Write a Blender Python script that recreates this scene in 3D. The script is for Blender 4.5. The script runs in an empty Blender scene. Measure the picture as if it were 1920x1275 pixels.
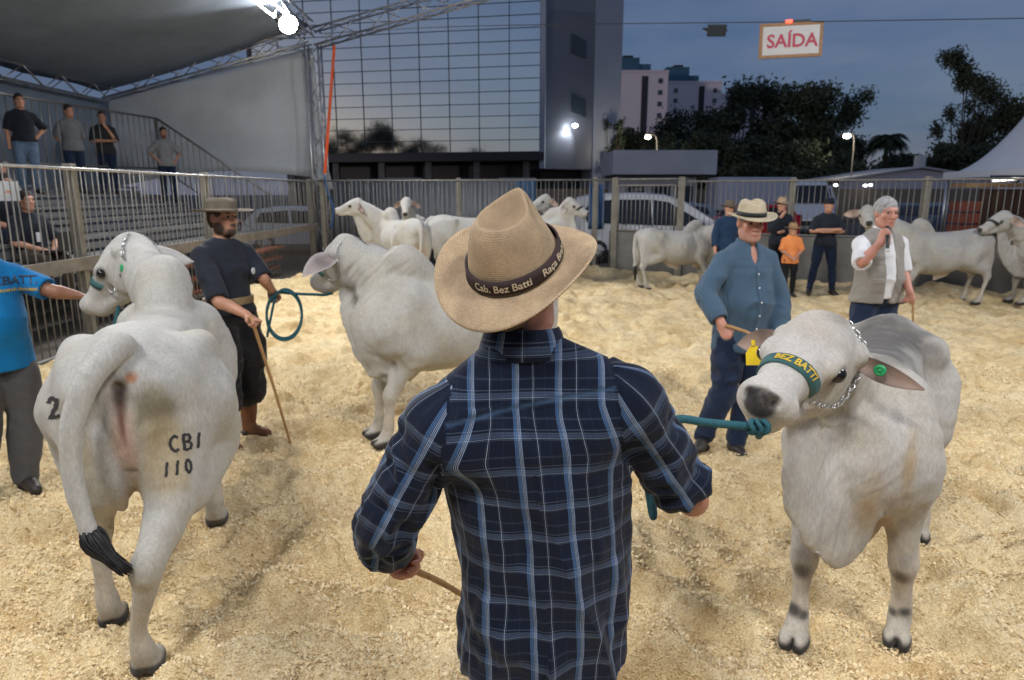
import bpy, bmesh, math, random
import numpy as np
from mathutils import Vector, Matrix
from mathutils.bvhtree import BVHTree

R = math.radians
random.seed(7)
rng = np.random.default_rng(11)
SC = bpy.context.scene
COL = SC.collection

# ---------------------------------------------------------------- camera
CAM_H, PITCH, FPX, CXP, CYP = 1.85, R(12.15), 1280.0, 960.0, 637.5
cam_data = bpy.data.cameras.new('camera')
cam_data.sensor_width = 36.0
cam_data.lens = 24.0
cam_data.clip_start = 0.05
cam_data.clip_end = 3000
cam_data.dof.use_dof = True
cam_data.dof.focus_distance = 1.5
cam_data.dof.aperture_fstop = 6.3
cam = bpy.data.objects.new('camera', cam_data)
cam.location = (0, 0, CAM_H)
cam.rotation_euler = (math.pi / 2 - PITCH, 0, 0)
COL.objects.link(cam)
SC.camera = cam

# ---------------------------------------------------------------- world: clear dusk, the sun just set behind the camera
SUN_ELEV, SUN_AZ = R(2.6), R(224)
world = bpy.data.worlds.new('World')
SC.world = world
world.use_nodes = True
wn = world.node_tree
for n in list(wn.nodes):
    wn.nodes.remove(n)
sky = wn.nodes.new('ShaderNodeTexSky')
sky.sky_type = 'NISHITA'
sky.sun_disc = False
sky.sun_elevation = SUN_ELEV
sky.sun_rotation = SUN_AZ
sky.altitude = 20
sky.air_density = 1.0
sky.dust_density = 0.9
sky.ozone_density = 4.0
bgn = wn.nodes.new('ShaderNodeBackground')
bgn.inputs['Strength'].default_value = 0.135
won = wn.nodes.new('ShaderNodeOutputWorld')
# an even veil of thin evening haze with faint streaks of cloud, the same all round the sky
wtc = wn.nodes.new('ShaderNodeTexCoord')
wmp = wn.nodes.new('ShaderNodeMapping'); wmp.inputs['Scale'].default_value = (1.2, 1.2, 5.0)
wn.links.new(wtc.outputs['Generated'], wmp.inputs[0])
wnz = wn.nodes.new('ShaderNodeTexNoise'); wnz.inputs['Scale'].default_value = 2.6; wnz.inputs['Detail'].default_value = 6; wnz.inputs['Roughness'].default_value = .55
wn.links.new(wmp.outputs[0], wnz.inputs['Vector'])
wrp = wn.nodes.new('ShaderNodeValToRGB')
wrp.color_ramp.elements[0].position = .35; wrp.color_ramp.elements[0].color = (.80, 1.08, 1.95, 1)
wrp.color_ramp.elements[1].position = .75; wrp.color_ramp.elements[1].color = (1.65, 1.80, 2.45, 1)
wn.links.new(wnz.outputs['Fac'], wrp.inputs[0])
wmx = wn.nodes.new('ShaderNodeMix'); wmx.data_type = 'RGBA'; wmx.inputs['Factor'].default_value = .62
wn.links.new(sky.outputs[0], wmx.inputs['A']); wn.links.new(wrp.outputs[0], wmx.inputs['B'])
wn.links.new(wmx.outputs['Result'], bgn.inputs[0])
wn.links.new(bgn.outputs[0], won.inputs[0])

sun_data = bpy.data.lights.new('afterglow_sun', 'SUN')
sun_data.energy = 0.4
sun_data.angle = R(3)
sun_data.color = (1, .86, .84)
sun = bpy.data.objects.new('afterglow_sun', sun_data)
sd = Vector((math.sin(SUN_AZ) * math.cos(SUN_ELEV), math.cos(SUN_AZ) * math.cos(SUN_ELEV), math.sin(SUN_ELEV)))
sun.rotation_euler = sd.to_track_quat('Z', 'Y').to_euler()
COL.objects.link(sun)

SC.view_settings.view_transform = 'Standard'
SC.view_settings.look = 'None'
SC.view_settings.exposure = 0.0
SC.view_settings.gamma = 1.0
SC.view_settings.use_curve_mapping = False
SC.render.engine = 'CYCLES'
SC.cycles.use_denoising = True
SC.cycles.max_bounces = 6
SC.cycles.transparent_max_bounces = 12
SC.cycles.sample_clamp_indirect = 6.0
SC.cycles.caustics_reflective = False
SC.cycles.caustics_refractive = False

# ---------------------------------------------------------------- measuring: a picture point at a given ground distance / height
def at(px, py, Y):
    """the point on the sight line through picture point (px,py) that stands Y metres in front of the camera"""
    xc, yc = (px - CXP) / FPX, -(py - CYP) / FPX
    c, s = math.cos(PITCH), math.sin(PITCH)
    d = Vector((xc, c + yc * s, -s + yc * c))
    return Vector((0, 0, CAM_H)) + d * (Y / d.y)

def at_z(px, py, z=0.0):
    xc, yc = (px - CXP) / FPX, -(py - CYP) / FPX
    c, s = math.cos(PITCH), math.sin(PITCH)
    d = Vector((xc, c + yc * s, -s + yc * c))
    return Vector((0, 0, CAM_H)) + d * ((z - CAM_H) / d.z)

# ---------------------------------------------------------------- objects
def tag(o, label=None, cat=None, group=None, kind=None):
    if label: o['label'] = label
    if cat: o['category'] = cat
    if group: o['group'] = group
    if kind: o['kind'] = kind
    return o

def empty(name, loc=(0, 0, 0), rz=0.0, parent=None):
    o = bpy.data.objects.new(name, None)
    o.empty_display_size = .2
    COL.objects.link(o)
    o.location = loc
    o.rotation_euler = (0, 0, rz)
    if parent: o.parent = parent
    return o

def link(name, me, m=None, parent=None, loc=None):
    o = bpy.data.objects.new(name, me)
    COL.objects.link(o)
    if m is not None and len(me.materials) == 0: me.materials.append(m)
    if parent: o.parent = parent
    if loc is not None: o.location = loc
    return o

def np_mesh(name, V, F, smooth=True, cols=None, uvs=None):
    """V (n,3), F (m,4) or (m,3) arrays"""
    V = np.asarray(V, np.float32); F = np.asarray(F, np.int32)
    me = bpy.data.meshes.new(name)
    k = F.shape[1]
    me.vertices.add(len(V)); me.vertices.foreach_set('co', V.ravel())
    me.loops.add(F.size); me.loops.foreach_set('vertex_index', F.ravel())
    me.polygons.add(len(F)); me.polygons.foreach_set('loop_start', np.arange(0, F.size, k, dtype=np.int32))
    if smooth: me.polygons.foreach_set('use_smooth', np.ones(len(F), bool))
    me.update(calc_edges=True)
    if cols is not None:
        a = me.attributes.new('col', 'FLOAT_COLOR', 'POINT')
        c4 = np.ones((len(V), 4), np.float32); c4[:, :3] = cols
        a.data.foreach_set('color', c4.ravel())
    if uvs is not None:
        l = me.uv_layers.new(name='uv')
        l.data.foreach_set('uv', np.asarray(uvs, np.float32).ravel())
    return me

class MB:
    """collects boxes, tubes and lofts into one mesh"""
    def __init__(s): s.v = []; s.f = []; s.sm = []
    def add(s, vs, fs, smooth=False):
        b = len(s.v); s.v += [tuple(v) for v in vs]
        s.f += [tuple(i + b for i in f) for f in fs]; s.sm += [smooth] * len(fs); return s
    def box(s, c, d, rot=None):
        c = Vector(c); hx, hy, hz = d[0] / 2, d[1] / 2, d[2] / 2
        vs = [Vector((x, y, z)) for z in (-hz, hz) for x, y in ((-hx, -hy), (hx, -hy), (hx, hy), (-hx, hy))]
        if rot is not None: vs = [rot @ v for v in vs]
        return s.add([c + v for v in vs], [(3, 2, 1, 0), (4, 5, 6, 7), (0, 1, 5, 4), (1, 2, 6, 5), (2, 3, 7, 6), (3, 0, 4, 7)])
    def bar(s, a, b, w, h=None, up=(0, 0, 1)):
        a, b = Vector(a), Vector(b); h = h or w; d = (b - a)
        x = d.normalized(); u = Vector(up)
        if abs(x.dot(u)) > .99: u = Vector((1, 0, 0))
        y = u.cross(x).normalized(); z = x.cross(y)
        M = Matrix((x, y, z)).transposed()
        return s.box((a + b) / 2, (d.length, w, h), M)
    def tube(s, pts, r, n=8, cap=True, smooth=True):
        pts = [Vector(p) for p in pts]; N = len(pts)
        rs = r if isinstance(r, (list, tuple)) else [r] * N
        t0 = (pts[1] - pts[0]).normalized()
        nrm = t0.orthogonal().normalized(); vs = []
        for i, p in enumerate(pts):
            t = (pts[min(i + 1, N - 1)] - pts[max(i - 1, 0)]).normalized()
            nrm = (nrm - t * nrm.dot(t)).normalized(); bn = t.cross(nrm)
            for k in range(n):
                a = 2 * math.pi * k / n
                vs.append(p + (nrm * math.cos(a) + bn * math.sin(a)) * rs[i])
        fs = [(i * n + k, i * n + (k + 1) % n, (i + 1) * n + (k + 1) % n, (i + 1) * n + k) for i in range(N - 1) for k in range(n)]
        s.add(vs, fs, smooth)
        if cap:
            b = len(s.v) - len(vs)
            s.f.append(tuple(b + k for k in reversed(range(n)))); s.f.append(tuple(b + (N - 1) * n + k for k in range(n))); s.sm += [False, False]
        return s
    def prism(s, prof, depth_vec, org=(0, 0, 0)):
        """closed polygon of 3D points swept along depth_vec"""
        o = Vector(org); d = Vector(depth_vec); n = len(prof)
        vs = [o + Vector(p) for p in prof] + [o + Vector(p) + d for p in prof]
        fs = [tuple(range(n))[::-1], tuple(range(n, 2 * n))] + [(i, (i + 1) % n, n + (i + 1) % n, n + i) for i in range(n)]
        return s.add(vs, fs)
    def lathe(s, prof, n=24, org=(0, 0, 0), smooth=True):
        o = Vector(org); vs = []
        for r, z in prof:
            for k in range(n):
                a = 2 * math.pi * k / n
                vs.append(o + Vector((r * math.cos(a), r * math.sin(a), z)))
        m = len(prof)
        return s.add(vs, [(i * n + k, i * n + (k + 1) % n, (i + 1) * n + (k + 1) % n, (i + 1) * n + k) for i in range(m - 1) for k in range(n)], smooth)
    def mesh(s, name, bevel=0):
        me = bpy.data.meshes.new(name); me.from_pydata(s.v, [], s.f)
        me.polygons.foreach_set('use_smooth', s.sm); me.update()
        bm = bmesh.new(); bm.from_mesh(me)
        bmesh.ops.recalc_face_normals(bm, faces=bm.faces)
        if bevel: bmesh.ops.bevel(bm, geom=[e for e in bm.edges], offset=bevel, segments=2, affect='EDGES', profile=.6)
        bm.to_mesh(me); bm.free()
        return me
    def build(s, name, m, parent=None, bevel=0): return link(name, s.mesh(name, bevel), m, parent)

def copy_tree(o, parent=None):
    c = o.copy(); COL.objects.link(c)
    if parent is not None: c.parent = parent
    for ch in list(o.children): copy_tree(ch, c)
    return c

def spline(pts, n=6):
    P = [Vector(p) for p in pts]; out = []
    for i in range(len(P) - 1):
        p0, p1, p2, p3 = P[max(i - 1, 0)], P[i], P[i + 1], P[min(i + 2, len(P) - 1)]
        for k in range(n):
            t = k / n
            out.append(.5 * (2 * p1 + (p2 - p0) * t + (2 * p0 - 5 * p1 + 4 * p2 - p3) * t * t + (3 * p1 - p0 - 3 * p2 + p3) * t ** 3))
    return out + [P[-1]]

def text_mesh(txt, size=1.0, depth=0.0, align='CENTER', bold=0.0):
    cu = bpy.data.curves.new('t', 'FONT'); cu.body = txt; cu.size = size; cu.align_x = align; cu.align_y = 'CENTER'
    cu.extrude = depth; cu.offset = bold; cu.resolution_u = 3
    o = bpy.data.objects.new('t', cu); COL.objects.link(o)
    dg = bpy.context.evaluated_depsgraph_get()
    me = bpy.data.meshes.new_from_object(o.evaluated_get(dg))
    bpy.data.objects.remove(o); bpy.data.curves.remove(cu)
    me.materials.clear()
    return me

# ---------------------------------------------------------------- noise on arrays
def _hash(i, j, k, seed):
    n = (i * 374761393 + j * 668265263 + k * 2147483647 + seed * 974711) & 0xffffffff
    n = ((n ^ (n >> 13)) * 1274126177) & 0xffffffff
    n = n ^ (n >> 16)
    return (n & 0xffff) / 65535.0

def vnoise(P, freq=1.0, seed=0):
    P = np.asarray(P, np.float64) * freq
    if P.shape[-1] == 2: P = np.concatenate([P, np.zeros(P.shape[:-1] + (1,))], -1)
    I = np.floor(P).astype(np.int64); f = P - I; f = f * f * (3 - 2 * f)
    r = 0
    for a in (0, 1):
        for b in (0, 1):
            for c in (0, 1):
                w = (f[..., 0] if a else 1 - f[..., 0]) * (f[..., 1] if b else 1 - f[..., 1]) * (f[..., 2] if c else 1 - f[..., 2])
                r = r + w * _hash(I[..., 0] + a, I[..., 1] + b, I[..., 2] + c, seed)
    return r * 2 - 1

def fbm(P, freq=1.0, oct=3, seed=0):
    return sum(vnoise(P, freq * 2 ** o, seed + o) * .5 ** o for o in range(oct))

# ---------------------------------------------------------------- bodies: blended volumes turned into one skin
def V3(*a): return np.array(a, np.float32)

class Sdf:
    def __init__(s, vox): s.h = vox; s.p = []
    def _push(s, fn, lo, hi, k, op): s.p.append((fn, np.asarray(lo), np.asarray(hi), k, op)); return s
    def chain(s, pts, rs, k=.03, fl=None, axis=(0, 1, 0), n=3, op='u'):
        """tapering limb through pts; fl = width factor along axis (scalar or per point)"""
        P = np.array([tuple(p) for p in pts], float); r = np.array(rs, float)
        f = np.ones(len(P)) if fl is None else (np.full(len(P), float(fl)) if np.isscalar(fl) else np.array(fl, float))
        if n > 1 and len(P) > 2:
            Q = np.concatenate([P, r[:, None], f[:, None]], 1); out = []
            for i in range(len(Q) - 1):
                q0, q1, q2, q3 = Q[max(i - 1, 0)], Q[i], Q[i + 1], Q[min(i + 2, len(Q) - 1)]
                for j in range(n):
                    t = j / n
                    out.append(.5 * (2 * q1 + (q2 - q0) * t + (2 * q0 - 5 * q1 + 4 * q2 - q3) * t * t + (3 * q1 - q0 - 3 * q2 + q3) * t ** 3))
            Q = np.array(out + [Q[-1]]); P, r, f = Q[:, :3], np.maximum(Q[:, 3], .002), Q[:, 4]
        P = P.astype(np.float32); ax = np.array(axis, np.float32)
        ax = ax / np.linalg.norm(ax) if ax.ndim == 1 else ax
        mx = (r * np.maximum(f, 1)).max()
        def fn(X, Y, Z):
            best = None
            for i in range(len(P) - 1):
                a, b = P[i], P[i + 1]; ab = b - a; L = float(ab @ ab) + 1e-9
                dx, dy, dz = X - a[0], Y - a[1], Z - a[2]
                t = np.clip((dx * ab[0] + dy * ab[1] + dz * ab[2]) / L, 0, 1)
                dx = dx - t * ab[0]; dy = dy - t * ab[1]; dz = dz - t * ab[2]
                rr = r[i] + t * (r[i + 1] - r[i])
                q2 = dx * dx + dy * dy + dz * dz
                ff = None
                if fl is not None:
                    ff = f[i] + t * (f[i + 1] - f[i])
                    qn = dx * ax[0] + dy * ax[1] + dz * ax[2]
                    q2 = q2 + qn * qn * (1 / (ff * ff) - 1)
                d = np.sqrt(np.maximum(q2, 0)) - rr
                if ff is not None: d = d * np.minimum(1, np.sqrt(ff))
                best = d if best is None else np.minimum(best, d)
            return best
        return s._push(fn, P.min(0) - mx, P.max(0) + mx, k, op)
    def cone(s, a, b, ra, rb, k=.03, fl=None, axis=(0, 1, 0), op='u'):
        return s.chain([a, b], [ra, rb], k, fl, axis, 1, op)
    def ell(s, c, r, rot=None, k=.03, op='u'):
        c = np.array(tuple(c), np.float32); r = np.array(r, np.float32)
        M = np.eye(3, dtype=np.float32) if rot is None else np.array(rot, np.float32)   # columns = ellipsoid axes
        def fn(X, Y, Z):
            x, y, z = X - c[0], Y - c[1], Z - c[2]
            u = [(x * M[0, i] + y * M[1, i] + z * M[2, i]) / r[i] for i in range(3)]
            k0 = np.sqrt(u[0] ** 2 + u[1] ** 2 + u[2] ** 2)
            k1 = np.sqrt((u[0] / r[0]) ** 2 + (u[1] / r[1]) ** 2 + (u[2] / r[2]) ** 2) + 1e-6
            return k0 * (k0 - 1) / k1
        ext = np.sqrt(((M * r[None, :]) ** 2).sum(1))
        return s._push(fn, c - ext, c + ext, k, op)
    def plane(s, p, nrm, k=.005):
        """keep only the side the normal points away from"""
        p = np.array(tuple(p), np.float32); nrm = np.array(tuple(nrm), np.float32); nrm = nrm / np.linalg.norm(nrm)
        return s._push(lambda X, Y, Z: (X - p[0]) * nrm[0] + (Y - p[1]) * nrm[1] + (Z - p[2]) * nrm[2], None, None, k, 'i')
    def warp(s, fn): s.p.append((fn, None, None, 0, 'w')); return s
    def mesh(s, smooth=1):
        h = s.h
        us = [q for q in s.p if q[4] == 'u']
        lo = np.min([q[1] for q in us], 0) - 4 * h; hi = np.max([q[2] for q in us], 0) + 4 * h
        n = np.ceil((hi - lo) / h).astype(int) + 1
        ax = [(lo[i] + h * np.arange(n[i])).astype(np.float32) for i in range(3)]
        D = np.full(tuple(n), .5, np.float32)
        for fn, a, b, k, op in s.p:
            if a is None or op == 'i' or op == 'w': i0 = [0, 0, 0]; i1 = list(n)
            else:
                m = k + 3 * h
                i0 = np.clip(np.floor((a - m - lo) / h).astype(int), 0, n - 1); i1 = np.clip(np.ceil((b + m - lo) / h).astype(int) + 1, 1, n)
            sl = tuple(slice(int(i0[i]), int(i1[i])) for i in range(3))
            X = ax[0][sl[0]][:, None, None]; Y = ax[1][sl[1]][None, :, None]; Z = ax[2][sl[2]][None, None, :]
            o = D[sl]
            if op == 'w': D[sl] = o + fn(X, Y, Z); continue
            d = fn(X, Y, Z)
            if op == 'u':
                hh = np.clip(.5 + .5 * (o - d) / k, 0, 1); D[sl] = o + (d - o) * hh - k * hh * (1 - hh)
            elif op == 's':
                hh = np.clip(.5 - .5 * (o + d) / k, 0, 1); D[sl] = o + (-d - o) * hh + k * hh * (1 - hh)
            else:
                D[sl] = np.maximum(o, d)
        return s._nets(D, lo, h, smooth)
    def _nets(s, v, org, h, smooth):
        ins = v < 0
        cnt = sum(ins[a:ins.shape[0] - 1 + a, b:ins.shape[1] - 1 + b, c:ins.shape[2] - 1 + c].astype(np.int8) for a in (0, 1) for b in (0, 1) for c in (0, 1))
        I, J, K = np.nonzero((cnt > 0) & (cnt < 8))
        idx = np.full(cnt.shape, -1, np.int32); idx[I, J, K] = np.arange(len(I))
        cor = {(a, b, c): v[I + a, J + b, K + c] for a in (0, 1) for b in (0, 1) for c in (0, 1)}
        acc = np.zeros((len(I), 3), np.float32); m = np.zeros(len(I), np.float32)
        for p in cor:
            for d in range(3):
                if p[d]: continue
                q = list(p); q[d] = 1; q = tuple(q)
                A, B = cor[p], cor[q]; x = (A < 0) != (B < 0)
                t = np.where(x, A / np.where(x, A - B, 1), 0)
                pos = np.tile(np.array(p, np.float32), (len(I), 1)); pos[:, d] += t
                acc += np.where(x[:, None], pos, 0); m += x
        P = np.stack([I, J, K], 1) + acc / m[:, None]
        P = P * h + np.asarray(org)
        Fs = []
        for d in range(3):
            sl0 = [slice(None)] * 3; sl1 = [slice(None)] * 3; sl0[d] = slice(0, -1); sl1[d] = slice(1, None)
            A, B = ins[tuple(sl0)], ins[tuple(sl1)]
            e = np.argwhere(A != B)
            u, w = (d + 1) % 3, (d + 2) % 3
            ok = (e[:, u] > 0) & (e[:, w] > 0) & (e[:, u] < v.shape[u] - 1) & (e[:, w] < v.shape[w] - 1)
            e = e[ok]; flip = A[e[:, 0], e[:, 1], e[:, 2]]
            def cell(du, dw):
                q = e.copy(); q[:, u] += du; q[:, w] += dw
                return idx[q[:, 0], q[:, 1], q[:, 2]]
            qd = np.stack([cell(-1, -1), cell(0, -1), cell(0, 0), cell(-1, 0)], 1)
            qd[~flip] = qd[~flip][:, ::-1]
            Fs.append(qd)
        F = np.concatenate(Fs)
        for _ in range(smooth):
            S = np.zeros_like(P); C = np.zeros(len(P))
            for a, b in ((0, 1), (1, 2), (2, 3), (3, 0)):
                for q in range(3):
                    S[:, q] += np.bincount(F[:, a], P[F[:, b], q], len(P)) + np.bincount(F[:, b], P[F[:, a], q], len(P))
                C += np.bincount(F[:, a], minlength=len(P)) + np.bincount(F[:, b], minlength=len(P))
            P = P * .4 + (S / np.maximum(C, 1)[:, None]) * .6
        return P, F

def vnormals(P, F):
    n = np.cross(P[F[:, 2]] - P[F[:, 0]], P[F[:, 3]] - P[F[:, 1]])
    N = np.zeros_like(P)
    for q in range(4):
        for d in range(3): N[:, d] += np.bincount(F[:, q], n[:, d], len(P))
    return N / (np.linalg.norm(N, axis=1, keepdims=True) + 1e-9)

def blot(P, cols, c, r, col, amt=1.0, soft=.5, seed=None):
    """a patch of coat / skin colour: ellipsoid centre c, radii r"""
    r = np.array([r] * 3 if np.isscalar(r) else r, float)
    d = np.sqrt((((P - np.array(tuple(c))) / r) ** 2).sum(1))
    if seed is not None: d = d + .25 * fbm(P, 9.0, 2, seed)
    w = np.clip((1 - d) / soft, 0, 1); w = (w * w * (3 - 2 * w) * amt)[:, None]
    cols[:] = cols * (1 - w) + np.array(col) * w

# ---------------------------------------------------------------- materials
MATS = {}
def nodes(m): return m.node_tree.nodes, m.node_tree.links
def mat(name, col=(.5, .5, .5), rough=.6, metal=0.0, var=.12, vscale=6.0, bump=.0, bscale=60.0, attr=False, spec=.5, coord='Object', emit=None, estr=0, detail=4, sheen=0, sss=0):
    if name in MATS: return MATS[name]
    m = bpy.data.materials.new(name); m.use_nodes = True
    N, L = nodes(m); b = N['Principled BSDF']
    b.inputs['Roughness'].default_value = rough; b.inputs['Metallic'].default_value = metal
    b.inputs['Specular IOR Level'].default_value = spec
    if sheen: b.inputs['Sheen Weight'].default_value = sheen
    if sss:
        b.inputs['Subsurface Weight'].default_value = sss; b.inputs['Subsurface Radius'].default_value = (1, .35, .2); b.inputs['Subsurface Scale'].default_value = .01
    tc = N.new('ShaderNodeTexCoord')
    if attr:
        a = N.new('ShaderNodeAttribute'); a.attribute_name = 'col'; src = a.outputs['Color']
    else:
        rgb = N.new('ShaderNodeRGB'); rgb.outputs[0].default_value = (*col, 1); src = rgb.outputs[0]
    if var > 0:
        nz = N.new('ShaderNodeTexNoise'); nz.inputs['Scale'].default_value = vscale; nz.inputs['Detail'].default_value = detail; nz.inputs['Roughness'].default_value = .65
        L.new(tc.outputs[coord], nz.inputs['Vector'])
        mr = N.new('ShaderNodeMapRange'); mr.inputs['From Min'].default_value = .25; mr.inputs['From Max'].default_value = .75
        mr.inputs['To Min'].default_value = 1 - var; mr.inputs['To Max'].default_value = 1 + var
        L.new(nz.outputs['Fac'], mr.inputs['Value'])
        mx = N.new('ShaderNodeMix'); mx.data_type = 'RGBA'; mx.blend_type = 'MULTIPLY'; mx.inputs['Factor'].default_value = 1
        L.new(src, mx.inputs['A']); L.new(mr.outputs[0], mx.inputs['B']); src = mx.outputs['Result']
        rr = N.new('ShaderNodeMapRange'); rr.inputs['To Min'].default_value = max(0, rough - .08); rr.inputs['To Max'].default_value = min(1, rough + .08)
        L.new(nz.outputs['Fac'], rr.inputs['Value']); L.new(rr.outputs[0], b.inputs['Roughness'])
    L.new(src, b.inputs['Base Color'])
    if bump > 0:
        n2 = N.new('ShaderNodeTexNoise'); n2.inputs['Scale'].default_value = bscale; n2.inputs['Detail'].default_value = 3
        L.new(tc.outputs[coord], n2.inputs['Vector'])
        bp = N.new('ShaderNodeBump'); bp.inputs['Strength'].default_value = bump; bp.inputs['Distance'].default_value = .01
        L.new(n2.outputs['Fac'], bp.inputs['Height']); L.new(bp.outputs[0], b.inputs['Normal'])
    if emit:
        b.inputs['Emission Color'].default_value = (*emit, 1); b.inputs['Emission Strength'].default_value = estr
    MATS[name] = m
    return m

def srgb(r, g, b):
    f = lambda c: (c / 255 / 12.92) if c / 255 <= .04045 else ((c / 255 + .055) / 1.055) ** 2.4
    return (f(r), f(g), f(b))

# ---------------------------------------------------------------- ground and arena floor
LEFT_X = -5.15
BACK = [(-4.95, 17.6), (2.45, 16.3), (9.3, 12.45), (14.5, 9.5)]
dents = [(rng.uniform(-5, 10), rng.uniform(1.0, 15), rng.uniform(.07, .2), rng.uniform(.02, .06)) for _ in range(1500)]
for cx, cy, w, dp in ((-1.2, 3.2, .25, .05), (-1.05, 2.6, .2, .05), (.75, 1.9, .28, .06), (.9, 2.5, .2, .05), (.55, 2.2, .3, .05), (-1.0, 4.1, .3, .05), (2.4, 2.6, .25, .04), (-.6, 3.3, .25, .05)): dents.append((cx, cy, w, dp))
def ground_h(XY):
    XY = np.asarray(XY, float)
    z = .045 * fbm(XY, .55, 2, 31) + .065 * fbm(XY + .2 * np.stack([vnoise(XY, 2.1, 40), vnoise(XY, 2.1, 41)], -1), 1.7, 2, 50) + .046 * fbm(XY, 4.6, 2, 60)
    return z
FEET = [(*at_z(px, py)[:2], r) for px, py, r in ((212, 1165, .17), (277, 1255, .17), (408, 975, .2), (1485, 1200, .17), (1682, 1200, .17), (1540, 1015, .2), (1724, 1008, .2), (722, 832, .2), (425, 825, .18), (470, 800, .18), (55, 915, .2), (1312, 840, .2), (1388, 850, .2), (1345, 560, .3), (1476, 553, .3), (1540, 553, .35))]
def sawdust():
    rows = [.55]
    while rows[-1] < 17.4: rows.append(rows[-1] + .011 + rows[-1] * .0042)
    rows = [-3, -2.2, -1.5, -.9, -.4, 0, .3] + rows; rows = np.array(rows)
    nx = 520; t = np.linspace(-1, 1, nx)
    Yg = np.repeat(rows[:, None], nx, 1); hw = np.clip(1.6 + Yg * .85, 2.2, 12)
    Xg = np.clip(t[None, :] * hw, -5.1, 14)
    Xg = t[None, :] * hw
    XY = np.stack([Xg, Yg], -1).reshape(-1, 2); Z = ground_h(XY).reshape(Xg.shape)
    for cx, cy, w, dp in dents:
        i0, i1 = np.searchsorted(rows, [cy - 2.5 * w, cy + 2.5 * w])
        if i1 - i0 < 2: continue
        x, y = Xg[i0:i1], Yg[i0:i1]; r2 = ((x - cx) ** 2 + ((y - cy) * 1.15) ** 2) / w ** 2
        Z[i0:i1] += dp * (1.9 if cy < 6.5 else 1.2) * (-np.exp(-r2 * 1.4) + .45 * np.exp(-(np.sqrt(r2) - 1.25) ** 2 * 5))
    Z += (.014 * fbm(XY, 15, 2, 70) + .008 * vnoise(XY, 42, 77)).reshape(Xg.shape) * np.clip(1.4 - Yg / 9, .1, 1)
    for fx_, fy_, fr in FEET:
        r2 = ((Xg - fx_) ** 2 + (Yg - fy_) ** 2) / fr ** 2; w = np.exp(-r2 ** 1.5)
        Z = Z * (1 - w) + (-.012 + .012 * fbm(XY, 14, 2, 91).reshape(Xg.shape)) * w + .02 * np.exp(-(np.sqrt(r2) - 1.35) ** 2 * 6)
    Z = np.maximum(Z, -.085)
    # the bed thins out short of the left rails and against the back wall
    bx = -4.75 + .25 * np.sin(Yg * .9) + .2 * vnoise(XY, 1.3, 5).reshape(Xg.shape)
    Z += .10 * np.exp(-((Xg - bx - .5) / .45) ** 2)
    Z -= .30 * np.clip((bx - Xg) / .55, 0, 1.2)
    ys = np.interp(Xg, [p[0] for p in BACK], [p[1] for p in BACK])
    Z += .12 * np.exp(-((ys - Yg - .5) / .5) ** 2) * (Xg > -4)
    out = Yg > ys - .12
    Z = np.where(out, -.16, Z)
    n = len(rows); idx = np.arange(n * nx).reshape(n, nx)
    F = np.stack([idx[:-1, :-1], idx[:-1, 1:], idx[1:, 1:], idx[1:, :-1]], -1).reshape(-1, 4)
    V = np.stack([Xg, Yg, Z], -1).reshape(-1, 3)
    return V, F
def sawdust_mat():
    m = mat('sawdust', (.6, .45, .25), rough=.9, var=0, spec=.15); N, L = nodes(m); b = N['Principled BSDF']
    tc = N.new('ShaderNodeTexCoord')
    def noise(s, d=4, r=.6):
        n = N.new('ShaderNodeTexNoise'); n.inputs['Scale'].default_value = s; n.inputs['Detail'].default_value = d; n.inputs['Roughness'].default_value = r; L.new(tc.outputs['Object'], n.inputs['Vector']); return n
    def ramp(src, st):
        r = N.new('ShaderNodeValToRGB'); e = r.color_ramp.elements
        e[0].position, e[0].color = st[0][0], (*st[0][1], 1); e[1].position, e[1].color = st[-1][0], (*st[-1][1], 1)
        for p, c in st[1:-1]: q = e.new(p); q.color = (*c, 1)
        L.new(src, r.inputs[0]); return r.outputs[0]
    n1 = noise(1.6, 5); n2 = noise(95, 3, .7); n3 = noise(14, 4)
    c1 = ramp(n1.outputs['Fac'], [(.30, (.66, .49, .26)), (.48, (.82, .67, .41)), (.70, (.88, .76, .52))])
    c2 = ramp(n2.outputs['Fac'], [(.30, (.66, .58, .46)), (.5, (.97, .95, .90)), (.72, (1.2, 1.18, 1.12))])
    c3 = ramp(n3.outputs['Fac'], [(.28, (.72, .62, .48)), (.52, (1, 1, 1)), (.8, (1.08, 1.08, 1.06))])
    x = N.new('ShaderNodeMix'); x.data_type = 'RGBA'; x.blend_type = 'MULTIPLY'; x.inputs['Factor'].default_value = 1; L.new(c1, x.inputs['A']); L.new(c2, x.inputs['B'])
    y = N.new('ShaderNodeMix'); y.data_type = 'RGBA'; y.blend_type = 'MULTIPLY'; y.inputs['Factor'].default_value = .8; L.new(x.outputs['Result'], y.inputs['A']); L.new(c3, y.inputs['B'])
    L.new(y.outputs['Result'], b.inputs['Base Color'])
    vo = N.new('ShaderNodeTexVoronoi'); vo.inputs['Scale'].default_value = 120; L.new(tc.outputs['Object'], vo.inputs['Vector'])
    b1 = N.new('ShaderNodeBump'); b1.inputs['Strength'].default_value = .7; b1.inputs['Distance'].default_value = .012; L.new(vo.outputs['Distance'], b1.inputs['Height'])
    b2 = N.new('ShaderNodeBump'); b2.inputs['Strength'].default_value = .6; b2.inputs['Distance'].default_value = .03; L.new(n3.outputs['Fac'], b2.inputs['Height']); L.new(b1.outputs[0], b2.inputs['Normal'])
    L.new(b2.outputs[0], b.inputs['Normal'])
    return m
M_saw = sawdust_mat()
Vs, Fs_ = sawdust()
floor = link('sawdust_floor', np_mesh('sawdust_floor', Vs, Fs_), M_saw); tag(floor, kind='structure')
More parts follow.
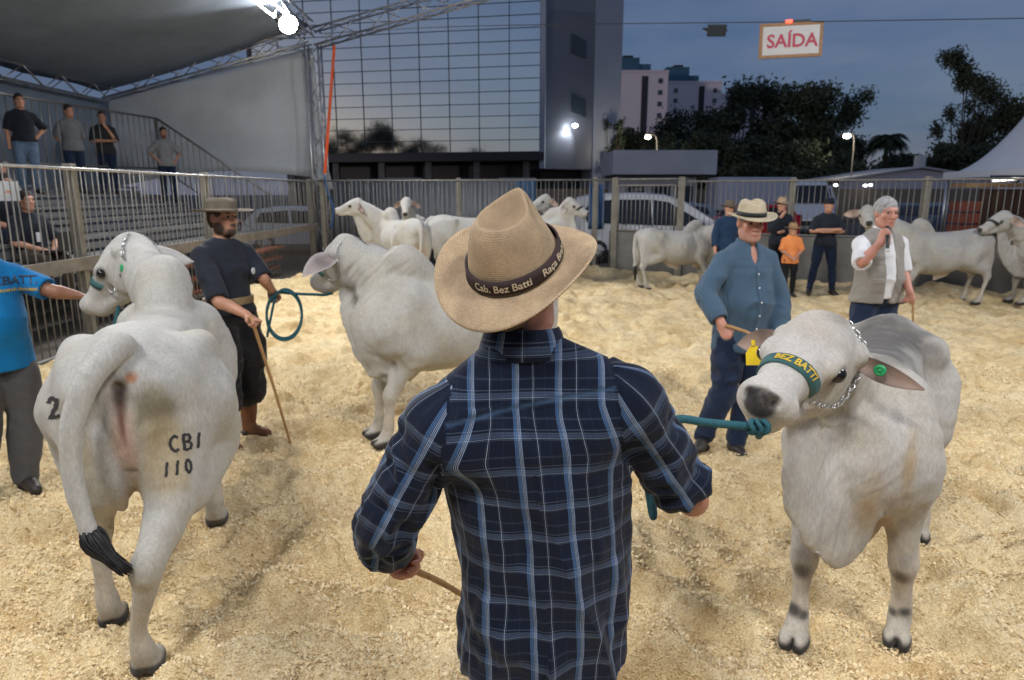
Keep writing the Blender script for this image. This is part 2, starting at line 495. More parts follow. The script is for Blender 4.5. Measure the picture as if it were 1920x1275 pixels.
M_ground = mat('yard_ground', (.105, .092, .075), rough=.9, var=.3, vscale=.6, bump=.5, bscale=8, detail=8)
mb = MB(); mb.add([(-500, -400, -.12), (500, -400, -.12), (500, 700, -.12), (-500, 700, -.12)], [(0, 1, 2, 3)]); tag(mb.build('ground', M_ground), kind='structure')
bvh_floor = BVHTree.FromPolygons([tuple(v) for v in Vs[::1]], [tuple(int(i) for i in f) for f in Fs_])
def gz(x, y):
    h = bvh_floor.ray_cast(Vector((x, y, 3)), Vector((0, 0, -1)))[0]
    return h.z if h else -.1
# loose shavings lying on the bed
def shavings(n=230000):
    Y = .8 + 6.5 * rng.random(n) ** 1.6; X = (rng.random(n) * 2 - 1) * (.5 + Y * .80)
    ok = X > -4.6; X, Y = X[ok], Y[ok]; n = len(X)
    fi = np.argmin
    rowsY = Vs[:, 1].reshape(-1, 520)[:, 0]; r = np.clip(np.searchsorted(rowsY, Y) - 1, 0, len(rowsY) - 2)
    hw = np.clip(1.6 + Y * .85, 2.2, 12); c = np.clip(((X / hw + 1) / 2 * 519).astype(int), 0, 518)
    Zg = Vs[:, 2].reshape(-1, 520)[r, c]
    L_ = rng.uniform(.0022, .0068, n) * (1 + Y * .12); W_ = L_ * rng.uniform(.35, .8, n); a = rng.uniform(0, 6.28, n); ti = rng.uniform(-.9, .9, n); tj = rng.uniform(-.6, .6, n)
    dx = np.stack([np.cos(a) * np.cos(ti), np.sin(a) * np.cos(ti), np.sin(ti)], 1) * L_[:, None]
    dy = np.stack([-np.sin(a) * np.cos(tj), np.cos(a) * np.cos(tj), np.sin(tj)], 1) * W_[:, None]
    P0 = np.stack([X, Y, Zg + .004], 1); curl = np.zeros((n, 3)); curl[:, 2] = rng.uniform(-.4, .6, n) * L_
    V = np.stack([P0 - dx - dy, P0 + dx - dy + curl, P0 + dx + dy + curl, P0 - dx + dy], 1).reshape(-1, 3)
    F = np.arange(n * 4).reshape(n, 4)
    pal = np.array([(.82, .67, .41), (.78, .62, .36), (.86, .74, .50), (.70, .53, .29), (.58, .41, .20)])
    C = pal[rng.choice(5, n, p=(.34, .26, .2, .14, .06))] * rng.uniform(.85, 1.1, (n, 1)); C = np.repeat(C, 4, 0)
    return np_mesh('shavings', V, F, False, C)
sh = link('wood_shavings', shavings(), mat('wood_shavings', attr=True, rough=.8, var=0, spec=.2)); tag(sh, 'loose pale wood shavings scattered over the arena floor', 'wood shavings', kind='stuff')

# ---------------------------------------------------------------- rails, posts and the concrete wall
M_galv = mat('weathered_steel', (.23, .22, .20), rough=.55, metal=.35, var=.3, vscale=7, bump=.2, bscale=40)
M_galv2 = mat('bright_galvanised_pipe', (.42, .42, .41), rough=.4, metal=.7, var=.2, vscale=9)
M_post = mat('ochre_stained_post', (.23, .215, .175), rough=.8, var=.35, vscale=5, bump=.4, bscale=30, detail=8)
M_plank = mat('old_rail_plank', (.20, .18, .15), rough=.85, var=.35, vscale=5, bump=.4, bscale=26)
M_conc = mat('rough_grey_concrete', (.16, .155, .14), rough=.9, var=.35, vscale=2.2, bump=.6, bscale=14, detail=9)
def unit_bar(r, h):
    mb = MB(); mb.tube([(0, 0, 0), (0, 0, h)], r, 6); return mb.mesh('bar')
def fence(label, a, b, zb, zt, step, posts, mid=None, barr=.0075, group=None, postw=.11, rail=M_galv2, name='livestock_fence'):
    a, b = Vector((*a, 0)), Vector((*b, 0)); d = b - a; Ln = d.length; u = d / Ln
    root = empty(name, a); tag(root, label, 'fence', group)
    me = unit_bar(barr, zt - zb); me.materials.append(M_galv)
    n = int(Ln / step)
    for i in range(1, n):
        t = i * step + random.uniform(-.006, .006)
        o = link('bar', me, None, root, u * t + Vector((0, 0, zb))); o.rotation_euler = (random.uniform(-.008, .008), random.uniform(-.01, .01), 0)
    up = Vector((0, 0, 1)); nr = up.cross(u)
    for z, r in ((zt, .020), (zb, .016)): 
        mb = MB(); mb.tube([up * z, u * Ln + up * z], r, 8); mb.build('rail', rail, root)
    if mid:
        mb = MB(); mb.bar(nr * -.05 + up * mid, u * Ln + nr * -.05 + up * mid, .05, .15); mb.build('plank', M_plank, root)
    for t in posts:
        mb = MB(); mb.bar(u * t + up * -.15 + nr * .06, u * t + up * (zt + .06) + nr * .06, postw, postw); mb.build('post', M_post, root, bevel=.012)
    return root
fence('galvanised rail fence with thin upright bars along the stand, left side', (LEFT_X - .12, 5.2), (-4.98, 17.55), .02, 2.13, .115, [.05, 3.15, 6.6, 12.2], mid=1.02, name='livestock_fence')
fence('grey bar fence at the back of the ring behind the distant cows', (-4.9, 17.6), (2.3, 16.33), .02, 2.15, .105, [.1, 3.65, 6.95], name='livestock_fence', rail=M_galv)
# gate between two posts
gt = empty('ring_gate', (2.42, 16.31, 0)); tag(gt, 'framed bar gate between two posts in front of the silver van', 'gate')
gu = Vector((9.3 - 2.45, 12.45 - 16.3, 0)).normalized()
me = unit_bar(.009, 1.0); me.materials.append(M_galv)
gz0, gz1 = 1.0, 2.02
for i in range(1, 13): link('bar', me, None, gt, gu * (i * .105 + .08) + Vector((0, 0, gz0)))
for p, q in (((.08, gz0), (.08, gz1)), ((.08, gz1), (1.42, gz1)), ((1.42, gz1), (1.42, gz0)), ((.08, gz0), (1.42, gz0))):
    mb = MB(); mb.tube([gu * p[0] + Vector((0, 0, p[1])), gu * q[0] + Vector((0, 0, q[1]))], .024, 8); mb.build('gate_frame', M_galv, gt)
for t in (-.02, 1.55):
    mb = MB(); mb.bar(gu * t + Vector((0, 0, -.15)), gu * t + Vector((0, 0, 2.2)), .13, .13); mb.build('post', M_post, gt, bevel=.012)
mb = MB(); mb.tube([gu * -.02 + Vector((0, 0, 2.16)), gu * 1.55 + Vector((0, 0, 2.16))], .022, 8); mb.build('gate_frame', M_galv, gt)
fs = Vector((2.45, 16.3, 0)) + gu * 1.62
fence('bar fence standing on the concrete wall on the right of the ring', (fs.x, fs.y), (14.3, 9.62), 1.0, 2.1, .11, [2.2, 4.6, 7.2, 9.8], name='livestock_fence', rail=M_galv)
# wall under it
wu = gu; wn_ = Vector((0, 0, 1)).cross(wu); w0 = Vector((2.3, 16.38, 0)); Lw = 13.8
mb = MB(); mb.prism([(0, 0, -.2), (0, 0, .97), (0, .16, .99), (0, .18, -.2)], (Lw, 0, 0))
wall = mb.build('concrete_wall', M_conc, None); wall.location = w0 - wn_ * -.02; wall.rotation_euler = (0, 0, math.atan2(wu.y, wu.x))
tag(wall, 'low rough grey concrete wall below the fence on the right', 'wall')

# ---------------------------------------------------------------- tent over the stand
M_alu = mat('truss_aluminium', (.62, .62, .63), rough=.35, metal=.8, var=.15, vscale=20)
M_canvas = mat('grey_tent_canvas', (.27, .33, .42), rough=.75, var=.2, vscale=1.3, bump=.25, bscale=3)
M_canvas_w = mat('pale_side_canvas', (.60, .65, .70), rough=.8, var=.14, vscale=.9, bump=.35, bscale=2.2)
def truss(label, a, b, w=.34, bay=.55, up=(0, 0, 1), r=.025, group='aluminium tent trusses', maxbay=26, name='tent_truss'):
    a, b = Vector(a), Vector(b); d = b - a; L_ = d.length; u = d / L_; y = Vector(up).cross(u).normalized(); z = u.cross(y)
    root = empty(name, a); tag(root, label, 'truss', group)
    cs = [(y * i + z * k) * w / 2 for i, k in ((-1, -1), (1, -1), (1, 1), (-1, 1))]
    for c in cs:
        mb = MB(); mb.tube([c, c + d], r, 8); mb.build('chord', M_alu, root)
    n = min(maxbay, max(2, int(L_ / bay)))
    for k in range(n):
        t0, t1 = d * (k / n), d * ((k + 1) / n)
        for q in range(4):
            c0, c1 = cs[q], cs[(q + 1) % 4]
            if k % 2: c0, c1 = c1, c0
            mb = MB(); mb.tube([c0 + t0, c1 + t1], r * .55, 5); mb.build('brace', M_alu, root)
    return root
TW = Vector((-5.0, 17.95, 5.6))
truss('upright truss leg at the tent corner beside the orange strap', (TW.x + .1, TW.y, -.1), (TW.x + .1, TW.y, 5.4), .32, .6, up=(1, 0, 0))
truss('gable truss sloping down to the left along the top of the pale side canvas', (TW.x, TW.y, TW.z), (-10.2, 17.95, 4.3), .30, .5)
truss('eave truss along the low edge of the tent roof above the stand', (-10.2, 17.9, 4.25), (-10.0, 3.0, 4.2), .34, .62)
truss('roof edge truss over the fence carrying the lit floodlight', (TW.x, 17.8, 5.75), (-4.9, -5.0, 5.9), .34, .9)
truss('white truss climbing to the right from the tent corner', (TW.x + .15, TW.y - .05, 5.55), (4.6, 17.4, 7.9), .38, .6)
# canvas roof: sags a little between trusses
nu, nv = 26, 14; V = []; F = []
for i in range(nu + 1):
    y = 18.0 - 24.0 * i / nu
    for k in range(nv + 1):
        t = k / nv; x = -4.95 - 5.35 * t
        z = 5.86 - 1.5 * t - .16 * math.sin(math.pi * t) * (.6 + .4 * math.sin(y * 1.05) ** 2) + .03 * math.sin(y * 2.1 + t * 4)
        V.append((x, y, z))
for i in range(nu):
    for k in range(nv): F.append((i * (nv + 1) + k, i * (nv + 1) + k + 1, (i + 1) * (nv + 1) + k + 1, (i + 1) * (nv + 1) + k))
ro = link('tent_roof', np_mesh('tent_roof', np.array(V), np.array(F)), M_canvas); tag(ro, 'grey canvas tent roof sloping over the spectators', 'tent roof')
md_ = ro.modifiers.new('thickness', 'SOLIDIFY'); md_.thickness = .012
V = []; F = []; nu, nv = 22, 14
for i in range(nu + 1):
    t = i / nu; x = -4.98 - 5.45 * t; ztop = 5.42 - 1.22 * t; zb = 2.2 + .35 * math.sin(t * 3.0) - .3 * t
    if t < .06: zb = 1.95
    for k in range(nv + 1):
        q = k / nv; z = ztop + (zb - ztop) * q
        V.append((x + .62 * (math.sin(q * math.pi * .5) ** 1.5) * (1 - t) ** 6 * .0 + (.28 * q * q if i == 0 else .28 * q * q * (1 - t) ** 4), 18.25 + .10 * math.sin(t * 9 + q * 2) * q + .05 * math.sin(q * 7 + t * 5), z))
for i in range(nu):
    for k in range(nv): F.append((i * (nv + 1) + k, i * (nv + 1) + k + 1, (i + 1) * (nv + 1) + k + 1, (i + 1) * (nv + 1) + k))
sc_ = link('side_canvas', np_mesh('side_canvas', np.array(V), np.array(F)), M_canvas_w); tag(sc_, 'pale canvas side sheet stretched across the end of the tent', 'tent side')
md_ = sc_.modifiers.new('thickness', 'SOLIDIFY'); md_.thickness = .008
V = []; F = []
for i in range(27):
    y = 18.2 - 15 * i / 26
    for k in range(9): V.append((-10.25 + .08 * math.sin(y * 1.9 + k * .3) * k / 8, y, 4.12 - 3.9 * k / 8))
for i in range(26):
    for k in range(8): F.append((i * 9 + k, i * 9 + k + 1, (i + 1) * 9 + k + 1, (i + 1) * 9 + k))
bk_ = link('back_canvas', np_mesh('back_canvas', np.array(V), np.array(F)), M_canvas); tag(bk_, 'grey canvas hanging behind the standing spectators', 'tent side'); bk_.modifiers.new('thickness', 'SOLIDIFY').thickness = .008
mb = MB(); mb.bar(at(627, 85, 17.5), at(609, 326, 17.5), .07, .012, up=(0, 1, 0)); tag(mb.build('ratchet_strap', mat('orange_strap', (.75, .10, .02), rough=.6, var=.1)), 'orange strap hanging beside the tent corner leg', 'strap')
mb = MB(); mb.tube(spline([at(608, 328, 17.4), at(614, 360, 17.4), at(625, 392, 17.4), at(620, 430, 17.4)], 5), .02, 6); tag(mb.build('guy_rope', mat('blue_rope', (.03, .13, .32), rough=.7, var=.15)), 'blue rope hanging from the foot of the orange strap', 'rope')

# ---------------------------------------------------------------- stand for spectators
M_step = mat('stand_plank', (.20, .20, .195), rough=.8, var=.25, vscale=3, bump=.3, bscale=20)
M_sred = mat('red_brown_board', (.25, .07, .04), rough=.8, var=.3, vscale=4)
M_scaf = mat('scaffold_steel', (.30, .30, .30), rough=.45, metal=.6, var=.2, vscale=12)
st = empty('spectator_stand', (-6.0, 11.5, 0)); tag(st, 'stepped spectator stand with metal railings under the tent', 'stand')
ROWS = [(-6.05, .95), (-6.65, 1.18), (-7.25, 1.40), (-7.85, 1.62), (-8.45, 1.82), (-9.05, 2.0)]
so = Vector((-6.0, 11.5, 0))
for k, (x, z) in enumerate(ROWS):
    for y0, y1 in ((5.6, 9.4), (9.42, 13.2), (13.22, 16.95)):
        for q in (0, 1):
            mb = MB(); mb.box(Vector((x - .14 - .27 * q, (y0 + y1) / 2, z - .022)) - so, (.25, y1 - y0, .045)); mb.build('plank', M_step, st)
    mb = MB(); mb.box(Vector((x + .005, 11.28, z - .14)) - so, (.03, 11.3, .10)); mb.build('riser_beam', M_scaf, st)
for y in (6.0, 8.2, 10.4, 12.6, 14.8, 16.9):
    for k, (x, z) in enumerate(ROWS):
        mb = MB(); mb.tube([Vector((x - .1, y, -.12)) - so, Vector((x - .1, y, z - .05)) - so], .025, 6); mb.build('leg', M_scaf, st)
    mb = MB(); mb.tube([Vector((-6.0, y, .1)) - so, Vector((-9.3, y, 2.0)) - so], .02, 6); mb.build('brace', M_scaf, st)
    mb = MB(); mb.tube([Vector((-6.0, y, .5)) - so, Vector((-9.3, y + 1.1, .2)) - so], .02, 6); mb.build('brace', M_scaf, st)
me = unit_bar(.011, 1.15); me.materials.append(M_scaf)
def rail_run(p0, p1, h=1.2, step=.17):
    p0, p1 = Vector(p0) - so, Vector(p1) - so; n = int((p1 - p0).length / step)
    mb = MB(); mb.tube([p0 + Vector((0, 0, h)), p1 + Vector((0, 0, h))], .026, 8); mb.build('handrail', M_scaf, st)
    mb = MB(); mb.tube([p0 + Vector((0, 0, .08)), p1 + Vector((0, 0, .08))], .02, 8); mb.build('handrail', M_scaf, st)
    for i in range(n + 1):
        o = link('bar', me, None, st, p0.lerp(p1, i / n) + Vector((0, 0, .06))); o.scale = (1, 1, (h - .06) / 1.15)
rail_run((-9.35, 6.5, 2.22), (-8.55, 17.05, 2.35), 1.25, .2)
rail_run((-8.5, 17.05, 2.35), (-5.9, 17.05, .55), 1.25, .16)
mb = MB(); mb.tube([Vector((-8.5, 17.05, .0)) - so, Vector((-8.5, 17.05, 3.62)) - so], .035, 8); mb.build('post', M_scaf, st)
for k in range(3):
    mb = MB(); mb.box(Vector((-5.75, 14.2 + .2 * k, .12 + .22 * k)) - so, (.3, 4.6, .05)); mb.build('red_board', M_sred, st)

# ---------------------------------------------------------------- glass office tower
M_cw = mat('mirror_glazing', (.74, .82, .85), rough=.035, metal=1.0, var=0)
M_mull = mat('dark_mullion', (.05, .066, .085), rough=.7, metal=.0, var=.1)
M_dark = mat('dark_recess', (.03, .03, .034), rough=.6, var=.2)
M_clad = mat('ribbed_grey_cladding', (.21, .225, .26), rough=.42, metal=.4, var=.1, vscale=.5)
M_pale = mat('pale_blue_panel', (.33, .37, .45), rough=.6, var=.08, vscale=.3)
M_win = mat('window_glass', (.03, .04, .05), rough=.06, var=0, spec=.8)
tw = empty('glass_office_tower', (2.6, 60, 0)); tag(tw, 'tall office block with mirror glass front and grey ribbed side', 'building')
A = Vector((2.6, 60, 0)); fu = Vector((-14, 2.8, 0)).normalized(); fn = Vector((fu.y, -fu.x, 0)); fn = fn if fn.y < 0 else -fn
pw_, ph_ = 2.62, .985
mb = MB(); mb.add([(-pw_ / 2 + .02, 0, .02), (pw_ / 2 - .02, 0, .02), (pw_ / 2 - .02, 0, ph_ - .02), (-pw_ / 2 + .02, 0, ph_ - .02), (-pw_ / 2 + .02, .06, .02), (pw_ / 2 - .02, .06, .02), (pw_ / 2 - .02, .06, ph_ - .02), (-pw_ / 2 + .02, .06, ph_ - .02)],
                  [(0, 1, 2, 3), (7, 6, 5, 4), (0, 4, 5, 1), (1, 5, 6, 2), (2, 6, 7, 3), (3, 7, 4, 0)])
pane = mb.mesh('pane'); pane.materials.append(M_cw)
yawf = math.atan2(fu.y, fu.x) + math.pi
NC, NR = 10, 24; z0 = 5.3
for c in range(NC):
    for r_ in range(NR):
        o = link('pane', pane, None, tw, fu * (.25 + pw_ * (c + .5)) + Vector((0, 0, z0 + r_ * ph_)) + fn * .05)
        o.rotation_euler = (random.uniform(-.0022, .0022), 0, yawf + random.uniform(-.003, .003))
for c in range(NC + 1):
    mb = MB(); mb.bar(fu * (.25 + pw_ * c) + Vector((0, 0, z0)) + fn * .06, fu * (.25 + pw_ * c) + Vector((0, 0, z0 + NR * ph_)) + fn * .06, .055, .10, up=tuple(fn)); mb.build('mullion', M_mull, tw)
for r_ in range(NR + 1):
    mb = MB(); mb.bar(fu * .25 + Vector((0, 0, z0 + r_ * ph_)) + fn * .055, fu * (.25 + pw_ * NC) + Vector((0, 0, z0 + r_ * ph_)) + fn * .055, .10, .05); mb.build('transom', M_mull, tw)
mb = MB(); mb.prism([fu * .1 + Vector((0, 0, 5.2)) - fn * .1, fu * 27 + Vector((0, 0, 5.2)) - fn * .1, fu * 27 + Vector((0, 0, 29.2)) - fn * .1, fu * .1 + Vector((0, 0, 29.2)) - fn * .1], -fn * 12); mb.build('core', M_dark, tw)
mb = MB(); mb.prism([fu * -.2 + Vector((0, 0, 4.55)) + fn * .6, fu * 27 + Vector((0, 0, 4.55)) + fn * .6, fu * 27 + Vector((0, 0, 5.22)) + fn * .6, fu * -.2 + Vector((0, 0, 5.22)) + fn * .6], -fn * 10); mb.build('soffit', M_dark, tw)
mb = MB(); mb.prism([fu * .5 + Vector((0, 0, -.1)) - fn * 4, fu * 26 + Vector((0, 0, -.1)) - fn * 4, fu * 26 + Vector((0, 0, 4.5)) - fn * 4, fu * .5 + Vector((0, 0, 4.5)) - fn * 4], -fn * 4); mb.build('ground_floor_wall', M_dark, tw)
for k in range(6):
    mb = MB(); mb.bar(fu * (1.5 + k * 4.4) - fn * .5 + Vector((0, 0, -.1)), fu * (1.5 + k * 4.4) - fn * .5 + Vector((0, 0, 4.5)), .55, .55); mb.build('column', M_conc, tw)
mb = MB(); mb.bar(Vector((0, 0, 3.9)) + fn * .1, Vector((0, 0, 30)) + fn * .1, .42, .5, up=tuple(fn)); mb.build('corner_fin', M_pale, tw)
s1 = Vector((4.4, 1.6, 0)); s2 = Vector((6.9, 3.1, 0)); sn = Vector((s1.y, -s1.x, 0)).normalized()
mb = MB(); mb.prism([(.25, .1, 3.85), s1 + Vector((0, 0, 3.85)), s1 + Vector((0, 0, 30)), (.25, .1, 30)], -sn * 8); mb.build('side_wall', M_clad, tw)
mb = MB(); u1 = s1.normalized()
for k in range(58):
    z = 4.0 + k * .22; mb.bar(u1 * .35 + Vector((0, .05, z)) + sn * .03, s1 + Vector((0, 0, z)) + sn * .03 - u1 * .1, .07, .09)
o = mb.build('cladding_ribs', M_clad, tw)
mb = MB(); mb.prism([s1 + Vector((0, 0, -.1)) + sn * .12, s2 + Vector((0, 0, -.1)) + sn * .12, s2 + Vector((0, 0, 30)) + sn * .12, s1 + Vector((0, 0, 30)) + sn * .12], -sn * 9); mb.build('end_pier', M_pale, tw)
for zc_, xo in ((8.6, 2.6), (13.3, 2.5), (18.5, 2.6)):
    p = u1 * xo + Vector((0, 0, zc_)) + sn * .1
    mb = MB(); mb.prism([p, p + u1 * 1.3 + Vector((0, 0, -.4)), p + u1 * 1.3 + Vector((0, 0, 1.0)), p + Vector((0, 0, 1.5))], sn * .05); w = mb.build('window', M_win, tw)
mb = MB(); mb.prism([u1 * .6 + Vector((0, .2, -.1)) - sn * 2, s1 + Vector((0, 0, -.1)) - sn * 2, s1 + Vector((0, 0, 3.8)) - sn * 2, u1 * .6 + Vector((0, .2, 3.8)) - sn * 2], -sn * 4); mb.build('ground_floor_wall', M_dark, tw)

def lamp_disc(name, label, p, r, strength, col=(1, .95, .85), power=0, parent=None, grp=None):
    mb = MB(); n_ = 8
    mb.lathe([(r * math.sin(math.pi * i / n_), -r * math.cos(math.pi * i / n_) * .7) for i in range(n_ + 1)], 12)
    return mb.build(name, mat('lamp_%s' % name + str(strength), col, rough=.4, var=0, emit=col, estr=strength), parent)

# wall flood on the ribbed side
fl = empty('wall_floodlight', A + u1 * 2.55 + sn * .9 + Vector((0, 0, 7.4))); tag(fl, 'bright floodlight fixed to the ribbed side of the office block', 'lamp')
mb = MB(); mb.bar(-sn * .8, (0, 0, 0), .08, .08); mb.build('bracket', M_mull, fl)
lamp_disc('bulb', '', None, .22, 60, (.9, .95, 1), parent=fl)
ld = bpy.data.lights.new('wall_flood', 'SPOT'); ld.energy = 260; ld.spot_size = R(95); ld.spot_blend = .8; ld.shadow_soft_size = .2; ld.color = (.9, .93, 1)
lo_ = bpy.data.objects.new('light', ld); COL.objects.link(lo_); lo_.parent = fl; lo_.location = (0, 0, -.25); lo_.rotation_euler = (Vector((0, 0, 1)) * .8 + sn * .75 + u1 * .5).to_track_quat('Z', 'Y').to_euler()

# ---------------------------------------------------------------- apartment towers far behind
M_apt = mat('pinkish_render', (.74, .67, .69), rough=.85, var=.08, vscale=.08)
M_aptb = mat('blue_plant_room', (.045, .13, .20), rough=.7, var=.1, vscale=.2)
def apartments(label, px0, px1, ptop, Y, bx0, bx1, btop):
    a, b = at(px0, 300, Y), at(px1, 300, Y); ztop = at((px0 + px1) / 2, ptop, Y).z; cx = (a.x + b.x) / 2; w = b.x - a.x
    root = empty('apartment_tower', (cx, Y, 0)); tag(root, label, 'building', 'pale apartment towers beyond the trees')
    mb = MB(); mb.box((0, 8, ztop / 2), (w, 16, ztop)); mb.build('wall', M_apt, root)
    mb = MB(); mb.box((0, 8, ztop + .2), (w + .3, 16.3, .5)); mb.build('parapet', M_apt, root)
    x0, x1 = at(bx0, btop, Y).x - cx, at(bx1, btop, Y).x - cx; zt = at(bx0, btop, Y).z
    mb = MB(); mb.box(((x0 + x1) / 2, 7, (ztop + zt) / 2 + .2), (x1 - x0, 9, zt - ztop)); mb.build('plant_room', M_aptb, root)
    mb = MB(); mb.box(((x0 + x1) / 2 + (x1 - x0) * .1, 7, zt + .7), ((x1 - x0) * .4, 4, 1)); mb.build('roof_tank', M_dark, root)
    mb = MB(); mb.box((x1 + 1.6, 6, ztop + 1.4), (3, 6, 2.2)); mb.build('stair_head', M_aptb, root)
    wm = MB(); wm.box((0, 0, 0), (1.1, .3, 1.2)); wme = wm.mesh('window'); wme.materials.append(M_win)
    n = max(2, int(w / 3.6))
    for k in range(int(ztop / 2.9) - 1):
        for c in range(n):
            if (c * 7 + 3) % 5 == 0: continue
            link('window', wme, None, root, (-w / 2 + w * (c + .5) / n, -.02, ztop - 2.2 - k * 2.9))
    mb = MB(); mb.box((w * .12, -.05, ztop / 2), (1.6, .3, ztop - 2)); mb.build('stairwell_strip', M_dark, root)
apartments('pale apartment tower with blue roof room just right of the office block', 1134, 1246, 135, 190, 1155, 1203, 106)
apartments('second pale apartment tower with blue roof room behind the trees', 1249, 1345, 155, 215, 1254, 1297, 124)
apartments('lower pale apartment tower mostly hidden by the tree crowns', 1348, 1440, 178, 240, 1380, 1410, 165)

# ---------------------------------------------------------------- trees
M_bark = mat('bark', (.06, .045, .035), rough=.9, var=.3, vscale=3, bump=.5, bscale=10)
M_leaf = mat('dark_foliage', attr=True, rough=.6, var=0, spec=.25)
def tree(label, px, pbase, ptop, Y, wpx, kind='broad', seed=0, group='trees behind the yard', name='leafy_tree', nleaf=14000, z0=None, x=None, H=None, W=None):
    rr = np.random.default_rng(seed)
    if x is None:
        base = at(px, 362, Y); top = at(px, ptop, Y); H = top.z; W = wpx / FPX * Y; base = Vector((base.x, Y, 0))
    else: base = Vector((x, Y, 0))
    root = empty(name, base); tag(root, label, 'tree', group)
    mb = MB(); fork = H * (.3 if kind != 'tall' else .45)
    mb.tube(spline([(0, 0, -.2), (.1 * rr.normal(), 0, fork * .5), (.2 * rr.normal(), 0, fork)], 3), [H * .022, H * .021, H * .02, H * .019, H * .018, H * .017, H * .016], 8)
    cl = []; nb = 12 if kind != 'tall' else 10
    for k in range(nb):
        a = 6.28 * k / nb + rr.uniform(-.3, .3); z = H * rr.uniform(.42, .93) if kind != 'tall' else H * rr.uniform(.5, .97)
        rad = W * .5 * (1 - ((z / H - .6) / .45) ** 2) ** .5 if abs(z / H - .6) < .45 else W * .12
        rad *= rr.uniform(.35, .95); p = Vector((math.cos(a) * rad, math.sin(a) * rad, z)); cl.append(p)
        mb.tube(spline([(0, 0, fork * rr.uniform(.7, 1)), p * .55 + Vector((0, 0, z * .05)), p], 3), [H * .010, H * .009, H * .008, H * .006, H * .005, H * .004, H * .003], 5)
    mb.build('trunk', M_bark, root)
    for k in range(26 if kind != 'tall' else 14):
        b = cl[rr.integers(len(cl))]; cl.append(b + Vector((rr.normal() * W * .12, rr.normal() * W * .12, rr.normal() * H * .06)))
    n = nleaf; ci = rr.integers(len(cl), size=n); C = np.array([tuple(c) for c in cl])[ci]
    sp = np.array((W * .085, W * .085, H * .05)) * (1.0 if kind != 'tall' else .7)
    d = np.clip(rr.normal(size=(n, 3)), -1.7, 1.7); P = C + d * sp * (.6 + .8 * rr.random((n, 1)))
    s = (W * .0085 + .07) * rr.uniform(.6, 1.5, (n, 1)); a1 = rr.normal(size=(n, 3)); a1 /= np.linalg.norm(a1, axis=1, keepdims=True); a2 = np.cross(a1, rr.normal(size=(n, 3))); a2 /= np.linalg.norm(a2, axis=1, keepdims=True)
    V = np.stack([P - a1 * s * 1.5, P + a2 * s * .6, P + a1 * s * 1.5, P - a2 * s * .6], 1).reshape(-1, 3)
    col = np.array((.062, .085, .052)) * rr.uniform(.55, 1.3, (n, 1)) + np.array((.012, .006, 0)) * rr.random((n, 1))
    link('crown', np_mesh('crown', V, np.arange(n * 4).reshape(n, 4), False, np.repeat(col, 4, 0)), M_leaf, root)
    return root
tree('slim dark tree with bare leaning stem hugging the office block corner', 1150, 330, 225, 62, 60, 'tall', 1, nleaf=2000)
tree('rounded dark tree left of the street lamp in front of the towers', 1215, 330, 235, 70, 130, 'broad', 2)
tree('broad leafy tree in front of the second apartment tower', 1275, 330, 202, 84, 150, 'broad', 3)
tree('loose crowned tree with slender stems in the middle of the tree row', 1378, 330, 170, 88, 110, 'tall', 4, nleaf=11000)
tree('tallest broad tree of the row right of the apartment towers', 1465, 330, 150, 90, 190, 'broad', 5, nleaf=20000)
tree('dark tree at the right end of the tall tree row', 1545, 330, 205, 92, 110, 'broad', 6)
tree('low bushy tree below the tallest tree', 1430, 330, 262, 66, 170, 'broad', 7, nleaf=12000)
tree('low dark bush beside the right hand street lamp', 1530, 330, 270, 74, 120, 'broad', 8)
tree('small bush under the rounded tree by the gatehouse', 1330, 330, 268, 64, 110, 'broad', 9)
tree('low tree between the palm and the white pagoda tent', 1705, 330, 290, 95, 130, 'broad', 10)
tree('tall open eucalyptus rising alone behind the white pagoda tent', 1795, 330, 132, 78, 120, 'tall', 12, nleaf=7000)
tree('dense tree right of the tall eucalyptus above the pagoda tent', 1855, 330, 190, 80, 120, 'broad', 13, nleaf=11000)
tree('dark round bush behind the pagoda tent eave', 1790, 330, 268, 70, 110, 'broad', 14)
# palm
pb = at(1652, 362, 85); root = empty('palm_tree', (pb.x, 85, 0)); tag(root, 'dark palm tree standing between the street lamp and the pagoda tent', 'tree', 'trees behind the yard')
zt = at(1652, 262, 85).z; mb = MB(); mb.tube(spline([(0, 0, -.2), (.1, 0, zt * .5), (0, 0, zt)], 4), [.3] + [.26] * 7 + [.3], 8); mb.build('trunk', M_bark, root)
for k in range(40):
    a = k * 2.4; el = random.uniform(-.1, 1.1); L_ = random.uniform(2.2, 3.4); d = Vector((math.cos(a), math.sin(a), 0)); mb = MB()
    sp_ = [Vector((0, 0, zt)) + d * (L_ * t) + Vector((0, 0, L_ * (el * t - 1.15 * t * t))) for t in [i / 9 for i in range(10)]]
    for i in range(1, 10):
        tdir = (sp_[i] - sp_[i - 1]).normalized(); sd2 = tdir.cross(Vector((0, 0, 1))).normalized()
        for c in (-1, 1):
            for q in (0, .5):
                p = sp_[i].lerp(sp_[i - 1], q); w = .9 * math.sin(math.pi * min(1, (i - q) / 9 * .9 + .12))
                mb.add([p, p + tdir * .26, p + sd2 * c * w + tdir * w * .5 + Vector((0, 0, -.35 * w))], [(0, 1, 2)])
    me = mb.mesh('frond'); at_ = me.attributes.new('col', 'FLOAT_COLOR', 'POINT')
    for dd in at_.data: dd.color = (.04, .06, .03, 1)
    tag(link('frond', me, M_leaf, root), kind='stuff')

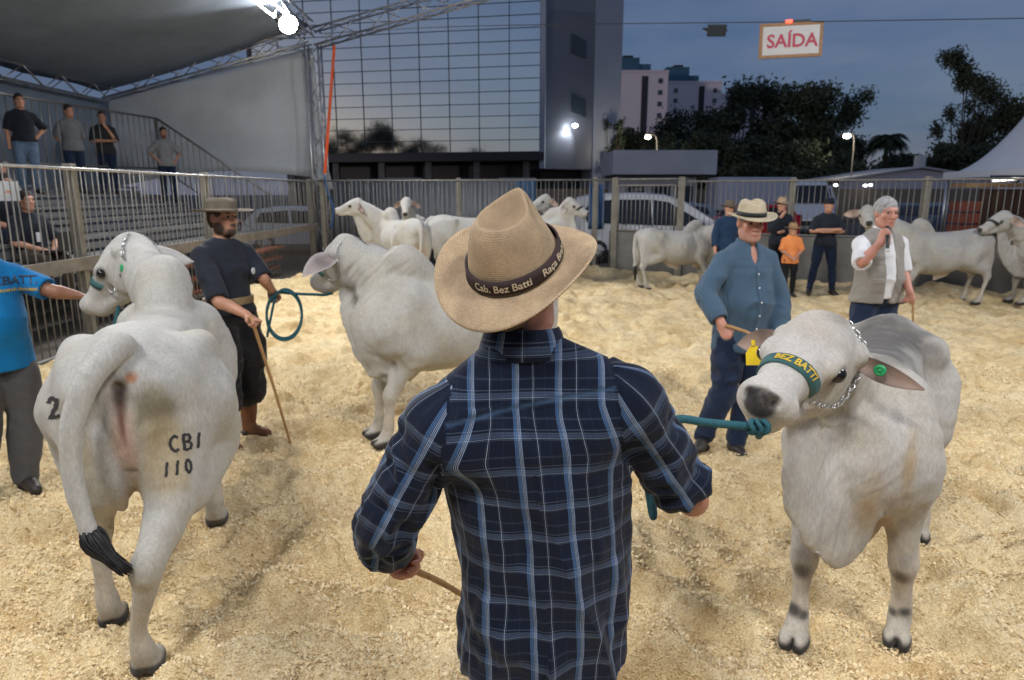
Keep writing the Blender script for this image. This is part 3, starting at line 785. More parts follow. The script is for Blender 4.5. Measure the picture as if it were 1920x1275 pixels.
# ---------------------------------------------------------------- gatehouse, sheds, pagoda tent
M_white = mat('white_render', (.55, .56, .58), rough=.8, var=.1, vscale=.6)
gh = empty('gatehouse', (9.5, 46, 0)); tag(gh, 'small white flat roofed gatehouse behind the silver van', 'building')
mb = MB(); mb.box((0, 2, 1.45), (5.2, 4, 3.1)); mb.build('wall', M_white, gh)
mb = MB(); mb.box((.2, 1.6, 3.75), (6.6, 6, 1.5)); mb.build('roof_fascia', M_white, gh, bevel=.05)
mb = MB(); mb.box((.2, 1.6, 2.96), (6.0, 5.5, .12)); mb.build('soffit', M_dark, gh)
for x in (-1.4, .3, 1.8):
    f_ = MB(); f_.box((x, -.03, 1.7), (1.15, .1, 1.2)); fo = f_.build('window_frame', M_mull, gh); f2 = MB(); f2.box((x, -.09, 1.7), (1.0, .04, 1.05)); f2.build('pane', M_win, fo)
pg = empty('pagoda_tent', (16.7, 20.6, 0)); tag(pg, 'white pagoda tent with curved pointed roof at the right edge', 'tent')
V, F = [], []; n = 40; m_ = 16; hw = 2.5
for i in range(m_ + 1):
    t = i / m_
    for k in range(n):
        a = 2 * math.pi * (k + .5) / n; c, s_ = math.cos(a), math.sin(a); sq = 1 / max(abs(c), abs(s_)); sq = sq * (1 - t * .6) + t * .6
        r_ = hw * (1 - t) ** 1.0; z = 2.48 + 5.2 * t ** 1.6
        V.append((c * sq * r_ + .0, s_ * sq * r_, z))
for i in range(m_):
    for k in range(n): F.append((i * n + k, i * n + (k + 1) % n, (i + 1) * n + (k + 1) % n, (i + 1) * n + k))
M_pvc = mat('white_tent_fabric', (.90, .91, .92), rough=.6, var=.05, vscale=.7, bump=.1, bscale=2)
o = link('canopy', np_mesh('canopy', np.array(V), np.array(F)), M_pvc, pg); o.modifiers.new('t', 'SOLIDIFY').thickness = .01
mb = MB()
for x0, y0, x1, y1 in ((-hw, -hw, hw, -hw), (hw, -hw, hw, hw), (hw, hw, -hw, hw), (-hw, hw, -hw, -hw)): mb.bar((x0, y0, 2.42), (x1, y1, 2.42), .03, .2)
mb.build('valance', M_pvc, pg)
for x in (-1, 1):
    for y in (-1, 1): mb = MB(); mb.tube([(x * 2.4, y * 2.4, -.1), (x * 2.4, y * 2.4, 2.5)], .06, 8); mb.build('pole', M_alu, pg)
sl_ = empty('stall_counter', (14.9, 19.6, 0)); tag(sl_, 'dark timber stall with stacked red crates under the pagoda tent', 'stall')
mb = MB()
for k in range(9): mb.box((-1.6 + k * .33, 0, 1.0), (.3, .06, 1.9))
mb.build('board_front', mat('dark_timber', (.07, .035, .02), rough=.8, var=.3, vscale=4), sl_)
mb = MB(); mb.box((-.2, .2, 2.06), (4.2, .7, .12)); mb.build('counter_top', mat('tan_timber', (.40, .24, .10), rough=.6, var=.2, vscale=3), sl_)  # counter top in a paler brown than the front boards
for k in range(5):
    mb = MB(); mb.box((-2.2, -.1, .2 + k * .32), (.6, .5, .28)); mb.build('crate', M_sred, sl_, bevel=.02)
ll = empty('stall_tube_lamp', at(1893, 338, 18.6)); tag(ll, 'lit white tube lamp below the eave of the pagoda tent', 'lamp')
mb = MB(); mb.tube([(-.45, 0, 0), (.45, 0, .06)], .035, 8); mb.build('tube', mat('tube_light', (1, .95, .85), var=0, emit=(1, .93, .8), estr=6), ll)
mb = MB(); mb.box((0, 0, .1), (1.0, .09, .06)); mb.build('housing', M_mull, ll)
# shed roofs and a far low wall behind the yard
sd1 = empty('long_shed', (36, 62, 0)); tag(sd1, 'low shed with pale sloping roof and chimney left of the pagoda tent', 'building')
mb = MB(); mb.prism([(-7, 0, 0), (7, 0, 0), (7, 0, 3.0), (0, 0, 3.9), (-7, 0, 3.0)], (0, 9, 0)); mb.build('wall', M_apt, sd1)
mb = MB(); mb.prism([(-7.5, -.4, 2.9), (0, -.4, 4.0), (7.5, -.4, 2.9), (7.5, -.4, 3.05), (0, -.4, 4.15), (-7.5, -.4, 3.05)], (0, 10, 0)); rf = mb.build('roof', M_white, sd1)
mb = MB(); mb.box((1.6, 3, 4.5), (.7, .7, 1.4)); mb.build('chimney', M_white, rf)
pw2 = MB(); pw2.box((22, 52, 1.0), (46, .3, 2.3)); o = pw2.build('yard_wall', mat('ochre_yard_wall', (.30, .24, .17), rough=.9, var=.2, vscale=.6)); tag(o, 'long ochre boundary wall at the far side of the yard', 'wall')
# sheeting behind the back fence
M_sheet = mat('grey_corrugated_sheet', (.17, .185, .20), rough=.5, metal=.3, var=.2, vscale=1.2)
scr = empty('sheet_screen', (-2.2, 19.3, 0)); tag(scr, 'grey corrugated metal screen behind the back fence', 'screen')
for k in range(6):
    mb = MB(); V = []; nn = 28
    for i in range(nn + 1):
        x = -.52 + 1.04 * i / nn
        for z in (0, 2.25): V.append((x, .025 * math.sin(i * 1.57), z))
    mb.add(V, [(2 * i, 2 * i + 2, 2 * i + 3, 2 * i + 1) for i in range(nn)], True)
    o = mb.build('sheet', M_sheet, scr); o.location = (-2.9 + k * 1.05, .03 * (k % 2), -.05 + .03 * (k % 3)); o.modifiers.new('t', 'SOLIDIFY').thickness = .004
def tarp(label, px, py0, py1, Y, w, m):
    a, b = at(px, py1, Y), at(px, py0, Y); V = []; F = []
    for i in range(13):
        for k in range(9): V.append((a.x + w * (i / 12 - .5), Y + .06 * math.sin(i * 1.3 + k * .5), a.z + (b.z - a.z) * k / 8 - .03 * math.sin(math.pi * i / 12) * (k == 8)))
    for i in range(12):
        for k in range(8): F.append((i * 9 + k, (i + 1) * 9 + k, (i + 1) * 9 + k + 1, i * 9 + k + 1))
    o = link('hanging_tarp', np_mesh('hanging_tarp', np.array(V), np.array(F)), m); o.modifiers.new('t', 'SOLIDIFY').thickness = .006; tag(o, label, 'tarp')
tarp('blue tarp hung behind the back fence left of the small white cow', 985, 336, 440, 19.0, .55, mat('blue_tarp', (.035, .10, .20), rough=.6, var=.3, vscale=3))
tarp('darker blue tarp hung behind the fence beside the gate', 1117, 345, 430, 18.6, .42, mat('deep_blue_tarp', (.02, .075, .19), rough=.6, var=.3, vscale=3))

# ---------------------------------------------------------------- cable, sign, floodlights, street lamps
M_cable = mat('black_cable', (.02, .02, .022), rough=.7, var=0)
c0, c1 = TW + Vector((.3, -.1, .05)), at(2060, 32, 12.0)
pts = spline([c0, at(800, 52, 16.2), at(1030, 46, 15), at(1484, 41, 13), c1], 8)
mb = MB(); mb.tube(pts, .008, 5); tag(mb.build('overhead_cable', M_cable), 'thin dark cable strung across the ring carrying the exit sign', 'cable')
def cable_at(px):
    return min((p for p in [pts[i].lerp(pts[i + 1], k / 20) for i in range(len(pts) - 1) for k in range(20)]), key=lambda p: abs(CXP + FPX * p.x / (p.y * math.cos(PITCH) - (p.z - CAM_H) * math.sin(PITCH)) - px))
M_frame = mat('tan_wood_frame', (.30, .16, .07), rough=.6, var=.25, vscale=12)
M_board = mat('white_sign_board', (.50, .50, .49), rough=.35, var=.04, vscale=4)
M_red = mat('red_sign_paint', (.42, .03, .07), rough=.5, var=.05)
sp0 = cable_at(1484); sgn = empty('exit_sign', sp0 + Vector((0, -.03, -.31))); sgn.rotation_euler = (0, R(-1.2), R(-8)); tag(sgn, 'white framed sign reading SAÍDA hanging from the cable', 'sign')
sw, shh = 1.07, .58
mb = MB(); mb.box((0, 0, 0), (sw - .06, .03, shh - .06)); mb.build('board', M_board, sgn)
for c, d in (((0, 0, shh / 2 - .025), (sw, .05, .05)), ((0, 0, -shh / 2 + .025), (sw, .05, .05)), ((-sw / 2 + .025, 0, 0), (.05, .05, shh - .1)), ((sw / 2 - .025, 0, 0), (.05, .05, shh - .1))):
    mb = MB(); mb.box(c, d); mb.build('frame', M_frame, sgn)
me = text_mesh('SAÍDA', .31, .004, bold=.006); o = link('lettering', me, M_red, sgn); o.location = (.02, -.02, -.02); o.rotation_euler = (R(90), 0, 0)
mb = MB(); mb.box((-.05, -.02, shh / 2 + .02), (.10, .05, .045)); mb.build('red_led', mat('red_led', (1, .05, .03), var=0, emit=(1, .06, .03), estr=5), sgn)
mb = MB(); mb.box((.16, -.02, shh / 2 + .02), (.3, .05, .035)); mb.build('lamp_holder', M_mull, sgn)
M_house = mat('black_lamp_housing', (.02, .02, .022), rough=.5, var=.1)
def floodlight(label, p, aim, watts, lit=True, w=.42, h=.32, estr=40, col=(1, .98, .96)):
    root = empty('floodlight', p); tag(root, label, 'floodlight', 'floodlights around the ring')
    d = (Vector(aim) - Vector(p)).normalized(); q = d.to_track_quat('-Z', 'Y'); root.rotation_mode = 'QUATERNION'; root.rotation_quaternion = q
    mb = MB(); mb.box((0, 0, .05), (w, h, .08)); mb.build('housing', M_house, root, bevel=.01)
    mb = MB()
    for k in range(7): mb.box((-w * .4 + k * w * .8 / 6, 0, .115), (.012, h * .9, .05))
    mb.build('heat_fins', M_house, root)
    mb = MB(); mb.bar((-w / 2 - .02, 0, .05), (-w / 2 - .02, 0, .3), .02, .03); mb.bar((w / 2 + .02, 0, .05), (w / 2 + .02, 0, .3), .02, .03); mb.bar((-w / 2 - .03, 0, .3), (w / 2 + .03, 0, .3), .03, .02); mb.build('bracket', M_house, root)
    if lit:
        mb = MB(); mb.box((0, 0, .004), (w * .9, h * .88, .01)) if w > .5 else mb.lathe([(0, -.035), (.10, -.03), (.17, -.012), (.20, .01), (.0, .01)], 24)
        mb.build('lens', mat('lit_lens%d' % estr, (1, 1, 1), var=0, emit=col, estr=estr), root)
        l = bpy.data.lights.new('flood', 'AREA'); l.shape = 'RECTANGLE'; l.size = w * 1.6; l.size_y = h * 1.6; l.energy = watts; l.color = col; l.spread = R(170)
        lo2 = bpy.data.objects.new('light', l); COL.objects.link(lo2); lo2.parent = root; lo2.location = (0, 0, -.03)
    else:
        mb = MB(); mb.box((0, 0, .004), (w * .9, h * .88, .01)); mb.build('lens', M_win, root)
    return root
FLOODS = [('lit floodlight glaring on the truss at the tent corner', at(541, 46, 16.2), (0, 9, .3), 340),
          ('lit floodlight on the roof truss above the left rail', (-4.8, 10.2, 5.45), (1.5, 8.5, .3), 330),
          ('lit floodlight on the roof truss above the near left corner', (-4.8, 2.2, 5.6), (.5, 4, .3), 140),
          ('lit floodlight behind the photographer on the left', (-2.2, -2.2, 7.0), (-.4, 4.5, .5), 238),
          ('lit floodlight behind the photographer on the right', (3.2, -2.0, 7.0), (1, 4.5, .5), 238),
          ('lit floodlight on the right hand side of the ring', (8.5, 4.0, 6.6), (3, 9, .3), 340)]
for i_, (lb, p, aim, wt) in enumerate(FLOODS): floodlight(lb, p, aim, wt, w=.42 if i_ < 1 else .8, h=.32 if i_ < 1 else .6, estr=60 if i_ < 1 else 25)
kp = cable_at(1345); floodlight('unlit black floodlight hanging from the cable left of the exit sign', kp + Vector((0, 0, -.14)), kp + Vector((0, -3, -1.2)), 0, lit=False, w=.34, h=.2)
# masts that carry the lamps behind and beside the ring
for nm, x, y in (('steel lamp mast behind the photographer on the left', -2.2, -2.6), ('steel lamp mast behind the photographer on the right', 3.2, -2.4), ('steel lamp mast on the right hand side of the ring', 8.9, 4.0)):
    mb = MB(); mb.tube([(x, y, -.15), (x, y, 7.3)], .06, 10); tag(mb.build('lamp_mast', M_galv), nm, 'mast', 'lamp masts')
def street_lamp(label, px, py, Y, st=60, r=.26):
    p = at(px, py, Y); root = empty('street_lamp', (p.x, Y, 0)); tag(root, label, 'street lamp', 'lit street lamps in the yard')
    mb = MB(); mb.tube(spline([(.9, .4, -.1), (.9, .4, p.z * .8), (.7, .3, p.z + .1), (.1, 0, p.z + .15)], 5), .07, 6); mb.build('pole', M_galv, root)
    o = lamp_disc('bulb', '', None, r, st, (1, .86, .62), parent=root); o.location = (0, 0, p.z)
    mb = MB(); mb.box((.1, 0, p.z + .2), (.7, .3, .1)); mb.build('lamp_head', M_galv, root)
    l = bpy.data.lights.new('street_light', 'POINT'); l.energy = 220; l.color = (1, .86, .66); l.shadow_soft_size = .3; lo3 = bpy.data.objects.new('light', l); COL.objects.link(lo3); lo3.parent = root; lo3.location = (-.6, -.6, p.z - .7)
street_lamp('lit street lamp glowing in front of the rounded dark tree', 1215, 257, 60, 14)
street_lamp('lit street lamp glowing at the right end of the tree row', 1588, 255, 62, 22, .3)
for i, (px, py, Y) in enumerate(((1567, 347, 48), (1622, 348, 50), (1632, 347, 51))):
    p = at(px, py, Y); o = lamp_disc('yard_lamp', '', None, .13, 8.0 + i, (1, .95, .88)); o.location = p
    tag(o, ['small lit lamp on the far yard wall above the capped man', 'left one of two close small lamps on the far yard wall', 'right one of two close small lamps on the far yard wall'][i], 'lamp', 'small lamps on the yard wall')

# ---------------------------------------------------------------- things behind the camera that the mirror glass shows
for k, (x, y, H_, W_) in enumerate(((-107, -50, 25, 18), (-97, -54, 19, 15), (-88, -56, 20, 17), (-78, -58, 16, 15), (-68, -70, 15, 16), (-44, -66, 13, 10))):
    tree(['tall tree behind the photographer, first from the left', 'second tree behind the photographer', 'third tree behind the photographer', 'low fourth tree behind the photographer', 'fifth tree behind the photographer', 'last tree behind the photographer'][k], 0, 0, 0, y, 0, 'broad', 40 + k, group='trees behind the photographer', x=x, H=H_, W=W_, nleaf=7000)
for k, (x, y, w, h, d) in enumerate(((-66, -58, 30, 8.6, 16), (-44, -48, 13, 6.5, 10))):
    r0 = empty('market_hall', (x, y, 0)); tag(r0, ['long hall with pale pitched roof behind the photographer', 'shorter hall with pale pitched roof behind the photographer'][k], 'building', 'halls behind the photographer')
    mb = MB(); mb.box((0, 0, h * .36), (w, d, h * .72)); mb.build('wall', M_dark, r0)
    mb = MB(); mb.prism([(-w / 2 - .5, d / 2 + .5, h * .72), (-w / 2 - .5, 0, h), (-w / 2 - .5, -d / 2 - .5, h * .72), (-w / 2 - .5, -d / 2 - .5, h * .72 + .2), (-w / 2 - .5, 0, h + .25), (-w / 2 - .5, d / 2 + .5, h * .72 + .2)], (w + 1, 0, 0)); mb.build('roof', M_white, r0)
# ---------------------------------------------------------------- cattle
COAT = np.array((.45, .445, .42))
M_coat = mat('cow_coat', attr=True, rough=.82, var=.10, vscale=14, bump=.30, bscale=150, spec=.15, sheen=.12, detail=8)
def coat_grain():
    N, L = nodes(M_coat); b = N['Principled BSDF']; src = b.inputs['Base Color'].links[0].from_socket; tc = N.new('ShaderNodeTexCoord')
    mp = N.new('ShaderNodeMapping'); mp.inputs['Scale'].default_value = (1, 1, .35); L.new(tc.outputs['Object'], mp.inputs[0])
    a = N.new('ShaderNodeTexNoise'); a.inputs['Scale'].default_value = 110; a.inputs['Detail'].default_value = 4; L.new(mp.outputs[0], a.inputs['Vector'])
    m1 = N.new('ShaderNodeMapRange'); m1.inputs['From Min'].default_value = .3; m1.inputs['From Max'].default_value = .7; m1.inputs['To Min'].default_value = .86; m1.inputs['To Max'].default_value = 1.10; L.new(a.outputs['Fac'], m1.inputs['Value'])
    x = N.new('ShaderNodeMix'); x.data_type = 'RGBA'; x.blend_type = 'MULTIPLY'; x.inputs['Factor'].default_value = 1; L.new(src, x.inputs['A']); L.new(m1.outputs[0], x.inputs['B'])
    d = N.new('ShaderNodeTexNoise'); d.inputs['Scale'].default_value = 5.5; d.inputs['Detail'].default_value = 9; d.inputs['Roughness'].default_value = .72; L.new(tc.outputs['Object'], d.inputs['Vector'])
    m2 = N.new('ShaderNodeMapRange'); m2.inputs['From Min'].default_value = .56; m2.inputs['From Max'].default_value = .72; m2.inputs['To Max'].default_value = .42; L.new(d.outputs['Fac'], m2.inputs['Value'])
    y = N.new('ShaderNodeMix'); y.data_type = 'RGBA'; L.new(m2.outputs[0], y.inputs['Factor']); L.new(x.outputs['Result'], y.inputs['A']); y.inputs['B'].default_value = (.40, .34, .25, 1)
    L.new(y.outputs['Result'], b.inputs['Base Color'])
coat_grain()
M_eye = mat('wet_black_eye', (.012, .01, .009), rough=.08, var=0)
M_tuft = mat('black_tail_hair', (.012, .012, .014), rough=.55, var=.2, vscale=40)
M_steel = mat('bright_chain_steel', (.62, .62, .62), rough=.28, metal=1, var=.1, vscale=30)
M_teal = mat('teal_rope', (.018, .105, .135), rough=.8, var=.3, vscale=60, bump=.5, bscale=260)
M_band = mat('green_halter_band', (.03, .105, .105), rough=.7, var=.2, vscale=50, bump=.3, bscale=300)
M_gold = mat('yellow_stitching', (.60, .40, .03), rough=.7, var=.15, vscale=80)
M_tag_y = mat('yellow_ear_tag_plastic', (.75, .55, .02), rough=.45, var=.05)
M_tag_g = mat('green_ear_tag_plastic', (.02, .35, .12), rough=.45, var=.05)
M_brand = mat('branded_black_hide', (.03, .03, .032), rough=.9, var=.3, vscale=70)
M_skin_p = mat('ear_hide', attr=True, rough=.75, var=.1, vscale=25, bump=.1, bscale=120)

def vv(a): return Vector([float(x) for x in a])

def surf_ribbon(bvh, org, right, up, out, strokes, w, m, name, parent):
    """lettering strokes laid on the hide: every stroke is a narrow strip that follows the skin"""
    mb = MB(); org, right, up, out = map(Vector, (org, right, up, out))
    for st in strokes:
        fine = []
        for i in range(len(st) - 1):
            for k in range(6):
                t = k / 6; fine.append((st[i][0] * (1 - t) + st[i + 1][0] * t, st[i][1] * (1 - t) + st[i + 1][1] * t))
        fine.append(st[-1]); vs = []; 
        for i, (x, y) in enumerate(fine):
            a = fine[max(i - 1, 0)]; b = fine[min(i + 1, len(fine) - 1)]
            d = Vector((b[0] - a[0], b[1] - a[1])); d = d.normalized() if d.length else Vector((1, 0)); nn = Vector((-d.y, d.x))
            for sgn in (-1, 1):
                ww = w * (.5 + .12 * math.sin(i * 1.7 + sgn))
                p = org + right * (x + nn.x * ww * sgn) + up * (y + nn.y * ww * sgn) + out * .4
                h, nrm, _, _ = bvh.ray_cast(p, -out)
                vs.append((h + nrm * .0022) if h else (org + right * x + up * y))
        mb.add(vs, [(2 * i, 2 * i + 1, 2 * i + 3, 2 * i + 2) for i in range(len(fine) - 1)], True)
    return mb.build(name, m, parent)

GL = {  # brand letter strokes in a unit box
    'C': [[(.6, .85), (.35, 1), (.1, .8), (0, .5), (.1, .2), (.35, 0), (.6, .15)]],
    'B': [[(0, 0), (0, 1), (.4, .95), (.5, .75), (.35, .55), (.02, .5)], [(.35, .55), (.55, .3), (.4, .05), (0, 0)]],
    '1': [[(.1, 0), (.3, 1)]],
    '0': [[(.25, 1), (.05, .7), (.05, .3), (.25, 0), (.45, .3), (.45, .7), (.25, 1)]],
    '2': [[(0, .75), (.2, 1), (.45, .8), (.35, .5), (0, 0), (.5, .05)]],
    '/': [[(0, 0), (.2, 1)]],
}

def ear_mesh(L=.25, W=.075, cup=.35, inner=(.45, .33, .28), outer=(.42, .41, .39), dark=(.06, .055, .06), tipdark=.6, n=18, m=9):
    """cupped pointed leaf, two skins; grows along +x, opening faces +z"""
    V, C, F = [], [], []
    for layer in (0, 1):
        for i in range(n + 1):
            t = i / n
            hw = W * (math.sin(math.pi * min(1, .10 + t * .9) ** .85)) ** .75 * (1 if t < .97 else .6)
            hw = max(hw, .004)
            for j in range(m):
                a = (j / (m - 1)) * 2 - 1
                z = cup * hw * (a * a) * 1.1 - .015 - .03 * t * t
                th = .004 * (1 - abs(a) ** 3)
                V.append((L * t, hw * a, z + (th if layer == 0 else -th)))
                edge = max(0, abs(a) * 1.25 - .75) * 1.4 + max(0, t - .88) * 4
                edge = min(1, edge)
                base = np.array(inner if layer == 0 else outer)
                if layer == 0: base = base * (1 - .45 * math.exp(-((t - .38) / .2) ** 2)) 
                C.append(base * (1 - edge * tipdark) + np.array(dark) * edge * tipdark)
    N = (n + 1) * m
    for l in (0, 1):
        for i in range(n):
            for j in range(m - 1):
                q = [l * N + i * m + j, l * N + (i + 1) * m + j, l * N + (i + 1) * m + j + 1, l * N + i * m + j + 1]
                F.append(q if l == 0 else q[::-1])
    for i in range(n):
        for j in (0, m - 1):
            q = [i * m + j, (i + 1) * m + j, N + (i + 1) * m + j, N + i * m + j]
            F.append(q if j else q[::-1])
    return np_mesh('ear', np.array(V), np.array(F), True, np.array(C))

def frame(x, up):
    x = Vector(x).normalized(); up = Vector(up)
    y = up.cross(x).normalized(); z = x.cross(y)
    return Matrix((x, y, z)).transposed()

def chain_links(pts, r=.008, mat_=None, name='chain', parent=None):
    """steel chain: oval links laid one after another along a path, every other one turned"""
    P = spline(pts, 8); seg = [0]
    for i in range(len(P) - 1): seg.append(seg[-1] + (P[i + 1] - P[i]).length)
    step = r * 2.5; n = max(2, int(seg[-1] / step)); mb = MB()
    for k in range(n):
        d = (k + .5) * step; i = max(j for j in range(len(seg)) if seg[j] <= d); i = min(i, len(P) - 2)
        p = P[i].lerp(P[i + 1], (d - seg[i]) / max(1e-6, seg[i + 1] - seg[i])); t = (P[i + 1] - P[i]).normalized()
        o = t.orthogonal().normalized(); b = t.cross(o)
        s1 = (o + b).normalized() if k % 2 else (o - b).normalized()
        ring = [p + t * (math.cos(a) * r * 1.6) + s1 * (math.sin(a) * r * .95) for a in [2 * math.pi * q / 8 for q in range(9)]]
        mb.tube(ring, r * .3, 5, cap=False)
    return mb.build(name, mat_ or M_steel, parent)

def cow(label, loc, yaw, sc=1.0, feet=None, poll=(1.12, 0, 1.42), face=(.8, 0, -.6), roll=0.0, vox=.018, tail=None, tuft=True, group=None,
        gray=.3, coat=None, fat=1.0, hump=1.0, udder=False, sheath=False, dewlap=1.0, ears=None, halter=None, paint=None, name='white_cow', hsc=1.0, tuft_pts=None, eyes=True, tailr=1.0, neckr=1.0, rear=False):
    """body is blended in its own frame: +x ahead, +y its left, z up; feet = lf, rf, lh, rh (x,y[,z])"""
    root = empty(name, loc, yaw); tag(root, label, 'cow', group)
    f = dict(lf=(.62, .17), rf=(.60, -.17), lh=(-.66, .17), rh=(-.62, -.17)); f.update(feet or {})
    S = Sdf(vox); q = lambda x, y, z: (x * sc, y * sc, z * sc)
    # barrel
    W = fat
    S.chain([q(-.62, 0, 1.02), q(-.34, 0, .955), q(0, 0, .90), q(.34, 0, .90), q(.60, 0, .95)], [sc * a for a in (.25, .315, .36, .355, .27)], k=.07 * sc, fl=[.86 * W, .95 * W, .95 * W, .78 * W, .74])
    # spine line, loin and rump
    S.chain([q(-.80, 0, 1.20), q(-.60, 0, 1.25), q(-.30, 0, 1.20), q(.1, 0, 1.16), q(.42, 0, 1.18)], [sc * a for a in (.075, .10, .085, .09, .13)], k=.12 * sc, fl=1.35)
    for sg in (1, -1):
        S.chain([q(-.40, sg * .22, 1.20), q(-.62, sg * .18, 1.19), q(-.80, sg * .11, 1.13)], [sc * .08, sc * .075, sc * .07], k=.08 * sc)
        # haunch
        fx, fy = f['lh' if sg > 0 else 'rh'][:2]; fx *= 1; 
        fzh = (f['lh' if sg > 0 else 'rh'] + (0,))[2] if len(f['lh' if sg > 0 else 'rh']) > 2 else 0
        hk = (fx - .08 * sc, (sg * .16 * sc * .35 + fy * .65), .50 * sc)
        S.chain([q(-.60, sg * .15 * W, 1.02), q(-.66, sg * .15 * W, .84), (hk[0] * .45 - .66 * sc * .55, hk[1] * .4 + sg * .17 * sc * .6, .68 * sc), hk], [sc * a for a in (.225, .19, .118, .058)], k=.07 * sc, fl=[.76, .74, .75, .8])
        S.chain([q(-.50, sg * .2, 1.0), q(-.40, sg * .235, .78), (hk[0] * .3 - .5 * sc * .7, hk[1] * .3 + sg * .2 * sc * .7, .66 * sc)], [sc * a for a in (.17, .125, .10)], k=.09 * sc)
        S.chain([hk, (hk[0] + .015 * sc, hk[1] * .7 + fy * .3, .40 * sc), (fx - .02 * sc, fy, .24 * sc), (fx, fy, .13 * sc), (fx + .035 * sc, fy, .06 * sc)], [sc * a for a in (.056, .042, .036, .048, .047)], k=.03 * sc)
        S.ell((hk[0] - .03 * sc, hk[1], .515 * sc), [sc * .045, sc * .035, sc * .06], k=.03)
        # shoulder and foreleg
        fx, fy = f['lf' if sg > 0 else 'rf'][:2]
        kn = (fx * .7 + .50 * sc * .3 + .015, fy * .75 + sg * .17 * sc * .25, .41 * sc)
        S.chain([q(.50, sg * .155, 1.12), q(.58, sg * .18, .93), q(.47, sg * .185, .74)], [sc * a for a in (.13, .17, .12)], k=.09 * sc, fl=.8)
        S.chain([q(.47, sg * .185, .74), (kn[0] * .5 + .47 * sc * .5, kn[1] * .5 + sg * .18 * sc * .5, .58 * sc), kn, (fx * .6 + kn[0] * .4, fy * .6 + kn[1] * .4, .27 * sc), (fx, fy, .13 * sc), (fx + .035 * sc, fy, .06 * sc)], [sc * a for a in (.102, .070, .055, .038, .048, .050)], k=.05 * sc)
        S.ell((kn[0] + .02 * sc, kn[1], .41 * sc), [sc * .045, sc * .052, sc * .066], k=.03)
        for nm in (('lf', 'lh') if sg > 0 else ('rf', 'rh')):
            x, y = f[nm][:2]
            for c in (-1, 1): S.ell((x + .06 * sc, y + c * .029 * sc, .035 * sc), [sc * .078, sc * .033, sc * .042], k=.012)
            S.ell((x + .11 * sc, y, .035 * sc), [.03 * sc, .006, .05 * sc], k=.006, op='s')
    # brisket
    S.chain([q(.60, 0, .80), q(.66, 0, .70), q(.50, 0, .60)], [sc * a for a in (.18, .13, .11)], k=.08 * sc, fl=.6)
    # hump
    if hump: S.chain([q(.30, 0, 1.27), q(.40, 0, 1.36), q(.45, 0, 1.33 + .08 * hump)], [sc * .13, sc * .145, sc * .12], k=.028 * sc, fl=.95)
    # neck and dewlap
    u = Vector(face).normalized(); up0 = Vector((0, 0, 1)) - u * u.z
    up0 = Vector((-u.x, -u.y, 0)) if up0.length < .05 else up0
    nrm = up0.normalized(); nrm = Matrix.Rotation(roll, 3, u) @ nrm; sd_ = nrm.cross(u)
    pl = Vector(poll); hs = hsc
    H = lambda a, b, c: tuple(pl + (u * a + nrm * b + sd_ * c) * hs)
    nb = Vector(q(.52, 0, 1.06)); ne = Vector(H(.05, -.12, 0)); nd = (ne - nb); hz = Vector((nd.x, nd.y, 0)).normalized() if Vector((nd.x, nd.y, 0)).length > .05 else Vector((1, 0, 0))
    nax = (-hz.y, hz.x, 0)
    S.chain([nb, nb + nd * .35 + Vector((0, 0, .03 * sc)), nb + nd * .7 + Vector((0, 0, .03)), ne], [sc * .27 * neckr, sc * .22 * neckr, sc * .17, .135 * hs], k=.08 * sc, fl=[.72, .66, .68, .85], axis=nax)
    if dewlap:
        th = Vector(H(.17, -.22, 0)); br = Vector(q(.70, 0, .64)); md = (th + br) / 2 + Vector((hz.x * .04, hz.y * .04, -.05 * sc)) + hz * .03
        S.chain([th, th * .55 + md * .45 + Vector((0, 0, -.01)), md, br + Vector((.02, 0, 0)), Vector(q(.45, 0, .55))], [.05 * hs, .10 * sc, .15 * sc * dewlap, .16 * sc * dewlap, .06 * sc], k=.07 * sc, fl=[.5, .28, .19, .17, .35], axis=nax)
    # head
    hm = np.array([tuple(u), tuple(nrm), tuple(sd_)]).T
    S.ell(H(.075, -.085, 0), [.135 * hs, .115 * hs, .112 * hs], hm, k=.03)
    S.chain([H(.03, -.05, 0), H(.14, -.055, 0), H(.26, -.07, 0), H(.38, -.085, 0), H(.44, -.09, 0)], [hs * a for a in (.075, .088, .08, .07, .066)], k=.04, fl=[1.15, 1.22, 1.12, .98, .98], axis=tuple(sd_))
    S.ell(H(.02, -.03, 0), [.06 * hs, .055 * hs, .075 * hs], hm, k=.04)
    S.ell(H(.455, -.095, 0), [.065 * hs, .066 * hs, .086 * hs], hm, k=.03); S.ell(H(.485, -.07, 0), [.045 * hs, .05 * hs, .066 * hs], hm, k=.02)
    S.chain([H(.08, -.20, 0), H(.20, -.205, 0), H(.33, -.175, 0), H(.44, -.155, 0)], [hs * a for a in (.075, .062, .045, .042)], k=.035, fl=[1.0, .95, 1.0, 1.15], axis=tuple(sd_))
    for c in (-1, 1):
        S.ell(H(.12, -.15, c * .062), [.105 * hs, .10 * hs, .045 * hs], hm, k=.05)
        S.ell(H(.205, -.052, c * .092), [.052 * hs, .034 * hs, .03 * hs], hm, k=.03)
        S.ell(H(.02, -.075, c * .10), [.04 * hs, .04 * hs, .05 * hs], hm, k=.03)
        S.ell(H(.205, -.078, c * .120), [.030 * hs, .019 * hs, .02 * hs], hm, k=.01, op='s')
        S.ell(H(.530, -.060, c * .043), [.026 * hs, .017 * hs, .019 * hs], hm, k=.012, op='s')
    S.chain([H(.49, -.148, -.055), H(.52, -.142, 0), H(.49, -.148, .055)], [.005, .006, .005], k=.006, op='s')
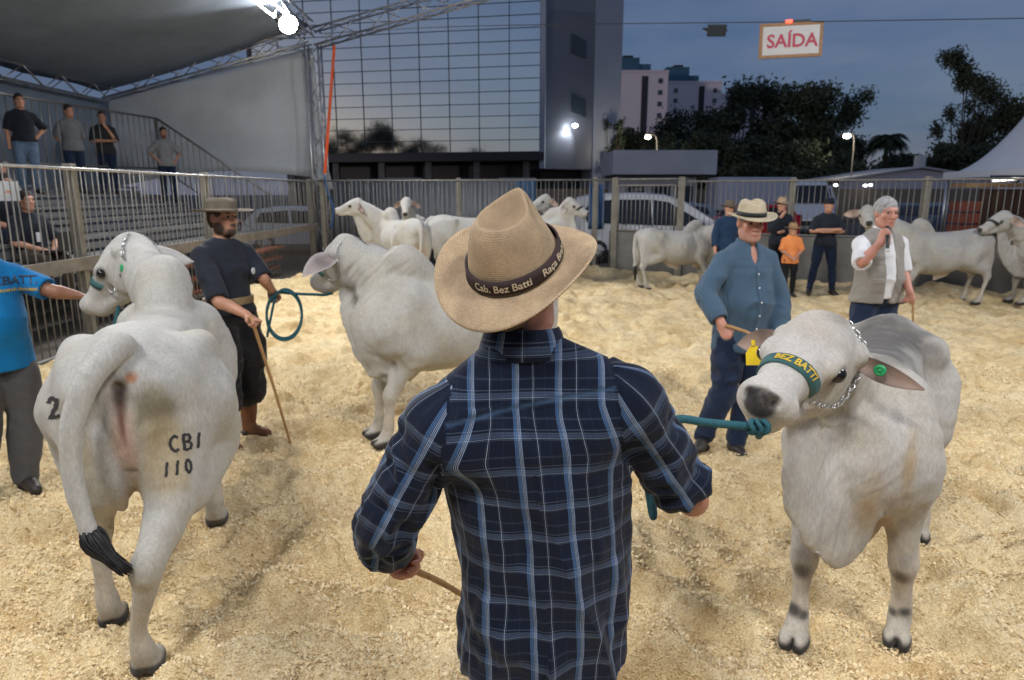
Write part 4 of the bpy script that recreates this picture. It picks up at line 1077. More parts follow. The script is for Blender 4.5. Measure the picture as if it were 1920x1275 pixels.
    S.cone(H(.49, -.148, .06), H(.40, -.15, .085), .006, .004, k=.006, op='s'); S.cone(H(.49, -.148, -.06), H(.40, -.15, -.085), .006, .004, k=.006, op='s')
    # tail
    tl = [vv(p) for p in (tail or [q(-.80, 0, 1.27), q(-.90, .01, 1.20), q(-.935, .02, 1.0), q(-.92, .03, .75), q(-.88, .03, .48)])]
    S.chain(tl, [sc * tailr * (.062 - .040 * min(1, i / (len(tl) - 1) * 1.05)) for i in range(len(tl))], k=.022 * sc)
    if rear:
        for c in (-1, 1):
            S.chain([q(-.855, c * .020, 1.13), q(-.875, c * .028, 1.05), q(-.865, c * .020, .96), q(-.83, c * .012, .86)], [.012, .026, .022, .012], k=.018)
        S.chain([q(-.90, 0, 1.12), q(-.91, 0, 1.05), q(-.895, 0, .95)], [.006, .008, .004], k=.008, op='s')
        S.ell(q(-.885, 0, 1.165), [.03, .022, .026], k=.015, op='s')
        for c in (-1, 1): S.chain([q(-.86, c * .07, .98), q(-.84, c * .065, .82), q(-.76, c * .06, .66)], [.018, .02, .016], k=.04)
    if udder:
        S.ell(q(-.45, 0, .60), [.13 * sc, .11 * sc, .08 * sc], k=.06)
    if sheath: S.chain([q(-.12, 0, .56), q(.0, 0, .50), q(.06, 0, .44)], [.08 * sc, .07 * sc, .035 * sc], k=.06, fl=.5)
    P, F = S.mesh(1)
    # loose hide: neck folds, faint ribs, small unevenness
    if vox < .017:
        Nn = vnormals(P, F); nbv, nev = np.array(tuple(nb)), np.array(tuple(ne)); ab = nev - nbv
        t = ((P - nbv) @ ab) / (ab @ ab); lat = P - nbv - t[:, None] * ab; dd = np.linalg.norm(lat, axis=1)
        neck = np.clip(t / .25, 0, 1) * np.clip((.95 - t) / .2, 0, 1) * np.clip((.42 * sc - dd) / .12, 0, 1)
        fold = 1 - 2 * np.abs(fbm(np.stack([t * 1.3, lat[:, 2] * .55, lat[:, 1] * .4], 1), 7.5, 2, 17))
        rib = np.sin(P[:, 0] / sc * 46 + P[:, 2] * 9) * np.clip(1 - np.abs(P[:, 0] / sc - .05) / .38, 0, 1) * np.clip(1 - np.abs(P[:, 2] / sc - .95) / .28, 0, 1)
        low = np.clip((.9 * sc - P[:, 2]) / .3, 0, 1) * np.clip((P[:, 0] / sc - .35) / .2, 0, 1) * np.clip((P[:, 2] - .45 * sc) / .1, 0, 1)
        dl = 1 - 2 * np.abs(fbm(np.stack([P[:, 0] * 1.2, P[:, 1] * 1.6, P[:, 2] * .28], 1), 11, 2, 23))
        P = P + Nn * (.012 * neck * fold + .003 * rib + .006 * fbm(P, 5 / sc, 3, 19) + .0035 * fbm(P * np.array((1, 1, .5)), 14, 2, 29) * np.clip((P[:, 2] / sc - .5) / .1, 0, 1) + .012 * low * dl)[:, None]
    # coat colours
    C = np.tile(COAT if coat is None else np.array(coat), (len(P), 1))
    g = np.clip(fbm(P, 2.2 / sc, 3, 5) * .5 + .35, 0, 1)[:, None] * gray
    C = C * (1 - g * .35)
    C = C * (1 + .07 * fbm(P * np.array((1, 1, .6)), 3.5, 4, 77))[:, None] * (1 - np.array((.02, .05, .12)) * np.clip(fbm(P, 2.6, 3, 88) * 1.4, 0, 1)[:, None])
    und = np.clip((.72 * sc - P[:, 2]) / (.5 * sc), 0, 1)[:, None] * .5
    C = C * (1 - und) + C * np.array((1.0, .90, .74)) * und
    GR = (.33, .325, .315)
    blot(P, C, q(.42, 0, 1.45), [.26 * sc, .3, .22 * sc], GR, .55 * gray + .05, .8)
    blot(P, C, q(.55, 0, 1.0), [.3 * sc, .5, .35 * sc], GR, .6 * gray, .9)
    blot(P, C, q(0, 0, 1.3), [.9 * sc, .28, .22 * sc], GR, .5 * gray, .9)
    blot(P, C, q(-.05, 0, .52), [.6 * sc, .3, .15 * sc], (.55, .42, .30), .5, .9, 4)
    blot(P, C, q(-.70, 0, .62), [.2 * sc, .14, .32 * sc], (.52, .40, .26), .55, .9, 3)
    blot(P, C, q(.5, 0, .60), [.16 * sc, .15, .17 * sc], (.50, .36, .23), .6, .9, 8)
    for nm in ('lf', 'rf', 'lh', 'rh'):
        x, y = f[nm][:2]
        blot(P, C, (x + .05 * sc, y, -.01), [.17 * sc, .12, .088 * sc], (.035, .033, .032), 1, .18)
        blot(P, C, (x, y, .15 * sc), [.12, .12, .035], (.10, .095, .09), .0 if 'h' in nm else .35, .6, 6)
        blot(P, C, (x, y, .22), [.16, .14, .22], (.58, .50, .38), .35, 1, 2)
    blot(P, C, H(.555, -.068, 0), [.072 * hs] * 3, (.04, .037, .04), .97, .22)
    blot(P, C, H(.53, -.05, .035), [.042, .038, .038], (.03, .028, .03), .95, .3); blot(P, C, H(.53, -.05, -.035), [.042, .038, .038], (.03, .028, .03), .95, .3)
    blot(P, C, H(.46, -.19, 0), [.09, .09, .05], (.30, .28, .27), .6, .7)
    blot(P, C, H(.53, -.147, 0), [.022, .1, .018], (.05, .04, .04), .8, .6)
    for c in (-1, 1): blot(P, C, H(.205, -.076, c * .115), [.05 * hs] * 3, (.085, .075, .07), .9, .7)
    if paint: paint(P, C, q, H)
    body = link('body', np_mesh('body', P, F, True, np.clip(C, .01, 1)), M_coat, root)
    for c in (-1, 1):
        if not eyes: break
        mb = MB(); n_ = 10
        mb.lathe([(.027 * hs * math.sin(math.pi * i / n_), -.027 * hs * math.cos(math.pi * i / n_)) for i in range(n_ + 1)], 14)
        e = mb.build('eye', M_eye, root); e.location = H(.205, -.070, c * .1085)
        e.scale = (1.15, .95, .95)
    for c in (-1, 1):
        ed = (ears or {}).get(c, dict(d=(-.05, -.45, .9), f=(.6, .3, .2)))
        e = link('ear', ear_mesh(L=ed.get('L', .25) * hs, W=ed.get('W', .07) * hs, **{k_: v_ for k_, v_ in ed.items() if k_ in ('inner', 'outer', 'dark', 'tipdark', 'cup')}), M_skin_p, root)
        dd = u * ed['d'][0] + nrm * ed['d'][1] + sd_ * ed['d'][2] * c
        ff = u * ed['f'][0] + nrm * ed['f'][1] + sd_ * ed['f'][2] * c
        e.matrix_local = Matrix.Translation(Vector(H(.035, -.085, c * .115))) @ frame(dd, ff).to_4x4()
        if ed.get('tag'):
            mt, at_, rr, kind = ed['tag']
            mb = MB()
            if kind == 'button': mb.lathe([(0, .012), (rr * .35, .012), (rr * .45, .006), (rr * .5, .012), (rr, .010), (rr, .003), (0, .003)], 16)
            else:
                mb.box((.0, 0, .004), (.012, .02, .012)); mb.prism([(-.012, -.012, 0), (.012, -.012, 0), (.03, -.04, 0), (.03, -.085, 0), (-.03, -.085, 0), (-.03, -.04, 0)], (0, 0, .003))
            t = mb.build('ear_tag', mt, e)
            t.location = at_
            if kind != 'button':
                t.rotation_euler = ed.get('trot', (0, 0, 0))
    # tail switch: many strands
    if tuft:
        tp = [vv(p) for p in (tuft_pts or [tl[-1], tl[-1] + (tl[-1] - tl[-2]).normalized() * .16 * sc + Vector((0, 0, -.05 * sc)), tl[-1] + (tl[-1] - tl[-2]).normalized() * .22 * sc + Vector((0, 0, -.14 * sc))])]
        mb = MB(); rr = random.Random(3)
        sp = spline(tp, 4); tot = len(sp) - 1
        for k in range(240 if vox < .015 else 40):
            a = rr.uniform(0, 6.28); w = rr.random() ** .5 * .040 * sc; o = Vector((math.cos(a) * w, math.sin(a) * w, rr.uniform(-.02, .02)))
            ln = rr.uniform(.75, 1.0); m_ = max(3, int(tot * ln))
            pts = [sp[i] + o * math.sin(min(1, i / tot * 1.25 + .25) * 2.5) for i in range(m_ + 1)]
            mb.tube(pts, [(.0065 if vox < .015 else .012) * sc * (1 - .75 * i / m_) for i in range(m_ + 1)], 4)
        mb.build('tail_tuft', M_tuft, root)
    if halter:
        band_ring(S, root, H, hs, halter, P, F)
    return root, P, F, H, body

def band_ring(S, root, H, hs, opt, P, F):
    """nose band that follows the face, a throat chain over the poll, small steel rings"""
    bvh = BVHTree.FromPolygons([tuple(p) for p in P], [tuple(int(i) for i in f) for f in F])
    def hit(a, b, c, off):
        o = Vector(H(a, -.09, 0)); d = (Vector(H(a, b, c)) - o).normalized()
        far = o + d * .3; h, n, _, _ = bvh.ray_cast(far, -d)
        return (h if h else o + d * .08) + d * off
    a0 = opt.get('a', .33); w = .021 * hs; n = 22
    rows = []
    for i in range(n + 1):
        t = -1.85 + 3.7 * i / n
        b, c = -.09 + .1 * math.cos(t), .1 * math.sin(t)
        sl = -.035 * (1 - math.cos(t)) * opt.get('slant', 1)
        rows.append([hit(a0 + sl - w, b, c, .003), hit(a0 + sl - w, b, c, .008), hit(a0 + sl + w, b, c, .008), hit(a0 + sl + w, b, c, .003)])
    mb = MB(); vs = [p for r in rows for p in r]
    mb.add(vs, [(4 * i + j, 4 * i + j + 1, 4 * i + 5 + j, 4 * i + 4 + j) for i in range(n) for j in range(3)], True)
    band = mb.build('halter', opt.get('mat', M_band), root)
    if opt.get('text'):
        me = text_mesh(opt['text'], .034 * hs, .0, bold=.0012)
        for v in me.vertices:
            t = opt.get('t0', .6) + v.co.x / (.105 * hs); y = v.co.y
            b, c = -.09 + .1 * math.cos(t), .1 * math.sin(t)
            sl = -.035 * (1 - math.cos(t)) * opt.get('slant', 1)
            v.co = hit(a0 + sl - y, b, c, .0105)
        link('lettering', me, M_gold, band)
    # chain: from band ends round behind the ears
    for c in (-1, 1):
        s0 = hit(a0 - .05, -.16, c * .1, .012)
        if opt.get('chain', True):
            chain_links([s0, hit(.22, -.19, c * .1, .012), hit(.10, -.20, c * .1, .014), hit(.0, -.13, c * .14, .016), hit(-.03, -.06, c * .14, .016), hit(-.05, 0, c * .05, .012)], .0075 * hs, M_steel, 'chain', band)
    mb = MB(); r0 = hit(.36, -.26, .0, .004)
    ring = Vector(r0)
    mb.tube([ring + Vector((math.cos(a) * .016, math.sin(a) * .012, -.014 + math.sin(a) * .016)) for a in [k * math.pi / 6 for k in range(13)]], .003, 6, cap=False)
    mb.build('ring', M_steel, band)
    return band

def local_of(loc, yaw):
    Mi = (Matrix.Translation(Vector(loc)) @ Matrix.Rotation(yaw, 4, 'Z')).inverted()
    return lambda w: tuple(Mi @ Vector(w))
def ldir(yaw, d): return tuple(Matrix.Rotation(-yaw, 3, 'Z') @ Vector(d))

# -- big cow seen from behind, left foreground
LC_loc, LC_yaw = (-1.70, 3.19, 0), R(109)
lo = local_of(LC_loc, LC_yaw)
def fxy(w): p = lo(w); return (p[0] - .03, p[1])
def paint_left(P, C, q, H):
    n = np.abs(fbm(P, 3.0, 2, 9))
    blot(P, C, q(-.86, -.10, 1.06), [.14, .10, .16], (.20, .18, .115), .8, .7, 2)
    blot(P, C, q(-.82, -.13, .86), [.20, .14, .26], (.36, .28, .15), .75, .7, 7)
    blot(P, C, q(-.82, .17, .98), [.18, .09, .24], (.33, .27, .16), .7, .7, 12)
    blot(P, C, q(-.86, .0, .98), [.13, .060, .26], (.50, .33, .26), .8, .8, 21)
    blot(P, C, q(-.88, -.0, 1.13), [.10, .040, .10], (.05, .035, .03), .9, .8, 22); blot(P, C, q(-.89, 0, 1.03), [.06, .016, .12], (.20, .09, .07), .8, .8)
    blot(P, C, q(-.86, -.045, 1.20), [.09, .03, .03], (.40, .16, .06), .8, .6)
    blot(P, C, q(-.75, 0, .70), [.14, .12, .18], (.44, .32, .18), .75, .9, 15)
    for c in (-1, 1): blot(P, C, (-.72, c * .12, .48), [.12, .1, .08], (.42, .34, .24), .45, .8, 3)
rt = []
cowL, PL, FL, HL, bodyL = cow('big white cow seen from behind with CB brand on its haunch, left foreground', LC_loc, LC_yaw, 1.0,
    feet=dict(lh=fxy(at_z(212, 1172)), rh=fxy(at_z(277, 1262)), rf=fxy(at_z(408, 985)), lf=(.62, .20)),
    poll=lo(at(240, 446, 4.15)), face=ldir(LC_yaw, (-.70, .10, -.70)), roll=R(4), hsc=1.06, vox=.011, gray=.25, fat=.78, neckr=.80, rear=True, paint=paint_left,
    tail=[(-.60, 0, 1.21), (-.76, .0, 1.25), lo(at(222, 648, 2.40)), lo(at(168, 705, 2.26)), lo(at(136, 800, 2.21)), lo(at(138, 905, 2.20)), lo(at(168, 1005, 2.20))], tailr=1.12,
    tuft_pts=[lo(at(167, 998, 2.20)), lo(at(190, 1032, 2.19)), lo(at(248, 1080, 2.18))],
    halter=dict(a=.33, chain=True), ears={1: dict(d=(.12, -.80, .35), f=(.35, .15, .9), L=.23, inner=(.17, .17, .18), outer=(.5, .49, .47), tag=(M_tag_g, (.10, -.01, .002), .022, 'button')), -1: dict(d=(-.1, -.5, .8), f=(.6, .3, .2))})

# -- cow facing the camera, right foreground
RC_yaw = math.atan2(-.91, -.57); RC_loc = (1.66, 3.0, 0)
lo = local_of(RC_loc, RC_yaw)
RF = dict(l=(lambda p: (p[0] - .03, p[1]))(lo(at_z(1680, 1205))), r=(lambda p: (p[0] - .03, p[1]))(lo(at_z(1490, 1205))))
def paint_right(P, C, q, H):
    blot(P, C, q(.3, 0, 1.45), [.3, .3, .3], (.06, .055, .052), .95, .7, 5)
    blot(P, C, q(-.2, 0, 1.34), [.85, .32, .27], (.085, .08, .075), .95, .7, 6)
    blot(P, C, H(.10, .0, 0), [.17, .14, .17], (.40, .33, .26), .55, .9, 3)
    blot(P, C, H(.03, .03, .04), [.12, .08, .1], (.22, .19, .16), .7, .8, 4)
    blot(P, C, q(.80, .07, .78), [.25, .06, .24], (.42, .29, .14), .7, 1, 9)
    blot(P, C, q(.75, .19, .96), [.25, .035, .18], (.42, .29, .14), .75, 1, 10)
    for nm in ('l', 'r'):
        c = 1 if nm == 'l' else -1
        kx, ky = RF[nm][0] * .7 + .15 * sR + .06, RF[nm][1] * .75 + c * .04
        blot(P, C, (kx, ky, .36 * sR), [.07, .05, .055], (.10, .085, .065), .9, .9, 4); blot(P, C, (kx, ky, .44 * sR), [.06, .05, .05], (.26, .24, .22), .7, .9, 5)
        blot(P, C, (kx - .06, ky - c * .07, .60), [.10, .06, .15], (.30, .18, .09), .85, .9, 14)
        blot(P, C, (RF[nm][0] + .05, RF[nm][1] + c * .02, .155), [.06, .055, .036], (.04, .038, .04), .9, .7, 6); blot(P, C, (RF[nm][0] + .05, RF[nm][1] - c * .03, .14), [.05, .03, .03], (.04, .038, .04), .8, .7, 7)
        blot(P, C, (RF[nm][0] + .03, RF[nm][1], .10), [.13, .12, .03], (.5, .46, .40), .8, .6)
        blot(P, C, q(.58, c * .10, .62), [.1, .09, .14], (.42, .28, .16), .7, .8, 4)
sR = .915
cowR, PR, FR, HR, bodyR = cow('greyish white young cow facing the camera on a teal lead, right foreground', RC_loc, RC_yaw, sR,
    feet=dict(rf=fxy(at_z(1490, 1205)), lf=fxy(at_z(1680, 1205)), rh=fxy(at_z(1545, 1020)), lh=fxy(at_z(1722, 1012))),
    poll=lo(at(1550, 604, 2.40)), face=ldir(RC_yaw, at(1444, 704, 2.0) - at(1550, 606, 2.40)), roll=R(-9), vox=.0095, gray=.32, coat=(.50, .48, .445), fat=.70, neckr=.74, hump=0, paint=paint_right, hsc=1.12, dewlap=1.2,
    halter=dict(a=.345, text='BEZ BATTI', t0=.35, chain=True),
    ears={1: dict(d=(.06, -.18, .95), f=(.8, .1, .0), L=.20, W=.033, inner=(.40, .29, .25), outer=(.5, .48, .45), tag=(M_tag_g, (.085, .012, .012), .02, 'button')),
          -1: dict(d=(.15, -.35, .9), f=(.8, .2, .1), L=.16, W=.042, inner=(.38, .28, .24), tag=(M_tag_y, (.10, 0, .012), .03, 'flag'), trot=(0, 0, R(175)))})

# -- cow in profile behind the man in plaid
MC_yaw = R(212); MC_loc = (-.43, 5.22, 0)
lo = local_of(MC_loc, MC_yaw)
cowM, PM, FM, HM, bodyM = cow('white cow in profile with head turned away, half hidden behind the man in plaid', MC_loc, MC_yaw, .97,
    feet=dict(lf=fxy(at_z(722, 838)), rf=(.60, -.17)), poll=lo(at(648, 448, 5.05)), face=ldir(MC_yaw, (-.60, .58, -.50)), roll=R(-6), hsc=1.12, vox=.014, gray=.4, dewlap=.5, neckr=.86, fat=.92, udder=True,
    halter=dict(a=.33), ears={1: dict(d=(-.02, -.25, .95), f=(-.75, .35, .1), L=.27, W=.07, inner=(.30, .25, .24), outer=(.28, .275, .28), dark=(.6, .59, .57), tag=(M_tag_g, (.13, .0, -.03), .018, 'button')), -1: dict(d=(-.1, -.5, .8), f=(.6, .3, .2))})
# -- cattle further back in the ring
EAR0 = {1: dict(d=(-.1, -.6, .75), f=(.6, .3, .3)), -1: dict(d=(-.1, -.6, .75), f=(.6, .3, .3))}
def far_cow(label, loc, yaw, sc, pollp, face, group='white cattle standing at the back of the ring', **kw):
    f = local_of((*loc, 0), yaw)
    kw.setdefault('vox', .022); kw.setdefault('ears', EAR0)
    return cow(label, (*loc, 0), yaw, sc, poll=f(pollp), face=ldir(yaw, face), group=group, **kw)
far_cow('white cow walking away with raised head, behind the cow in profile', (-2.17, 13.45), R(123), 1.03, at(672, 374, 14.0), (-.75, -.15, -.25), vox=.02, gray=.2, paint=lambda P, C, q, H: blot(P, C, q(-.8, 0, .75), [.2, .3, .3], (.55, .42, .25), .5, .9, 3))
far_cow('white cow whose brow and eyes show over the back of the cow walking away', (-2.35, 16.3), R(-88), 1.0, at(762, 372, 15.2), (.05, -.8, -.5), gray=.15, halter=None)
far_cow('white cow standing broadside with its front hidden by the straw hat', (-.80, 14.3), R(8), 1.05, at(985, 420, 14.1), (.6, -.2, -.6), gray=.2)
far_cow('white cow with haltered head turned right, showing over the hat brim', (.45, 14.7), R(-14), 1.02, at(1068, 372, 14.4), (.72, -.35, -.45), gray=.15, halter=dict(a=.33, mat=M_tuft, chain=False), ears={1: dict(d=(-.1, -.6, .75), f=(.6, .3, .3)), -1: dict(d=(.1, -.95, .2), f=(.2, .1, .9), L=.27, outer=(.6, .59, .57), inner=(.5, .47, .45), tipdark=.1)})
far_cow('white cow whose head looks left just above the straw hat', (.95, 15.9), R(-75), 1.0, at(1024, 366, 15.0), (-.72, -.45, -.35), gray=.15)
far_cow('greyish young bull standing broadside in front of the silver van', (3.2, 13.45), R(6), .88, at(1343, 424, 13.3), (.55, .35, -.72), gray=.75, sheath=True, vox=.016, tail=[(-.70, .0, 1.11), (-.80, .0, 1.03), (-.82, -.01, .80), (-.81, -.02, .6), (-.80, -.03, .42)], tuft_pts=[(-.80, -.03, .45), (-.80, -.03, .30), (-.79, -.03, .16)])
far_cow('grey bull standing broadside behind the man with the microphone', (7.25, 11.6), R(181), .94, at(1628, 388, 11.4), (-.35, -.85, -.35), gray=1.0, sheath=True, vox=.015, paint=lambda P, C, q, H: (blot(P, C, q(-.68, 0, .95), [.3, .5, .3], (.40, .31, .22), .6, .9, 3), blot(P, C, q(0, 0, 1.1), [.9, .5, .25], (.30, .30, .29), .5, .9, 5)), ears={1: dict(d=(-.05, -.2, .95), f=(.7, .2, .1), dark=(.25, .18, .05), inner=(.25, .2, .12)), -1: dict(d=(-.05, -.2, .95), f=(.7, .2, .1))})
far_cow('grey cow raising its haltered head at the right edge', (9.25, 11.5), R(176), .95, at(1884, 398, 11.4), (-.85, -.15, -.42), gray=.95, vox=.016, halter=dict(a=.3, mat=M_tuft, chain=False))
# brands on the near cow
bv = BVHTree.FromPolygons([tuple(p) for p in PL], [tuple(int(i) for i in f) for f in FL])
lo = local_of(LC_loc, LC_yaw)
def brand(px, py, Y, txt, size, step):
    o = Vector(lo(at(px, py, Y))); view = Vector(lo(at(px, py, Y - .5))) - o; out = view.normalized()
    up = Vector((0, 0, 1)) - out * out.z; up.normalize(); right = up.cross(out)
    strokes = []
    for i, ch in enumerate(txt):
        for s in GL[ch]: strokes.append([((x * .8 + i * step) * size, y * size) for x, y in s])
    surf_ribbon(bv, o, right, up, out, strokes, size * .17, M_brand, 'brand_mark', cowL)
brand(320, 848, 2.5, 'CB/', .060, .80)
brand(309, 895, 2.5, '110', .055, .66)
brand(95, 784, 2.6, '2', .075, .8)
# ---------------------------------------------------------------- people
M_skin = mat('skin', attr=True, rough=.5, var=.08, vscale=20, bump=.06, bscale=140, sss=.08)
M_hair = mat('hair', attr=True, rough=.6, var=.35, vscale=60, bump=.6, bscale=220)
M_eyew = mat('eyeball', attr=True, rough=.15, var=0)
M_leather = mat('brown_leather', (.16, .065, .025), rough=.5, var=.25, vscale=14, bump=.2, bscale=60)
M_boot = mat('tan_suede_boot', (.17, .072, .030), rough=.75, var=.25, vscale=10, bump=.25, bscale=40)
M_shoe = mat('dark_shoe', (.03, .025, .022), rough=.55, var=.3, vscale=18, bump=.2, bscale=70)
M_tsole = mat('dark_rubber_sole', (.03, .022, .018), rough=.8, var=.2)
M_wood = mat('cane_wood', (.38, .22, .09), rough=.55, var=.25, vscale=30, bump=.2, bscale=80)
SKIN = np.array((.48, .25, .165))

def cloth(name, col, var=.18, vscale=7, rough=.85, weave=420):
    return mat(name, col, rough=rough, var=var, vscale=vscale, bump=.25, bscale=weave, spec=.2, sheen=.1)

def wrinkle(P, F, amp=.004, freq=7, stretch=(1, 1, .45), seed=0, mask=None):
    N = vnormals(P, F)
    Q = P * np.array(stretch)
    d = fbm(Q + .06 * np.stack([vnoise(P, 5, seed + 20), vnoise(P, 5, seed + 21), vnoise(P, 5, seed + 22)], 1), freq, 2, seed)
    r = (1 - np.abs(d) * 2.2); r = np.clip(r, -1, 1)
    a = amp if mask is None else amp * mask[:, None]
    return P + N * (r[:, None] * a if np.isscalar(amp) else r[:, None] * a)

def rotm(yaw=0, pitch=0, roll=0):
    """turn right +yaw, look down +pitch, tilt to its right +roll"""
    return Matrix.Rotation(-yaw, 3, 'Z') @ Matrix.Rotation(-pitch, 3, 'X') @ Matrix.Rotation(roll, 3, 'Y')

def hand(S, w, d, pn, curl=.7, right=True, s=1.0, spread=.0, k=.006):
    """palm and five unequal jointed fingers; d = wrist to knuckles, pn = direction the palm faces"""
    w = Vector(w); d = Vector(d).normalized(); pn = Vector(pn); pn = (pn - d * pn.dot(d)).normalized()
    th = d.cross(pn).normalized() * (1 if right else -1) * -1     # towards the thumb
    S.chain([w - d * .01, w + d * .045 * s, w + d * .088 * s], [.027 * s, .038 * s, .040 * s], k=.015, fl=[.85, .45, .38], axis=tuple(pn))
    ends = []
    for i, (c, L, r) in enumerate(((.030, .074, .0088), (.010, .083, .0092), (-.011, .077, .0088), (-.030, .060, .0078))):
        p = w + d * (.084 - .006 * abs(i - 1)) * s + th * c * s; pts = [p - d * .02]; pts.append(p); a = 0
        for j, fr in enumerate((.45, .32, .23)):
            a += curl * (.75 if j == 0 else 1.0); a = min(a, 3.0)
            dd = d * math.cos(a) + pn * math.sin(a) + th * spread * (1.5 - i) * .15
            p = p + dd.normalized() * L * fr * s; pts.append(p)
        S.chain(pts, [r * s * x for x in (1.1, 1.1, 1.0, .95, .8)], k=k, n=1); ends.append(p)
    b = w + d * .022 * s + th * .030 * s
    if curl > 1.1:
        t1 = b + (d * .65 + pn * .7 + th * .1).normalized() * .042 * s; t2 = t1 + (-th * .7 + pn * .35 + d * .35).normalized() * .034 * s; t3 = t2 + (-th * .9 + d * .2).normalized() * .024 * s
    else:
        t1 = b + (d * .5 + th * .75 + pn * .25).normalized() * .042 * s
        t2 = t1 + (d * .7 + th * .15 + pn * (.35 + .5 * min(1, curl))).normalized() * .036 * s
        t3 = t2 + (d * .6 - th * .3 * min(1, curl) + pn * (.3 + .5 * min(1, curl))).normalized() * .026 * s
    S.chain([b - th * .01, b, t1, t2, t3], [.016 * s, .015 * s, .0125 * s, .0105 * s, .0085 * s], k=k, n=1)

def head_prims(S, hc, Hm, s=1.0, jaw=1.0, nose=1.0):
    T = lambda x, y, z: tuple(Vector(hc) + Hm @ Vector((x * s, y * s, z * s)))
    M = np.array([list(r) for r in Hm])
    S.ell(T(0, -.012, .035), [.076 * s, .096 * s, .090 * s], M, k=.02)
    S.ell(T(0, .026, -.038), [.062 * s * jaw, .069 * s, .080 * s], M, k=.03)
    S.chain([T(-.05, -.01, -.06), T(-.035, .04, -.092), T(0, .066, -.104), T(.035, .04, -.092), T(.05, -.01, -.06)], [.022 * s * jaw] * 5, k=.03)
    S.ell(T(0, .082, -.100), [.02 * s, .016 * s, .017 * s], M, k=.02)
    S.chain([T(-.05, .066, .034), T(-.025, .085, .036), T(0, .086, .032), T(.025, .085, .036), T(.05, .066, .034)], [.011 * s] * 5, k=.018)
    for c in (-1, 1):
        S.ell(T(c * .032, .098, .010), [.019 * s, .016 * s, .012 * s], M, k=.012, op='s')
        S.chain([T(c * .015, .083, .015), T(c * .032, .0885, .0205), T(c * .049, .078, .014)], [.0045 * s] * 3, k=.006)
        S.ell(T(c * .042, .066, -.018), [.022 * s, .02 * s, .018 * s], M, k=.02)
    S.chain([T(0, .088, .022), T(0, .102, -.004), T(0, .110 * (1 if nose == 1 else 1.03), -.026)], [.009 * s, .010 * s, .0125 * s * nose], k=.012)
    for c in (-1, 1):
        S.ell(T(c * .013, .100, -.031), [.010 * s, .012 * s, .008 * s], M, k=.008)
        S.ell(T(c * .079, -.008, -.002), [.010 * s, .022 * s, .033 * s], np.array([list(r) for r in Hm @ Matrix.Rotation(c * .35, 3, 'Z')]), k=.008)
        S.ell(T(c * .087, -.004, .002), [.006 * s, .011 * s, .018 * s], M, k=.004, op='s')
    S.chain([T(-.024, .084, -.064), T(-.008, .098, -.058), T(.008, .098, -.058), T(.024, .084, -.064)], [.006 * s, .0075 * s, .0075 * s, .006 * s], k=.008)
    S.chain([T(-.02, .084, -.071), T(0, .096, -.074), T(.02, .084, -.071)], [.006 * s, .008 * s, .006 * s], k=.008)
    S.chain([T(-.026, .091, -.066), T(0, .106, -.0655), T(.026, .091, -.066)], [.0025 * s] * 3, k=.003, op='s')
    return T

